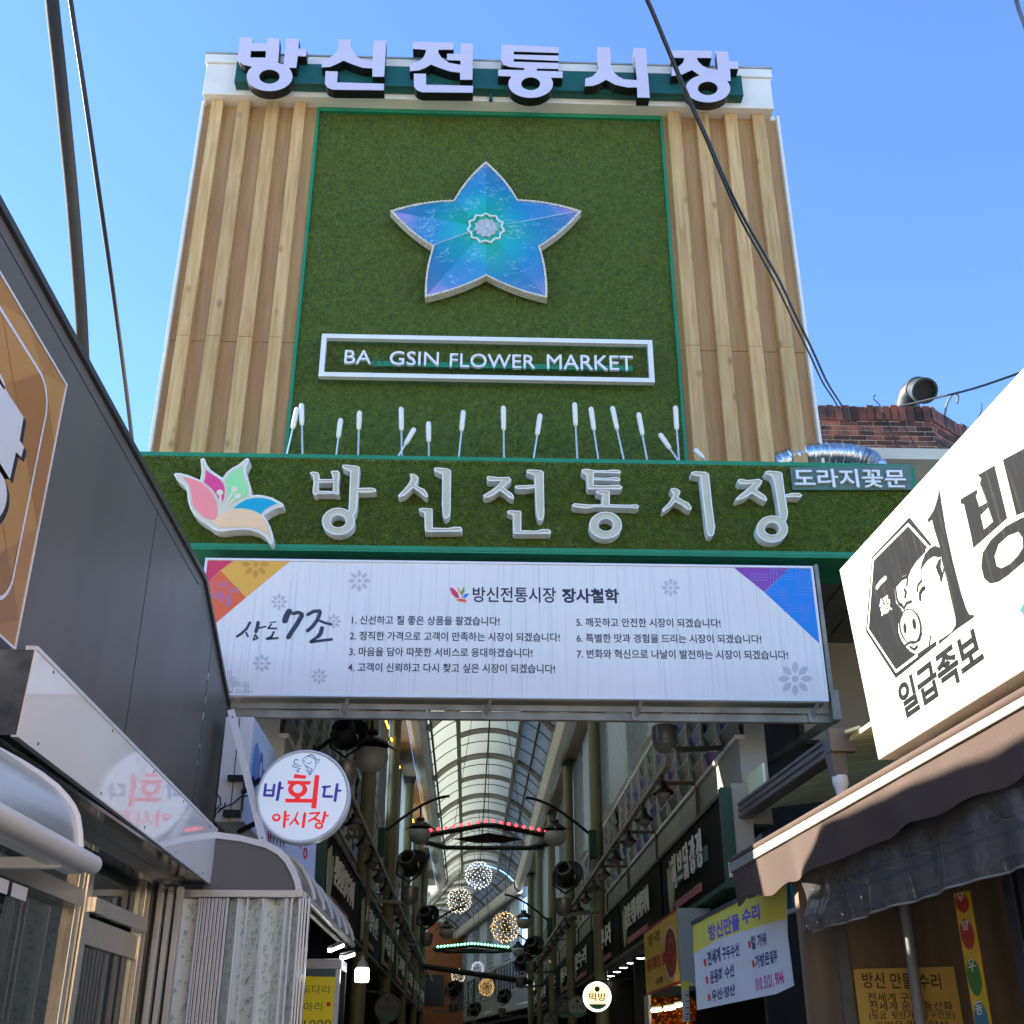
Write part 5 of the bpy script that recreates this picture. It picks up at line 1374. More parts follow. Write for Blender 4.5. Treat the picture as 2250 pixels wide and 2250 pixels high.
b = MB(); b.text(fb2, '010. 5121. 9046', CBN(845, 1560), CBN(1172, 1465), 150 * .19157, .002, wt=.03)
b.build('phone_number', mat('banner magenta', (190, 80, 150), .7), bn)
b = MB()
for (x, y) in ((240,1190),(263,1390),(288,1590),(750,985),(795,1205)):
    b.ppoly(fb2, CBN, [[(x, y), (x + 28, y - 8), (x + 36, y + 72), (x + 10, y + 80)]], .002)
b.build('bullets', mat('banner red', (214, 74, 74), .7), bn)
one(lambda b: b.bar(fBn.pp(*CBN(112, 778)), fBn.pp(*CBN(880, 385)), .03, .03), 'hem_rod', mat('dark rod', (70, 72, 84), .5), bn)
one(lambda b: (b.ppoly(fBn, CBN, [[(755,470),(845,430),(850,462),(762,500)]], .003), b.ppoly(fBn, CBN, [[(1080,320),(1185,270),(1188,290),(1090,338)]], .003)), 'tape', mat('packing tape', (92, 78, 52), .4), bn)
cdn = thing('blue_crate', 'small teal crate with bright blue edge between banner and vinyl', 'crate', fBn.pp(*CBN(1250, 450)))
fq = fBn.off(-.12)
one(lambda b: b.ppoly(fq, CBN, [[(1180,320),(1265,300),(1310,610),(1195,660)]], -.2, 0), 'side', mat('teal crate', (30, 92, 110), .5), cdn)
one(lambda b: b.tube([fq.pp(*CBN(*p), .01) for p in ((1255,300),(1270,420),(1295,540),(1312,612))], .013, 6), 'edge', mat('bright blue cord', (60, 170, 226), .4), cdn, smooth=50)
one(lambda b: b.bar(fq.pp(*CBN(1190, 655)), fq.pp(*CBN(1312, 610)), .02, .03), 'rim', white_clean, cdn)

# ---- gutter with outlet, downpipe and lean-to roof left of the pig sign
fGu = FRR(3.05)
gu = thing('roof_gutter', 'grey brown ribbed roof gutter with outlet left of the pig sign', 'gutter', fGu.pp(*CR(940, 180)))
gm = mat('gutter brown grey', (108, 100, 92), .5, var=.15, scale=3)
Gn_t = fGu.pix(*CR(965, 135)); Gf_t = fGu.pix(*CR(497, 498)); Gn_b = fGu.pix(*CR(925, 290))
gz1 = (Gn_t[1] + Gf_t[1]) / 2; gz0 = gz1 - (Gn_t[1] - Gn_b[1]) * .85
def f(b):
    b.fbox(fGu, Gf_t[0], Gn_t[0], gz0, gz1, -.11, 0)
    for t in (.12, .5, .88): b.fbox(fGu, Gf_t[0], Gn_t[0] + .002, gz0 + (gz1 - gz0) * t - .014, gz0 + (gz1 - gz0) * t + .014, .001, .014)
one(f, 'trough', gm, gu, bev=.004)
def f(b):
    b.fbox(fGu, Gn_t[0] - .02, Gn_t[0] + .05, gz0 + .01, gz1 + .03, -.16, .03)
    a = Gn_t[0] - .03
    b.hexa([fGu.P(a - .1, gz0 + .02, -.1), fGu.P(a + .04, gz0 + .02, -.1), fGu.P(a + .04, gz0 + .02, .018), fGu.P(a - .1, gz0 + .02, .018)][::1],
           [fGu.P(a - .1, gz1 - .03, -.1), fGu.P(a + .04, gz1 - .03, -.1), fGu.P(a + .04, gz1 - .03, .02), fGu.P(a - .1, gz1 - .03, .02)])
    b.hexa([fGu.P(a - .035, gz0 - .16, -.09), fGu.P(a + .045, gz0 - .16, -.09), fGu.P(a + .045, gz0 - .16, .012), fGu.P(a - .035, gz0 - .16, .012)],
           [fGu.P(a - .1, gz0 + .019, -.1), fGu.P(a + .04, gz0 + .019, -.1), fGu.P(a + .04, gz0 + .019, .017), fGu.P(a - .1, gz0 + .019, .017)])
one(f, 'outlet', gm, gu, bev=.004)
dp = thing('downpipe', 'white plastic downpipe with collar hanging from the gutter outlet', 'downpipe', fGu.P(Gn_t[0] - .02, gz0 - .5, -.04))
pc = fGu.P(Gn_t[0] - .025, gz0 - .16, -.04)
one(lambda b: b.lathe(pc, (0, 0, -1), [(0, -.01), (.052, -.008), (.056, .0), (.056, .05), (.045, .075), (.044, .1), (.038, .115), (.038, 1.2), (0, 1.2)], 20), 'pipe', mat('white plastic pipe', (222, 222, 216), .35), dp, smooth=40)
ln = thing('lean_to_roof', 'pale yellow ribbed lean to roof sheets behind the gutter', 'roof', fGu.P(Gn_t[0] - 1, gz1, -.3))
def f(b):
    for k in range(9):
        a0 = Gf_t[0] + (Gn_t[0] + .55 - Gf_t[0]) * k / 9; a1 = Gf_t[0] + (Gn_t[0] + .55 - Gf_t[0]) * (k + 1) / 9 - .012
        b.hexa([fGu.P(a0, gz1 - .06, -.115), fGu.P(a1, gz1 - .06, -.115), fGu.P(a1, gz1 + .05, -.9), fGu.P(a0, gz1 + .05, -.9)], [fGu.P(a0, gz1 - .03, -.115), fGu.P(a1, gz1 - .03, -.115), fGu.P(a1, gz1 + .08, -.9), fGu.P(a0, gz1 + .08, -.9)])
    b.hexa([fGu.P(Gf_t[0] - .06, gz1 + .0, -.1), fGu.P(Gf_t[0] + .55, gz1 + .0, -.1), fGu.P(Gf_t[0] + .55, gz1 + .0, -.12), fGu.P(Gf_t[0] - .06, gz1 + .0, -.12)], [fGu.P(Gf_t[0] - .06, gz1 + .25, -.1), fGu.P(Gf_t[0] + .55, gz1 + .25, -.1), fGu.P(Gf_t[0] + .55, gz1 + .25, -.12), fGu.P(Gf_t[0] - .06, gz1 + .25, -.12)])
one(f, 'sheet', mat('pale yellow sheet', (236, 232, 180), .55, var=.1, scale=3), ln)
def f(b):
    for z, h in ((gz0 - .18, -.35), (gz0 - .3, -.55), (gz0 - .08, -.75)):
        b.fbox(fGu, Gf_t[0] - .2, Gn_t[0] + .6, z, z + .07, h - .07, h)
one(f, 'batten', mat('dark timber', (92, 88, 78), .7, var=.2), ln)
one(lambda b: (b.hexa([fGu.P(Gn_t[0] + .04, gz1 - .02, -.1), fGu.P(Gn_t[0] + .22, gz1 - .05, -.02), fGu.P(Gn_t[0] + .24, gz1 - .02, -.12), fGu.P(Gn_t[0] + .06, gz1 + .0, -.25)], [fGu.P(Gn_t[0] + .04, gz1 + .0, -.1), fGu.P(Gn_t[0] + .22, gz1 - .03, -.02), fGu.P(Gn_t[0] + .24, gz1 + .0, -.12), fGu.P(Gn_t[0] + .06, gz1 + .02, -.25)])), 'torn_flashing', mat('torn flashing', (196, 196, 178), .5, var=.1), ln)

# ================================================================ the covered arcade behind the gate
C3 = crop(1250, 1570, .233); R2 = crop(650, 1550, .41408); CM = crop(880, 1570, .2174); R5 = crop(950, 1900, .18116); R6 = crop(1250, 1950, .16046)
L4 = crop(640, 1850, .20706); R1c = crop(650, 1570, .17076); CSRx = crop(1550, 1210, .20704)
rib_m = mat('roof rib grey beige', (158, 152, 140), .5, metal=.1, var=.08, scale=2)
beam_m2 = mat('eaves beam beige', (216, 206, 190), .5, var=.06, scale=1.5)
pale_sheet = sheet('pale roof sheet', (150, 154, 138), .35, .70)
shaded_sheet = sheet('shaded roof sheet', (160, 154, 140), .35, .40)  # right side of the vault: its shade is put into a less translucent sheet
dark_bar = mat('roof bar dark', (92, 92, 88), .5, metal=.3)
XC, HWV, ZS, RISE = 0.4, 1.42, 8.22, .66
RV = (HWV ** 2 + RISE ** 2) / (2 * RISE); AV = math.asin(HWV / RV)
def vpt(t, y, dr=0.0):
    a = -AV + 2 * AV * t
    return Vector((XC + (RV + dr) * math.sin(a), y, ZS + RISE - RV + (RV + dr) * math.cos(a)))
Y0, LEN = 12.0, 37.0
roof = thing('arcade_roof', 'curved translucent arcade roof with arched ribs over the near alley', 'roof', (XC, Y0, 0))
def varc(b, y, t0, t1, w_, h_, dr=0, n=18):
    vs = []; fs = []
    for i in range(n + 1):
        t = t0 + (t1 - t0) * i / n
        for yy, d in ((y - w_ / 2, dr), (y + w_ / 2, dr), (y + w_ / 2, dr + h_), (y - w_ / 2, dr + h_)): vs.append(vpt(t, yy, d))
    for i in range(n):
        for k in range(4):
            o = i * 4; fs.append((o + k, o + (k + 1) % 4, o + 4 + (k + 1) % 4, o + 4 + k))
    b.add(vs, fs)
for k in range(8): one(lambda b: varc(b, 15 + 5 * k, 0, 1, .10, .11, -.11), 'arch_rib', rib_m, roof, smooth=40)
for k in range(7): one(lambda b: varc(b, 17.5 + 5 * k, .26, .74, .09, .09, -.09), 'short_rib', rib_m, roof, smooth=40)
for t, w_ in ((.26, .10), (.74, .10), (.5, .035), (.03, .05), (.88, .05)):
    one(lambda b: b.bar(vpt(t, Y0, -.06), vpt(t, Y0 + LEN, -.06), w_, .12 if w_ > .06 else .04), 'purlin', rib_m if w_ > .06 else dark_bar, roof)
def vsheet(b, t0, t1, y0, y1, n=8):
    vs = []
    for i in range(n + 1):
        t = t0 + (t1 - t0) * i / n; vs += [vpt(t, y0, .01), vpt(t, y1, .01)]
    b.add(vs, [(2 * i, 2 * i + 1, 2 * i + 3, 2 * i + 2) for i in range(n)])
for k in range(8):
    y0 = Y0 + 5 * k - 2 if k else Y0; y1 = min(Y0 + LEN, Y0 + 5 * k + 3)
    one(lambda b: vsheet(b, -.015, .735, y0 + .004, y1 - .004), 'pale_glazing', pale_sheet, roof, smooth=60)
    one(lambda b: vsheet(b, .745, 1.015, y0 + .004, y1 - .004), 'shaded_glazing', shaded_sheet, roof, smooth=60)
def f(b):
    y = Y0 + .4
    while y < Y0 + LEN:
        varc(b, y, .01, .99, .022, .02, -.012, 14); y += 1.25
one(f, 'glazing_bar', dark_bar, roof, smooth=40)
for sx in (-1, 1):
    xe = XC + sx * HWV
    def f(b):
        pr_ = [(xe, 8.30), (xe + sx * .02, 8.05), (xe + sx * .10, 7.92), (xe + sx * .24, 7.88), (xe + sx * .34, 7.94), (xe + sx * .36, 8.30)]
        vs = [(p[0], y, p[1]) for y in (Y0, Y0 + LEN) for p in pr_]
        b.add(vs, [(i, (i + 1) % 6, 6 + (i + 1) % 6, 6 + i) for i in range(6)])
    one(f, 'eaves_beam', beam_m2, roof, smooth=35)
    one(lambda b: [b.add([(xe - sx * .003, y, 8.3), (xe - sx * .003, y + .012, 8.3), (xe + sx * .018, y + .012, 8.05), (xe + sx * .018, y, 8.05)] + [(xe + sx * .1, y, 7.914), (xe + sx * .1, y + .012, 7.914)], [(0, 1, 2, 3), (3, 2, 5, 4)]) for y in [Y0 + 1.5 + 2.5 * i for i in range(14)]], 'beam_joint', dark_bar, roof)
roof2 = dup(roof, (XC - .02, Y0 + LEN + .1, 0), 'curved arcade roof turning left beyond the bend', rot=(0, 0, R(7.5)))

# ---- side walls of the arcade with shops below
panel_grey = mat('fascia panel grey', (164, 162, 152), .6, var=.08, scale=1.2)
corr_m = mat('corrugated pale blue', (214, 222, 226), .45, var=.05, scale=1)
corr_d = mat('corrugated groove', (92, 100, 106), .55)
lat_m = mat('lattice grey', (186, 184, 170), .5, metal=.2)
frame_w = mat('window frame white', (196, 198, 194), .4)
GL = [mat('louvre slate glass', (56, 66, 76), .32), mat('louvre green glass', (24, 84, 66), .32), mat('louvre blue glass', (22, 40, 130), .32), mat('louvre clear glass', (134, 156, 160), .3, var=.3, scale=4), mat('louvre taupe', (98, 90, 84), .3)]
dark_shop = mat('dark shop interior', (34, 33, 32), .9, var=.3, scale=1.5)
pane_sheet = sheet('pale blue pane', (176, 196, 206), .3, .8)
soff_m = mat('tan soffit', (176, 156, 134), .7, var=.06)
def arcade_side(sx, xw, xs, y0, y1, label, yu=13.0):
    w_ = thing('arcade_building', label, 'building', (xw, y0, 0))
    X = lambda d: xw + sx * d
    th = .25 if sx > 0 else 3.2
    def f(b): b.box(*sorted((X(0), X(th))), y0, 13.45, 3.55, 4.33); b.box(*sorted((X(.06), X(th))), y0, 13.45, 4.331, 5.55); b.box(*sorted((X(.05), X(th))), y0, 13.45, 5.551, 6.0); b.box(*sorted((X(0), X(3.2))), 13.451, y1, 3.55, 4.33); b.box(*sorted((X(.06), X(3.2))), 13.451, y1, 4.331, 5.55); b.box(*sorted((X(.05), X(3.2))), 13.451, y1, 5.551, 6.0); b.box(*sorted((X(.05), X(.25))), yu, y1, 7.95, 8.4)
    one(f, 'wall', panel_grey, w_)
    one(lambda b: [b.box(*sorted((X(-.002), X(.001))), y, y + .012, 3.8, 4.32) for y in np.arange(y0 + .9, y1, 1.2)], 'panel_joint', dark_bar, w_)
    one(lambda b: (b.box(*sorted((X(-.03), X(.06))), y0, y1, 4.331, 4.375), b.box(*sorted((X(-.03), X(.06))), y0, y1, 5.53, 5.60)), 'sill', frame_w, w_, bev=.003)
    rng = random.Random(int(y0 * 10) + sx)
    y = y0; k = 0
    while y < y1 - .5:
        ye = min(y + 2.4, y1)
        def f(b):
            for m in range(int((ye - y) / .8)):
                ya = y + m * .8 + .02
                for r in range(6):
                    za = 4.38 + r * .19
                    b.m = 1 + rng.choice((0, 0, 1, 2, 2, 4) if (y < 20) else (0, 3, 3, 1, 4))
                    q = [(X(.03), ya, za), (X(.03), ya + .76, za), (X(-.015), ya + .76, za + .18), (X(-.015), ya, za + .18)]
                    b.add(q, [(0, 1, 2, 3)])
                    b.m = 0; b.box(*sorted((X(-.02), X(.0))), ya, ya + .76, za + .181, za + .189)
                b.m = 0; b.box(*sorted((X(-.04), X(.05))), ya + .762, ya + .79, 4.376, 5.529)
        one(f, 'window', [frame_w] + GL, w_)
        y = ye; k += 1
    y = yu + .1; k = 0
    while y < y1 - 1:
        ln_ = 2.6 if k % 2 == 0 else 2.2
        ye = min(y + ln_, y1)
        if k % 2 == 0:
            def f(b):
                q = y; b.m = 0
                while q < ye - .1:
                    b.box(*sorted((X(-.06), X(.06))), q, q + .09, 5.63, 7.95); q += .22
                b.m = 1; b.add([(X(.02), y, 6.0), (X(.02), ye, 6.0), (X(.02), ye, 7.95), (X(.02), y, 7.95)], [(0, 1, 2, 3)])
            one(f, 'ribbed_cladding', [corr_m, pane_sheet], w_)
        else:
            def f(b):
                b.box(*sorted((X(.05), X(.25))), y, ye, 6.001, 7.949)
                q = y + .03
                while q < ye - .1:
                    b.box(*sorted((X(-.10), X(-.085))), q, q + .015, 5.61, 7.85)
                    z = 5.65
                    while z < 7.8:
                        b.add([(X(-.09), q + .01, z), (X(-.09), q + .2, z + .13), (X(-.03), q + .2, z + .19), (X(-.03), q + .01, z + .06)], [(0, 1, 2, 3)])
                        z += .24
                    q += .21
            one(f, 'lattice_screen', lat_m, w_)
        y = ye; k += 1
    xb = X(1.0)
    one(lambda b: b.box(*sorted((XC + sx * (HWV + .37), X(.05))), yu, y1, 8.02, 8.06), 'soffit', soff_m, w_)
    def f(b):
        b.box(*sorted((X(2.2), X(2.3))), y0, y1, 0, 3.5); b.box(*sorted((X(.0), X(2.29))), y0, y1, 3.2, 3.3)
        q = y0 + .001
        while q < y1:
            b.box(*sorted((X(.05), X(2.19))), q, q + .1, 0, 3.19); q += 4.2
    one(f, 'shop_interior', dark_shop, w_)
    return w_
aL_ = arcade_side(-1, -1.75, -1.5, 10.7, 48.8, 'left arcade building with louvred windows above dark shops')
aR_ = arcade_side(1, 2.5, 2.3, 10.6, 48.8, 'right arcade building with louvred windows above dark shops')
dup(aR_, (2.5, 48.95, 0), 'right arcade building turning left beyond the bend', rot=(0, 0, R(7.5)))
dup(aL_, (-1.75, 48.95, 0), 'left arcade building turning left beyond the bend', rot=(0, 0, R(7.5)))

# ---- black shop signs in a row on each side
sign_black = mat('black sign board', (9, 10, 10), .6, spec=.08, var=.2)
pale_l = mat('sign letter ivory', (226, 226, 216), .4)
pink_s = mat('pink sign strip', (176, 100, 106), .5, var=.08)
green_e = mat('dark green frame', (12, 66, 48), .45)
beige_e = mat('beige end board', (172, 164, 146), .6, var=.1)
def shop_sign(sx, xs, y0, y1, text, label, first=False, cover=.8):
    fr = FRX(xs) if sx > 0 else FL(xs)
    t = thing('shop_sign', label, 'sign', (xs, y0, 3.4), 'black shop signs along the arcade')
    one(lambda b: b.box(*sorted((xs, xs + sx * .18)), y0 + .015, y1 - .015, 3.05, 3.80), 'board', sign_black, t, bev=.004)
    one(lambda b: (b.box(*sorted((xs - sx * .02, xs + sx * .2)), y0, y1, 3.801, 3.84), b.box(*sorted((xs - sx * .02, xs + sx * .2)), y0, y1, 3.00, 3.049)), 'frame', green_e if first else mat('sign frame grey', (70, 72, 70), .5), t)
    A = lambda y: -y if sx > 0 else y
    ya, yb_ = (y1 - .95, y0 + (.85 if first else .25)) if sx > 0 else (y0 + .75, y1 - .6)
    L_ = abs(yb_ - ya) * cover
    b = MB()
    b.text2(fr, text, A(ya), 3.32, L_, (.36 if first else .32), .03, .045, wt=.012); b.build('lettering', pale_l, t)
    one(lambda b: b.poly(fr, [[(A(ya), 3.12), (A(ya) + L_ * .85, 3.12), (A(ya) + L_ * .85, 3.20), (A(ya), 3.20)]], .002, .02), 'strip', pink_s, t)
    e0 = A(ya) - .42
    def f(b):
        for dx, z0, z1, sl in ((0, 3.12, 3.62, -.06), (.1, 3.1, 3.68, 0), (.2, 3.16, 3.6, .07)):
            b.poly(fr, [[(e0 + dx + .04, z0), (e0 + dx + .14 + sl, (z0 + z1) / 2), (e0 + dx + .08 + sl * 1.6, z1), (e0 + dx + sl * .4, (z0 + z1) / 2 + .04)]], .002 + dx * .01, .02 + dx * .03)
    one(f, 'flower_mark', mat('sign flower ivory', (172, 176, 150), .5), t)
    if sx > 0 and first:
        one(lambda b: b.poly(fr, [[(A(ya) + .15, 3.36), (A(ya) + L_ + .15, 3.36), (A(ya) + L_ + .15, 3.50), (A(ya) + .15, 3.50)]], .002, .012), 'green_strip', mat('sea green strip', (76, 110, 92), .5), t)
    return t
shop_sign(1, 2.3, 10.62, 14.3, '허 브 닭 강 정', 'black sign with five ivory Korean letters and pink strip beside right awning', True, .95)
for k, (tx, lb_) in enumerate((('곰단는목향 사바부가게', 'second black sign on the right with ten small ivory letters'), ('신신나라', 'third black sign on the right above the lit round sign'), ('온누리', 'fourth black sign on the right, smaller in the distance'),
                            ('동네', 'fifth black sign on the right, narrow in the distance'), ('가든', 'sixth black sign on the right deep in the arcade'), ('나루', 'seventh black sign on the right deep in the arcade'), ('소리', 'eighth black sign on the right close to the bend'))):
    shop_sign(1, 2.3, 14.4 + 4.25 * k, 18.55 + 4.25 * k, tx, lb_)
for k, (tx, lb_) in enumerate((('신선한정육가게', 'first black sign on the left with long ivory letters beyond ribbed canopy'), ('사랑수산', 'second black sign on the left above hanging bulb'), ('시골네', 'third black sign on the left in the dim arcade'), ('고기집', 'fourth black sign on the left in the dim arcade'),
                            ('소담', 'fifth black sign on the left far into the arcade'), ('나무', 'sixth black sign on the left far into the arcade'), ('가람', 'seventh black sign on the left near the bend'))):
    shop_sign(-1, -1.5, 12.2 + 4.3 * k, 16.4 + 4.3 * k, tx, lb_)
for sx, xs, y0, lbl in ((1, 2.3, 10.6, 'beige and green end board of the right sign row'), (-1, -1.5, 12.18, 'beige and green end board of the left sign row')):
    t = thing('end_board', lbl, 'end board', (xs, y0, 3.3))
    one(lambda b: b.box(*sorted((xs - sx * .03, xs + sx * .07)), y0 - .10, y0 + .01, 2.98, 3.86), 'green_edge', green_e, t, bev=.004)
    one(lambda b: b.box(*sorted((xs + sx * .072, xs + sx * .25)), y0 - .08, y0 + .008, 2.9, 3.9), 'beige_board', beige_e, t, bev=.004)

# ---- round olive columns
olive = mat('olive column paint', (120, 116, 84), .45, var=.12, scale=1.5)
def column(x, y, label):
    t = thing('arcade_column', label, 'column', (x, y, 0), 'olive columns along the arcade')
    one(lambda b: b.tube([(x, y, 0), (x, y, 7.95)], .11, 18), 'shaft', olive, t, smooth=50)
    one(lambda b: (b.box(x - .16, x + .16, y - .16, y + .16, 7.951, 7.99), b.tube([(x, y, 7.86), (x, y, 7.949)], .135, 18), b.box(x - .16, x + .16, y - .16, y + .16, 0.005, .05)), 'cap', dark_bar, t)
    return t
proto = column(2.25, 21.0, 'olive round column on the right beside curved lamp arm')
for k, (x, y, lb_) in enumerate(((2.25, 27, 'second olive column on the right of the arcade'), (2.25, 33, 'third olive column on the right of the arcade'), (2.25, 39, 'fourth olive column on the right, before the bend'), (2.25, 45, 'fifth olive column on the right, at the bend'),
                     (-1.55, 17.5, 'olive column on the left behind the round lit sign'), (-1.55, 23, 'second olive column on the left of the arcade'), (-1.55, 29, 'third olive column on the left of the arcade'), (-1.55, 35, 'fourth olive column on the left of the arcade'), (-1.55, 41, 'fifth olive column on the left, before the bend'))):
    dup(proto, (x, y, 0), lb_)

# ---- rails with bell lamps
rail_m = mat('rail grey', (146, 140, 128), .5, metal=.2, var=.1, scale=3)
for sx, x, y0, lbl in ((1, 2.05, 11.9, 'long grey rail above the right row of black signs'), (-1, -1.42, 12.4, 'long grey rail above the left row of black signs')):
    t = thing('lamp_rail', lbl, 'rail', (x, y0, 4.41))
    one(lambda b: b.box(x - .03, x + .03, y0, 48, 4.38, 4.44), 'rail', rail_m, t, bev=.003)
    one(lambda b: [(b.bar((x, y, 4.37), (x + sx * .44, y, 4.37), .03, .04), b.bar((x + sx * .43, y, 4.37), (x + sx * .42, y, 3.85), .03, .03)) for y in np.arange(y0 + .8, 47, 3.0)], 'bracket', mat('bracket brown', (96, 84, 74), .5, metal=.3), t)
dk_lamp = mat('bell lamp dark', (52, 46, 42), .45, metal=.4, var=.2, scale=8)
opal = mat('opal glass', (168, 166, 158), .25, var=.06, scale=5)
bell = thing('bell_lamp', 'small dark bell lamp, first from the gate on the right rail', 'lamp', (0, 0, 0), 'bell lamps under the side rails')
b = MB(); b.lathe((0, 0, 0), (0, 0, -1), [(.012, -.02), (.02, .0), (.02, .06), (.05, .08), (.045, .12), (.075, .17), (.15, .24), (.155, .255), (.14, .25)], 18); b.build('shade', dk_lamp, bell, smooth=40)
b = MB(); b.lathe((0, 0, 0), (0, 0, -1), [(.10, .245), (.105, .27), (.09, .31), (.05, .34), (0, .35)], 16); b.build('globe', mat('dusty opal', (118, 114, 106), .3), bell, smooth=60)
bell.scale = (.78,) * 3
bell.location = (2.05, 12.35, 4.38)
for k in range(1, 18):
    dup(bell, (2.05, 12.35 + 1.5 * k, 4.38), f'small dark bell lamp, {ORD[k]} from the gate on the right rail')
for k in range(18):
    dup(bell, (-1.42, 12.8 + 1.5 * k, 4.38), f'small dark bell lamp, {ORD[k]} from the gate on the left rail')

# ---- curved arm globe lamps (arm reaches along +x from its column)
blk = mat('black iron', (22, 24, 24), .4, metal=.4)
gl = thing('globe_lamp', 'opal globe lamp on curved black arm left of the red lit wreath', 'lamp', (0, 0, 0), 'globe lamps on curved arms')
def f(b):
    b.tube([(.12 + 1.1 * t, 0, .0 + .62 * math.sin(t * 1.45)) for t in [i / 10 for i in range(11)]], .025, 8)
    b.tube([(.72, 0, .47), (.72, 0, .22)], .016, 6)
one(f, 'arm', blk, gl, smooth=50)
one(lambda b: b.box(.0, .13, -.08, .08, -.42, .05), 'bracket_box', green_e, gl, bev=.005)
def f(b):
    b.lathe((.72, 0, .24), (0, 0, -1), [(.02, 0), (.07, .01), (.075, .05), (.06, .06), (.10, .08), (.19, .15), (.195, .17), (.18, .165)], 20)
    for k in range(5):
        a = 2 * math.pi * k / 5 + .3
        c_, s_ = math.cos(a), math.sin(a)
        b.add([(.72 + .14 * c_ - .05 * s_, .14 * s_ + .05 * c_, .1), (.72 + .14 * c_ + .05 * s_, .14 * s_ - .05 * c_, .1), (.72 + .33 * c_, .33 * s_, .015), (.72 + .24 * c_, .24 * s_, .075)], [(0, 1, 2), (0, 2, 3), (1, 3, 2)])
one(f, 'cap', dk_lamp, gl, smooth=40)
one(lambda b: b.lathe((.72, 0, .04), (0, 0, -1), [(.175, .02), (.19, .08), (.185, .13), (.15, .20), (.09, .245), (0, .26)], 22), 'globe', opal, gl, smooth=60)
gp = at(*R2(658, 700), y=20.5)
gl.location = (gp.x - .72, 20.5, gp.z + .1)
for q, y, s_, lb_ in ((R2(1375, 710), 20.5, -1, 'opal globe lamp on curved arm right of the red lit wreath'), (R2(1210, 1160), 31, -1, 'opal globe lamp beside the golden light ball'), (R2(1180, 1315), 38, -1, 'small opal globe lamp below the golden light ball'),
                     (R2(798, 1215), 33, 1, 'small opal globe lamp on the left by the roof bend'), (R1c(960, 600), 12.4, 1, 'large opal globe lamp near the round lit sign'), (C3(730, -40), 12.2, -1, 'large opal globe lamp under the frame at right')):
    p = at(*q, y=y); dup(gl, (p.x - s_ * .72, y, p.z + .1), lb_, rot=(0, 0, 0 if s_ > 0 else math.pi))

# ---- spotlights and dome cameras
spm = mat('spotlight grey', (64, 64, 64), .45, metal=.5, var=.15, scale=6)
spd = mat('spotlight black', (12, 12, 12), .6)
SA = Vector((-.30, -.82, .48)).normalized()
sp_ = thing('stage_spotlight', 'dark cylindrical spotlight on the left below the globe lamp', 'spotlight', (0, 0, 0), 'spotlights in the arcade')
b = MB(); b.lathe((0, 0, 0), SA, [(0, -.18), (.07, -.18), (.085, -.14), (.085, -.05), (.11, -.03), (.115, .1), (.10, .11), (.075, .1), (.07, .02)], 22); b.build('body', spm, sp_, smooth=40)
b = MB(); b.lathe((0, 0, 0), SA, [(.07, .021), (0, .02)], 18); b.build('lens', spd, sp_)
b = MB(); b.lathe(Vector((.03, .05, .0)), SA, [(.085, -.08), (.19, -.02), (.205, -.01), (.20, -.03), (.085, -.1)], 26); b.build('hood', spm, sp_, smooth=40)
b = MB(); b.tube([(.14, 0, .0), (.15, .04, -.14), (.0, .06, -.24), (-.15, .04, -.14), (-.14, 0, 0)], .014, 6); b.build('yoke', spd, sp_, smooth=50)
dm = thing('dome_camera', 'dome camera under the left spotlight by the globe lamp', 'camera', (0, 0, 0), 'dome cameras in the arcade')
b = MB(); b.lathe((0, 0, 0), (0, 0, -1), [(0, -.12), (.09, -.12), (.10, -.11), (.10, .0), (.095, .01)], 20); b.build('housing', mat('camera housing', (120, 120, 118), .35, metal=.4), dm, smooth=40)
b = MB(); b.lathe((0, 0, 0), (0, 0, -1), [(.095, .01), (.09, .05), (.06, .085), (0, .1)], 20); b.build('dome', mat('smoke dome', (110, 110, 108), .15), dm, smooth=60)
b = MB(); b.bar((.09, 0, -.07), (.45, .02, -.05), .035, .04); b.build('arm', mat('camera arm', (70, 76, 74), .4, metal=.5), dm)
first = True
for q, y, s_, lb_ in ((R2(600, 830), 15, -1, 'on the left below the globe lamp'), (R2(1430, 890), 15, 1, 'on the right near the column'), (R2(690, 1110), 21, -1, 'second on the left'), (R2(1255, 1270), 23, 1, 'beside the golden light ball'), (R2(1200, 1360), 26, 1, 'second on the right, under green wreath'),
                     (R2(830, 1500), 28, -1, 'far left under the dark garland'), (R2(1100, 1540), 33, 1, 'far right under the dark garland'), (R2(940, 1610), 34, -1, 'lowest, deep in the arcade'), (R1c(640, 230), 11.6, -1, 'large one above the round lit sign')):
    p = at(*q, y=y)
    if first:
        sp_.location = p; dm.location = p + Vector((.03, 0, -.42)); dm.rotation_euler = (0, 0, math.pi); first = False
    else:
        dup(sp_, p, 'dark cylindrical spotlight ' + lb_); dup(dm, p + Vector((-.03 * s_, 0, -.42)), 'dome camera under the spotlight ' + lb_, rot=(0, 0, 0 if s_ > 0 else math.pi))
dup(dm, at(*C3(905, 250), y=11.2), 'large dome camera under the steel frame at right', rot=(0, 0, 0), scale=1.25)

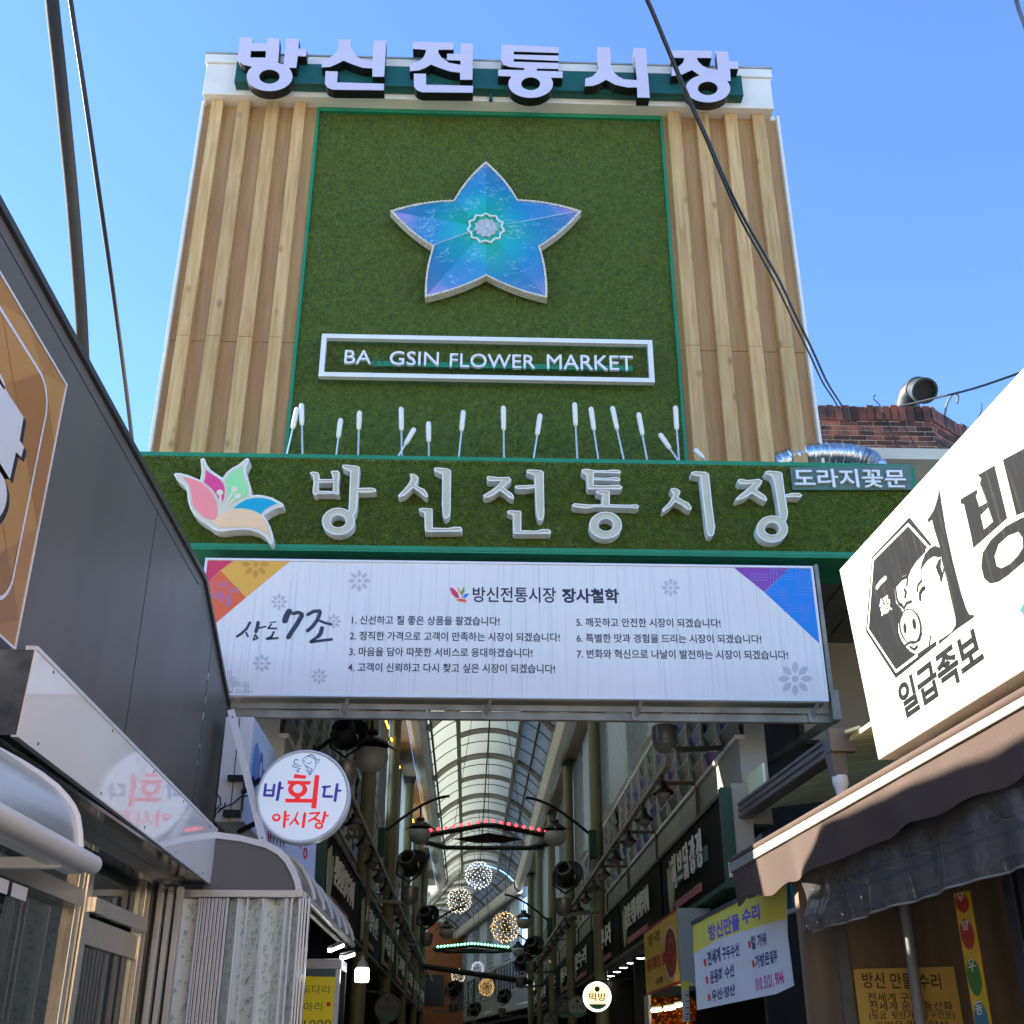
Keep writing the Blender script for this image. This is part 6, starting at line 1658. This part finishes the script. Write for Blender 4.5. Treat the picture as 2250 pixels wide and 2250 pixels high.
# ---- hanging light balls
def ball(q, y, r, colr, label, e=3.6):
    c = at(*q, y=y)
    t = thing('light_ball', label, 'light ball', c, 'hanging light balls')
    rng = random.Random(int(y * 7 + r * 100)); b = MB(); b2 = MB()
    n = 150
    for i in range(n):
        z = 1 - 2 * (i + .5) / n; a = i * 2.39996; s_ = math.sqrt(1 - z * z)
        d = Vector((s_ * math.cos(a), s_ * math.sin(a), z)); p = c + d * r * rng.uniform(.86, 1.0); k = r * .021
        u = d.orthogonal().normalized() * k; v = d.cross(u)
        b.add([p + u, p + v, p - u, p - v, p + d * k, p - d * k], [(0, 1, 4), (1, 2, 4), (2, 3, 4), (3, 0, 4), (1, 0, 5), (2, 1, 5), (3, 2, 5), (0, 3, 5)])
        if i % 2 == 0: b2.bar(c + d * r * .12, p, .006, .006)
    m = mat('bulb %d %d' % (colr[0], colr[2]), colr, .4, emit=colr, estr=e)
    o = b.build('bulbs', m, t); o['kind'] = 'stuff'
    b2.build('wire_frame', mat('ball wire', (46, 44, 42), .5, metal=.5), t)
    one(lambda b: b.tube([c, (c.x, c.y, 8.6)], .006, 4), 'cord', spd, t)
ball(R2(970, 900), 36, .42, (235, 236, 255), 'cool white light ball hanging under the vault, highest of the balls')
ball(R2(865, 1035), 40, .42, (255, 238, 205), 'pale warm light ball on the left below the cool white one')
ball(R2(1112, 1178), 34, .42, (255, 196, 110), 'golden light ball, largest, beside a globe lamp')
ball(R2(965, 1395), 56, .30, (225, 235, 255), 'small cool white light ball just above the dark garland')
ball(R2(862, 1435), 54, .31, (255, 236, 210), 'small pale light ball left below the dark garland')
ball(R2(1012, 1495), 50, .33, (255, 200, 110), 'small golden light ball below the dark garland')

# ---- lit wreaths and the dark garland
tins = mat('dark green tinsel', (20, 34, 24), .7, island=.5)
def tinsel(b, pts, r, dens):
    rng = random.Random(len(pts) + int(r * 1000)); n3 = 0
    for i in range(len(pts) - 1):
        p, q = Vector(pts[i]), Vector(pts[i + 1]); L_ = (q - p).length; d = (q - p).normalized()
        for _ in range(int(L_ * dens)):
            c = p.lerp(q, rng.random()); a = Vector((rng.gauss(0, 1), rng.gauss(0, 1), rng.gauss(0, 1))).normalized(); rr = r * rng.uniform(.5, 1.15)
            w_ = d.cross(a) * r * .16
            b.add([c - w_, c + w_, c + a * rr], [(0, 1, 2)])
        b.tube([p, q], r * .45, 6)
def wreath(cx, y, z, hw, dp_, colr, label, nb, e):
    t = thing('lit_wreath', label, 'wreath', (cx, y, z))
    P = [(cx - hw, y, z), (cx - hw * .95, y - dp_ * .25, z), (cx - .1, y - dp_, z + .05), (cx + .1, y - dp_, z + .05), (cx + hw * .95, y - dp_ * .25, z), (cx + hw, y, z), (cx + hw * .6, y + dp_ * .7, z), (cx - hw * .6, y + dp_ * .7, z), (cx - hw, y, z)]
    one(lambda b: tinsel(b, P, .10, 260), 'tinsel', tins, t)
    one(lambda b: b.add([(cx - hw * .5, y - .1, z), (cx, y - .55 * dp_, z + .02), (cx + hw * .5, y - .1, z), (cx + hw * .2, y + .3, z), (cx - hw * .2, y + .3, z)], [(0, 1, 2, 3, 4)]), 'centre_panel', mat('dark red panel', (52, 14, 16), .7), t)
    m = mat('bulb %d %d %d' % colr, colr, .4, emit=colr, estr=e)
    for i in range(nb):
        s_ = (i + .5) / nb * 2 - 1
        p = (cx + s_ * hw * .95, y - dp_ + abs(s_) * dp_ * .75 - .03, z + .13 - abs(s_) * .05)
        one(lambda b: b.lathe(p, (0, 0, 1), [(0, -.035), (.03, -.02), (.035, .0), (.03, .02), (0, .035)], 8), 'bulb', m, t, smooth=60)
    one(lambda b: [b.tube([(cx + s_ * hw * .5, y, z), (cx + s_ * .2, y, 8.7)], .005, 4) for s_ in (-1, 0, 1)], 'cord', spd, t)
wz = at(*R2(1020, 715), y=22.4)
wreath(wz.x, 22.4, wz.z, 1.36, 1.25, (255, 70, 80), 'dark tinsel wreath edged with red bulbs hanging across the arcade', 18, 1.0)
wz = at(*R2(940, 1300), y=39)
wreath(wz.x, 39, wz.z, 1.22, .9, (110, 235, 170), 'tinsel wreath edged with green bulbs deeper in the arcade', 22, 2.5)
t = thing('tinsel_garland', 'dark tinsel garland strung across the arcade below the green wreath', 'garland', at(*R2(960, 1425), y=26))
one(lambda b: tinsel(b, [at(*R2(680, 1385), y=26), at(*R2(860, 1412), y=26), at(*R2(1060, 1440), y=26), at(*R2(1250, 1470), y=26)], .13, 420), 'tinsel', tins, t)

# ---- yellow strip lights under the left eaves
led = mat('yellow strip light', (255, 196, 60), .4, emit=(255, 190, 60), estr=2.2)
fLd = FL(-1.62)
for (p, q, lb_) in (((478, 85), (490, 120), 'nearest'), ((505, 175), (550, 330), 'second'), ((590, 535), (635, 645), 'third'), ((688, 825), (742, 985), 'farthest')):
    t = thing('strip_light', f'{lb_} yellow strip light under the left eaves', 'strip light', fLd.pp(*R2(*p)), 'yellow strip lights on the left')
    one(lambda b: b.tube([fLd.pp(*R2(*p)), fLd.pp(*R2(*q))], .022, 6), 'tube', led, t)
    one(lambda b: b.bar(fLd.pp(*R2(*p), -.03), fLd.pp(*R2(*q), -.03), .05, .05), 'holder', dark_bar, t)
# ---- round hanging shop signs
def round_sign(q, y, r, text, face, ringm, label, tcol, wt=.01):
    fr = FY(y); c = fr.pix(*q)
    t = thing('round_shop_sign', label, 'sign', fr.P(*c), 'round hanging shop signs')
    one(lambda b: b.lathe(fr.P(*c), (0, 1, 0), [(r * .86, -.01), (r * .9, -.03), (r, -.02), (r, .1), (r * .9, .11), (0, .11)], 40), 'rim', ringm, t, smooth=35)
    one(lambda b: b.poly(fr, [[(c[0] + r * .88 * math.cos(i * math.pi / 20), c[1] + r * .88 * math.sin(i * math.pi / 20)) for i in range(40)]], .012), 'face', face, t)
    b = MB(); b.text2(fr, text, c[0] - r * .62, c[1] - r * .30, r * 1.24, r * .55, .014, wt=wt)
    b.poly(fr, [[(c[0] + r * .19 * math.cos(i * math.pi / 10), c[1] + r * .5 + r * .19 * math.sin(i * math.pi / 10)) for i in range(20)]], .014)
    b.build('lettering', tcol, t)
    one(lambda b: b.poly(fr, [[(c[0] + r * .86 * math.cos(R(a)), c[1] + r * .86 * math.sin(R(a))) for a in range(216, 325, 6)]], .013), 'green_foot', mat('sign foot green', (50, 104, 84), .5), t)
    one(lambda b: b.bar((c[0], y + .05, c[1] + r), (c[0] + (.5 if c[0] > 0 else -.4), y + .05, c[1] + r + .05), .03, .03), 'arm', blk, t)
ink = mat('sign ink dark', (20, 22, 24), .4)
litf = mat('lit cream face', (232, 214, 172), .4, emit=(236, 206, 156), estr=.55)
litr = mat('lit white rim', (240, 238, 228), .4, emit=(240, 238, 226), estr=1.0)
gf = mat('unlit grey face', (112, 118, 116), .45, var=.05); gr = mat('unlit rim', (92, 98, 96), .45)
round_sign(R2(1600, 1545), 18, .20, '떡방', litf, litr, 'lit cream round sign with white rim and two dark letters', ink, .015)
round_sign(R2(1495, 1600), 20.5, .165, '야채', gf, gr, 'unlit grey round sign left of the lit cream one', ink, .015)
round_sign(R2(1425, 1610), 23, .16, '르네', mat('unlit dark face', (60, 64, 64), .5), gr, 'dark round sign, second left of the lit cream one', gf)
round_sign(R2(1352, 1672), 26, .16, '마게', gf, gr, 'grey round sign partly cut by the bottom edge', ink)
round_sign(R2(487, 1605), 18, .19, '마반찬', mat('unlit mid face', (84, 86, 84), .5), gr, 'dim grey round sign on the left below the bulb', ink)
# ---- small lamps over the right-hand shops
dl = mat('downlight glow', (255, 255, 248), .4, emit=(255, 255, 246), estr=7.0)
for k, (x, y) in enumerate(((987, 963), (852, 1030), (748, 1092), (657, 1150), (573, 1207), (493, 1250))):
    p = at(*R6(x, y), x=2.55)
    t = thing('downlight', f'small round white downlight, {ORD[k]} from the poster in the right shops', 'downlight', p, 'downlights over the right shops')
    one(lambda b: b.lathe(p, (0, 0, -1), [(.075, -.05), (.085, 0), (.08, .01), (.07, .005)], 18), 'ring', gr, t)
    one(lambda b: b.lathe(p, (0, 0, -1), [(.068, .008), (0, .018)], 16), 'lens', dl, t)
# ---- left stall under the ribbed canopy
bp = at(*L4(750, 1425), y=11.6)
t = thing('hanging_bulb', 'bright white plastic bulb hanging left in the dim arcade', 'bulb', bp)
one(lambda b: b.lathe(bp, (0, 0, -1), [(.05, -.07), (.066, -.06), (.066, .03), (.06, .05), (0, .055)], 20), 'bulb', mat('bulb white glow', (255, 255, 255), .4, emit=(245, 250, 255), estr=6.0), t, smooth=40)
one(lambda b: b.lathe(bp, (0, 0, -1), [(.012, -.18), (.02, -.14), (.045, -.12), (.062, -.075), (.05, -.071)], 18), 'socket', mat('bulb socket', (120, 116, 104), .5), t, smooth=40)
one(lambda b: b.tube([bp + Vector((0, 0, .17)), bp + Vector((0, 0, 1.0))], .006, 5), 'cord', spd, t)
for k, (a_, c_) in enumerate((((408, 1150), (540, 1095)), ((535, 1232), (655, 1192)))):
    p, q = at(*L4(*a_), y=11.0), at(*L4(*c_), y=11.25)
    t = thing('tube_lamp', ('upper' if k == 0 else 'lower') + ' short white tube lamp under the ribbed canopy', 'lamp', p)
    one(lambda b: b.bar(p, q, .035, .03), 'tube', mat('tube glow', (250, 252, 255), .4, emit=(250, 252, 255), estr=3.5), t)
    one(lambda b: b.bar(p + Vector((0, 0, .025)), q + Vector((0, 0, .025)), .05, .018), 'holder', gr, t)
fK = FY(11.0)
cab = thing('glass_cabinet', 'glass fronted cabinet with white header behind the folding door', 'cabinet', fK.pp(*L4(350, 1600)))
k0 = fK.pix(*L4(60, 1345)); k1 = fK.pix(*L4(535, 1240)); kk = fK.pix(*L4(570, 1240))
one(lambda b: b.box(k0[0], k1[0], 11.0, 11.5, k0[1], k1[1]), 'header', mat('cabinet white', (160, 160, 158), .45), cab, bev=.004)
one(lambda b: b.box(k1[0] - .045, k1[0] - .005, 10.995, 11.04, 0, k0[1] - .002), 'post', mat('cabinet post', (186, 184, 182), .35), cab)
one(lambda b: b.box(k0[0], k1[0] - .05, 11.004, 11.012, .3, k0[1] - .002), 'glass', clear('cabinet glass', (170, 196, 186), .8, .04), cab)
one(lambda b: b.box(k0[0], k1[0], 11.45, 11.5, 0, k0[1] - .002), 'back', dark_in, cab)
fY = FY(10.985)
yp = thing('yellow_price_sheet', 'bright yellow handwritten price sheet on the cabinet glass', 'notice', fY.pp(*L4(310, 1650)))
one(lambda b: b.ppoly(fY, L4, [[(60,1425),(470,1432),(425,2100),(10,2100)]], -.004, 0), 'sheet', mat('price yellow', (226, 208, 26), .6, var=.05), yp)
b = MB(); fY2 = fY.off(.001)
b.text(fY2, '도다리', L4(110, 1605), L4(400, 1612), 88 * .20706, 0, wt=-.004); b.text(fY2, '마리', L4(130, 1795), L4(322, 1795), 95 * .20706, 0, wt=-.004); b.text(fY2, '1000', L4(130, 1990), L4(420, 1985), 100 * .20706, 0, wt=-.004)
b.build('handwriting', mat('pen brown', (70, 62, 30), .6), yp)
one(lambda b: b.poly(fY2, [[fY2.pix(*L4(*p)) for p in ring(396, 1722, 24, 24, 20)]], .001), 'red_dot', mat('sticker red', (190, 30, 36), .5), yp)
# ---- right stall: food poster box, price list, gold foil
po = thing('food_poster_box', 'yellow food poster box with red bowl picture and pale end', 'sign', (2.1, 12, 2.65))
fPo = FRX(2.06)
def f(b):
    b.box(2.064, 2.40, 12.0, 14.4, 2.28, 2.98)
one(f, 'box', mat('poster box pale', (146, 160, 158), .5, var=.06), po, bev=.003)
one(lambda b: b.poly(fPo, [[(-14.38, 2.30), (-12.02, 2.30), (-12.02, 2.96), (-14.38, 2.96)]], .0), 'poster', mat('poster yellow', (216, 170, 46), .5, rgb2=(226, 190, 84), scale=1), po)
b = MB()
b.m = 0; b.poly(fPo, [ring(-12.50, 2.60, .42, .27, 30)], .001)
b.m = 1; b.poly(fPo, [ring(-12.50, 2.60, .37, .235, 30)], .0015)
b.m = 2
for i in range(26):
    r_ = random.Random(i); a = r_.uniform(0, 6.3); k = r_.uniform(0, .3)
    b.poly(fPo, [ring(-12.50 + k * math.cos(a), 2.60 + k * .62 * math.sin(a), .05, .018, 8)], .002 + i * .0001)
b.m = 3; b.fbox(fPo, -14.38, -12.02, 2.955, 2.98, -.003, .004); b.fbox(fPo, -14.38, -12.02, 2.28, 2.31, -.003, .004)
b.build('bowl_print', [mat('bowl rim', (206, 196, 170), .4), mat('stew red', (128, 34, 22), .4), mat('stew bits', (176, 92, 40), .4), mat('poster red edge', (168, 52, 36), .5)], po)
b = MB(); b.text2(fPo, '얼큰 국밥', -14.0, 2.78, .85, .12, .002, wt=.02); b.text2(fPo, '대구탕', -13.6, 2.35, .5, .07, .002, wt=.02); b.build('dark_lettering', mat('poster brown', (84, 46, 22), .5), po)
b = MB(); b.text2(fPo, '쫄깃쫄깃 불닭발', -14.2, 2.52, 1.9, .13, .004, wt=.03); b.build('red_lettering', mat('poster crimson', (186, 60, 48), .5), po)
fPl = FY(11.2)
pl = thing('price_list', 'narrow white price list with yellow header beside the banner', 'price list', fPl.pp(*R6(1590, 1500)))
one(lambda b: b.ppoly(fPl, R6, [[(1535,1290),(1640,1260),(1660,1830),(1560,1845)]], -.004, 0), 'sheet', mat('list grey white', (170, 172, 164), .6), pl)
one(lambda b: b.ppoly(fPl, R6, [[(1535,1292),(1638,1262),(1645,1395),(1543,1420)]], .001), 'header', mat('list yellow', (176, 178, 48), .6), pl)
one(lambda b: [b.ppoly(fPl, R6, [[(1546 + k * .2, y), (1648 + k * .2, y - 10), (1648, y - 2), (1546, y + 8)]], .001) for k, y in enumerate((1430, 1515, 1600, 1690, 1770))] + [b.stroke(fPl, R6, [(1600, y), (1640, y - 5)], 22, .002) for y in (1475, 1560, 1650, 1735, 1800)], 'print', mat('list ink', (96, 98, 96), .6), pl)
fGo = FY(12.6)
gd = thing('gold_foil_screen', 'crumpled gold foil screen glowing under lamps in right stall', 'foil', fGo.pp(*R6(1350, 1750)))
def f(b):
    a0, z1 = fGo.pix(*R6(1110, 1500)); a1, z0 = fGo.pix(*R6(1760, 2050)); n, m = 40, 30; rng = random.Random(2); vs = []
    for i in range(n + 1):
        for j in range(m + 1):
            vs.append(fGo.P(a0 + (a1 - a0) * i / n + rng.uniform(-.006, .006), z0 + (z1 - z0) * j / m + rng.uniform(-.006, .006), rng.uniform(-.025, .025) + .05 * math.sin(i * .5 + j * .3)))
    b.add(vs, [(i * (m + 1) + j, (i + 1) * (m + 1) + j, (i + 1) * (m + 1) + j + 1, i * (m + 1) + j + 1) for i in range(n) for j in range(m)])
one(f, 'foil', mat('gold foil', (232, 176, 74), .16, metal=1.0), gd)
for k, (a_, c_) in enumerate((((1130, 1690), (1270, 1672)), ((1305, 1668), (1450, 1645)), ((1455, 1625), (1552, 1605)))):
    p, q = at(*R6(*a_), y=12.25), at(*R6(*c_), y=12.25)
    t = thing('warm_tube_lamp', f'{ORD[k]} warm white tube lamp in front of the gold foil', 'lamp', p, 'warm tubes before the gold foil')
    one(lambda b: b.bar(p, q, .03, .03), 'tube', mat('warm tube glow', (255, 244, 214), .4, emit=(255, 230, 180), estr=5.0), t)
    one(lambda b: b.bar(p + Vector((0, .03, .01)), q + Vector((0, .03, .01)), .02, .05), 'holder', gr, t)
pst = thing('stall_partition', 'pale stall partition post at the left edge of the gold foil', 'partition', fGo.pp(*R6(1105, 1700)))
one(lambda b: b.ppoly(fGo.off(.3), R6, [[(1085,1470),(1120,1470),(1140,2060),(1105,2060)]], -.3, 0), 'panel', beige_e, pst)

# ================================================================ roofs and sky things behind
fBr = FY(14.0)
bk = thing('brick_parapet', 'weathered red and black brick parapet behind the gate at right', 'building', (5.6, 14.5, 8.2))
bx0 = 3.7; bx1, bzt = fBr.pix(*C4(760, 242)); bzb = bzt - 1.6
mort = mat('mortar', (178, 168, 152), .9, var=.15, scale=6, bump=.4, bscale=40)
brk = mat('old red brick', (122, 70, 52), .85, rgb2=(44, 42, 42), scale=4.2, island=.7, bump=.3, bscale=50, detail=2)
d45 = Vector((math.cos(R(38)), math.sin(R(38)), 0))
def face_bricks(b, fr, a1, zt_, rng):
    b.m = 0; b.fbox(fr, 0, a1, bzb, zt_ - .02, -.3, -.012)
    b.m = 1; row = 0; z = zt_ - .25
    while z > bzb:
        a = -.12 * (row % 2)
        while a < a1:
            x0, x1 = max(a, 0), min(a + .225, a1)
            if x1 - x0 > .03: b.fbox(fr, x0, x1, z - .060, z, -.05, rng.uniform(-.003, .006))
            a += .24
        z -= .078; row += 1
    a = 0
    while a < a1 - .05:
        b.fbox(fr, a, a + .10, zt_ - .235 + rng.uniform(-.008, .008), zt_ + rng.uniform(-.02, .012), -.24, .02 + rng.uniform(-.008, .012)); a += .115
rng = random.Random(8)
b = MB(); face_bricks(b, Fr((bx0, 14.0, 0), (1, 0, 0), (0, 0, 1)), bx1 - bx0, bzt, rng); face_bricks(b, Fr((bx1 + .01, 14.0, 0), d45, (0, 0, 1)), 2.6, bzt, rng)
b.build('brickwork', [mort, brk], bk)
one(lambda b: b.hexa([(bx0, 14.3, 7.9), (bx1 + .1, 14.31, 7.9), (bx1 + 1.9, 16.2, 7.9), (bx0, 18, 7.9)], [(bx0, 14.3, bzt - .3), (bx1 + .1, 14.31, bzt - .3), (bx1 + 1.9, 16.2, bzt - .3), (bx0, 18, bzt - .3)]), 'roof', mort, bk)
ev = thing('eaves_slab', 'beige eaves slab below the brick parapet at right', 'eaves', (5.2, 13, 8.1))
ez = at(*C4(480, 432), y=12.2).z
one(lambda b: (b.box(3.9, 7.2, 12.2, 13.9, ez - .05, ez), b.box(3.9, 7.2, 12.19, 12.26, ez - .14, ez + .012), b.box(3.9, 7.2, 13.2, 13.9, 5.0, ez - .051)), 'slab', mat('beige eaves', (206, 200, 178), .6, var=.06), ev, bev=.005)
vp = thing('vent_pipe', 'grey bent vent pipe with dark open mouth on brick parapet', 'vent pipe', fBr.pp(*C4(650, 240)) + Vector((0, .3, 0)))
v0 = at(*C4(655, 260), y=14.35); v1 = at(*C4(668, 185), y=14.3); v2 = at(*C4(700, 155), y=14.15); v3 = at(*C4(738, 165), y=13.9)
pts = [v0, v0.lerp(v1, .6), v1.lerp(v2, .15), v1.lerp(v2, .6), v2, v2.lerp(v3, .6), v3]
one(lambda b: b.tube(pts, .17, 20, caps=False), 'pipe', mat('grey vent plastic', (44, 52, 50), .5, var=.2, scale=3), vp, smooth=50)
dv = (v3 - v2).normalized()
one(lambda b: (b.lathe(v3, dv, [(.17, -.06), (.19, -.06), (.19, .02), (.16, .02), (.16, -.05)], 24), b.lathe(v2.lerp(v3, .2), dv, [(.17, -.02), (.182, -.02), (.182, .02), (.17, .02)], 24)), 'rim', mat('grey vent plastic', (112, 126, 120)), vp, smooth=40)
one(lambda b: b.lathe(v3 - dv * .04, dv, [(.165, 0), (0, 0)], 20), 'mouth', spd, vp)
fd_ = thing('foil_duct', 'shiny corrugated foil duct lying behind the right beam end', 'duct', at(*C4(300, 480), y=10.9))
DP = [(40,515),(110,486),(180,466),(250,460),(320,460),(390,464),(440,474),(480,490),(508,520),(516,560)]
Q = [at(*C4(*p), y=10.95) for p in DP]; PP = []; RR = []
for i in range(len(Q) - 1):
    for k in range(14):
        PP.append(Q[i].lerp(Q[i + 1], k / 14)); RR.append(.125 + .010 * (1 if (i * 14 + k) % 7 == 0 else 0) + .003 * math.sin(k * 2.3 + i) + (.012 * (k % 2) if i > 5 else 0))
one(lambda b: b.tube(PP, .15, 20, caps=True, radii=RR), 'duct', mat('foil', (200, 202, 204), .28, metal=1.0, bump=.08, bscale=9, var=.06), fd_, smooth=35)
# dim side of the right-hand building seen beside the banner
sb = thing('side_annex', 'dark annex with grey panelled soffit between banner sign and pig sign', 'building', (4.5, 12, 5))
def f(b):
    for k in range(7): b.box(3.25 + k * .34, 3.25 + k * .34 + .32, 10.75, 13.4, 6.2, 6.23)
one(f, 'soffit_panel', mat('annex soffit grey', (126, 122, 112), .6, var=.06), sb)
one(lambda b: (b.box(3.2, 7.5, 13.41, 13.6, 3.4, 6.24), b.box(3.2, 7.5, 10.74, 13.6, 6.235, 6.32), b.box(5.6, 7.5, 8.8, 13.4, 3.2, 6.19)), 'wall', mat('annex dark wall', (52, 54, 58), .8, var=.2), sb)
one(lambda b: [b.box(2.75 + k * .17, 2.75 + k * .17 + (.09 if k % 2 else .12), 12.9 - .0, 13.0, 3.4, 6.1) for k in range(3)], 'downstand', panel_grey, sb)
# ---- cables against the sky
cb_m = mat('black cable', (18, 18, 20), .5)
def cable(name, label, pix, y0, y1, r, m=cb_m, off=(0, 0)):
    pts = []
    for i, (u, v) in enumerate(pix):
        t = i / (len(pix) - 1); pts.append(at(u * 1.16460 + off[0], v * 1.16460 + off[1], y=1 / (1 / y0 + (1 / y1 - 1 / y0) * t)))
    # smooth
    S_ = []
    for i in range(len(pts) - 1):
        p0, p1, p2, p3 = pts[max(i - 1, 0)], pts[i], pts[i + 1], pts[min(i + 2, len(pts) - 1)]
        for k in range(6):
            t = k / 6
            S_.append(.5 * ((2 * p1) + (p2 - p0) * t + (2 * p0 - 5 * p1 + 4 * p2 - p3) * t * t + (3 * p1 - p0 - 3 * p2 + p3) * t ** 3))
    S_.append(pts[-1])
    if name != 'loose_wire':                      # carry the line on past the edge of the view to where it would be tied
        S_.insert(0, S_[0] + (S_[0] - S_[1]).normalized() * 9)
        if 'parapet' not in label and 'twin' not in label: S_.append(S_[-1] + (S_[-1] - S_[-2]).normalized() * 12)
    o = one(lambda b: b.tube(S_, r, 8), name, m, None, smooth=60)
    tag(o, label, 'cable'); return o
cable('overhead_cable', 'upper strand of twin black cable crossing the right wooden slats', [(1185,-70),(1222,0),(1262,95),(1300,185),(1335,262),(1365,332),(1400,405),(1437,470),(1470,528),(1500,592),(1535,665),(1560,720),(1580,752),(1590,768)], 4.8, 13.9, .012)
cable('overhead_cable', 'lower strand of twin black cable sagging onto the brick parapet', [(1184,-70),(1220,1),(1260,96),(1298,187),(1333,265),(1362,335),(1395,409),(1431,475),(1463,534),(1494,599),(1527,667),(1552,721),(1572,752),(1582,770)], 4.75, 13.85, .010)
cable('overhead_cable', 'thin black cable slanting down the sky near the left edge', [(118,-120),(133,0),(160,180),(186,360),(212,540),(236,720),(250,840),(258,900)], 8.0, 14.0, .026)
cable('overhead_conduit', 'thick grey bundled cable crossing the sky at far left', [(86,-160),(98,0),(112,130),(124,250),(134,350),(144,470),(152,580),(158,690),(164,760)], 10.0, 15.0, .088, mat('bundled cable sheath', (22, 22, 22), .8, var=.3, scale=14))
cable('overhead_cable', 'thin cable running from the vent pipe over the pig sign', [(1690,768),(1760,752),(1830,735),(1900,712),(1960,690),(2050,655)], 14.2, 9.0, .014)
cable('overhead_cable', 'short cable entering the picture at the top right corner', [(1905,-60),(1920,10),(1932,45),(1950,100)], 7, 9, .02)
cable('loose_wire', 'loose curled wire on the brick parapet left of the vent pipe', [(1652,745),(1648,752),(1660,765),(1672,790),(1690,835),(1705,870)], 13.9, 13.9, .008)
cable('loose_wire', 'second loose wire hanging down the brick parapet front', [(1700,795),(1715,820),(1732,850),(1745,880)], 13.88, 13.88, .007)
cable('loose_wire', 'pale ragged strap curled above the right end of the parapet', [(1780,802),(1785,770),(1790,755),(1800,742),(1808,748),(1806,760)], 14.3, 14.3, .018, mat('pale strap', (120, 124, 122), .7))
cable('loose_wire', 'thin stray wire sticking up beyond the pale strap', [(1790,815),(1812,800),(1830,806),(1850,780),(1852,760)], 14.5, 14.5, .007)
# ---- buildings at the end of the alley
en = thing('end_building', 'orange brown building with dark windows closing the far end of the alley', 'building', (0, 70, 0))
one(lambda b: b.box(-6, 1.2, 70, 76, 0, 9), 'wall', mat('orange render', (168, 104, 66), .8, var=.1), en)
for k, (x0, x1, z0, z1) in enumerate(((-3.6, -1.4, 4.4, 6.0), (-1.0, -.2, 4.2, 6.2), (-3.6, -1.8, 1.5, 3.2), (-.6, .4, 1.2, 3.2))):
    one(lambda b: b.box(x0, x1, 69.93, 69.999, z0, z1), 'window', mat('end window dark', (30, 34, 38), .2), en)
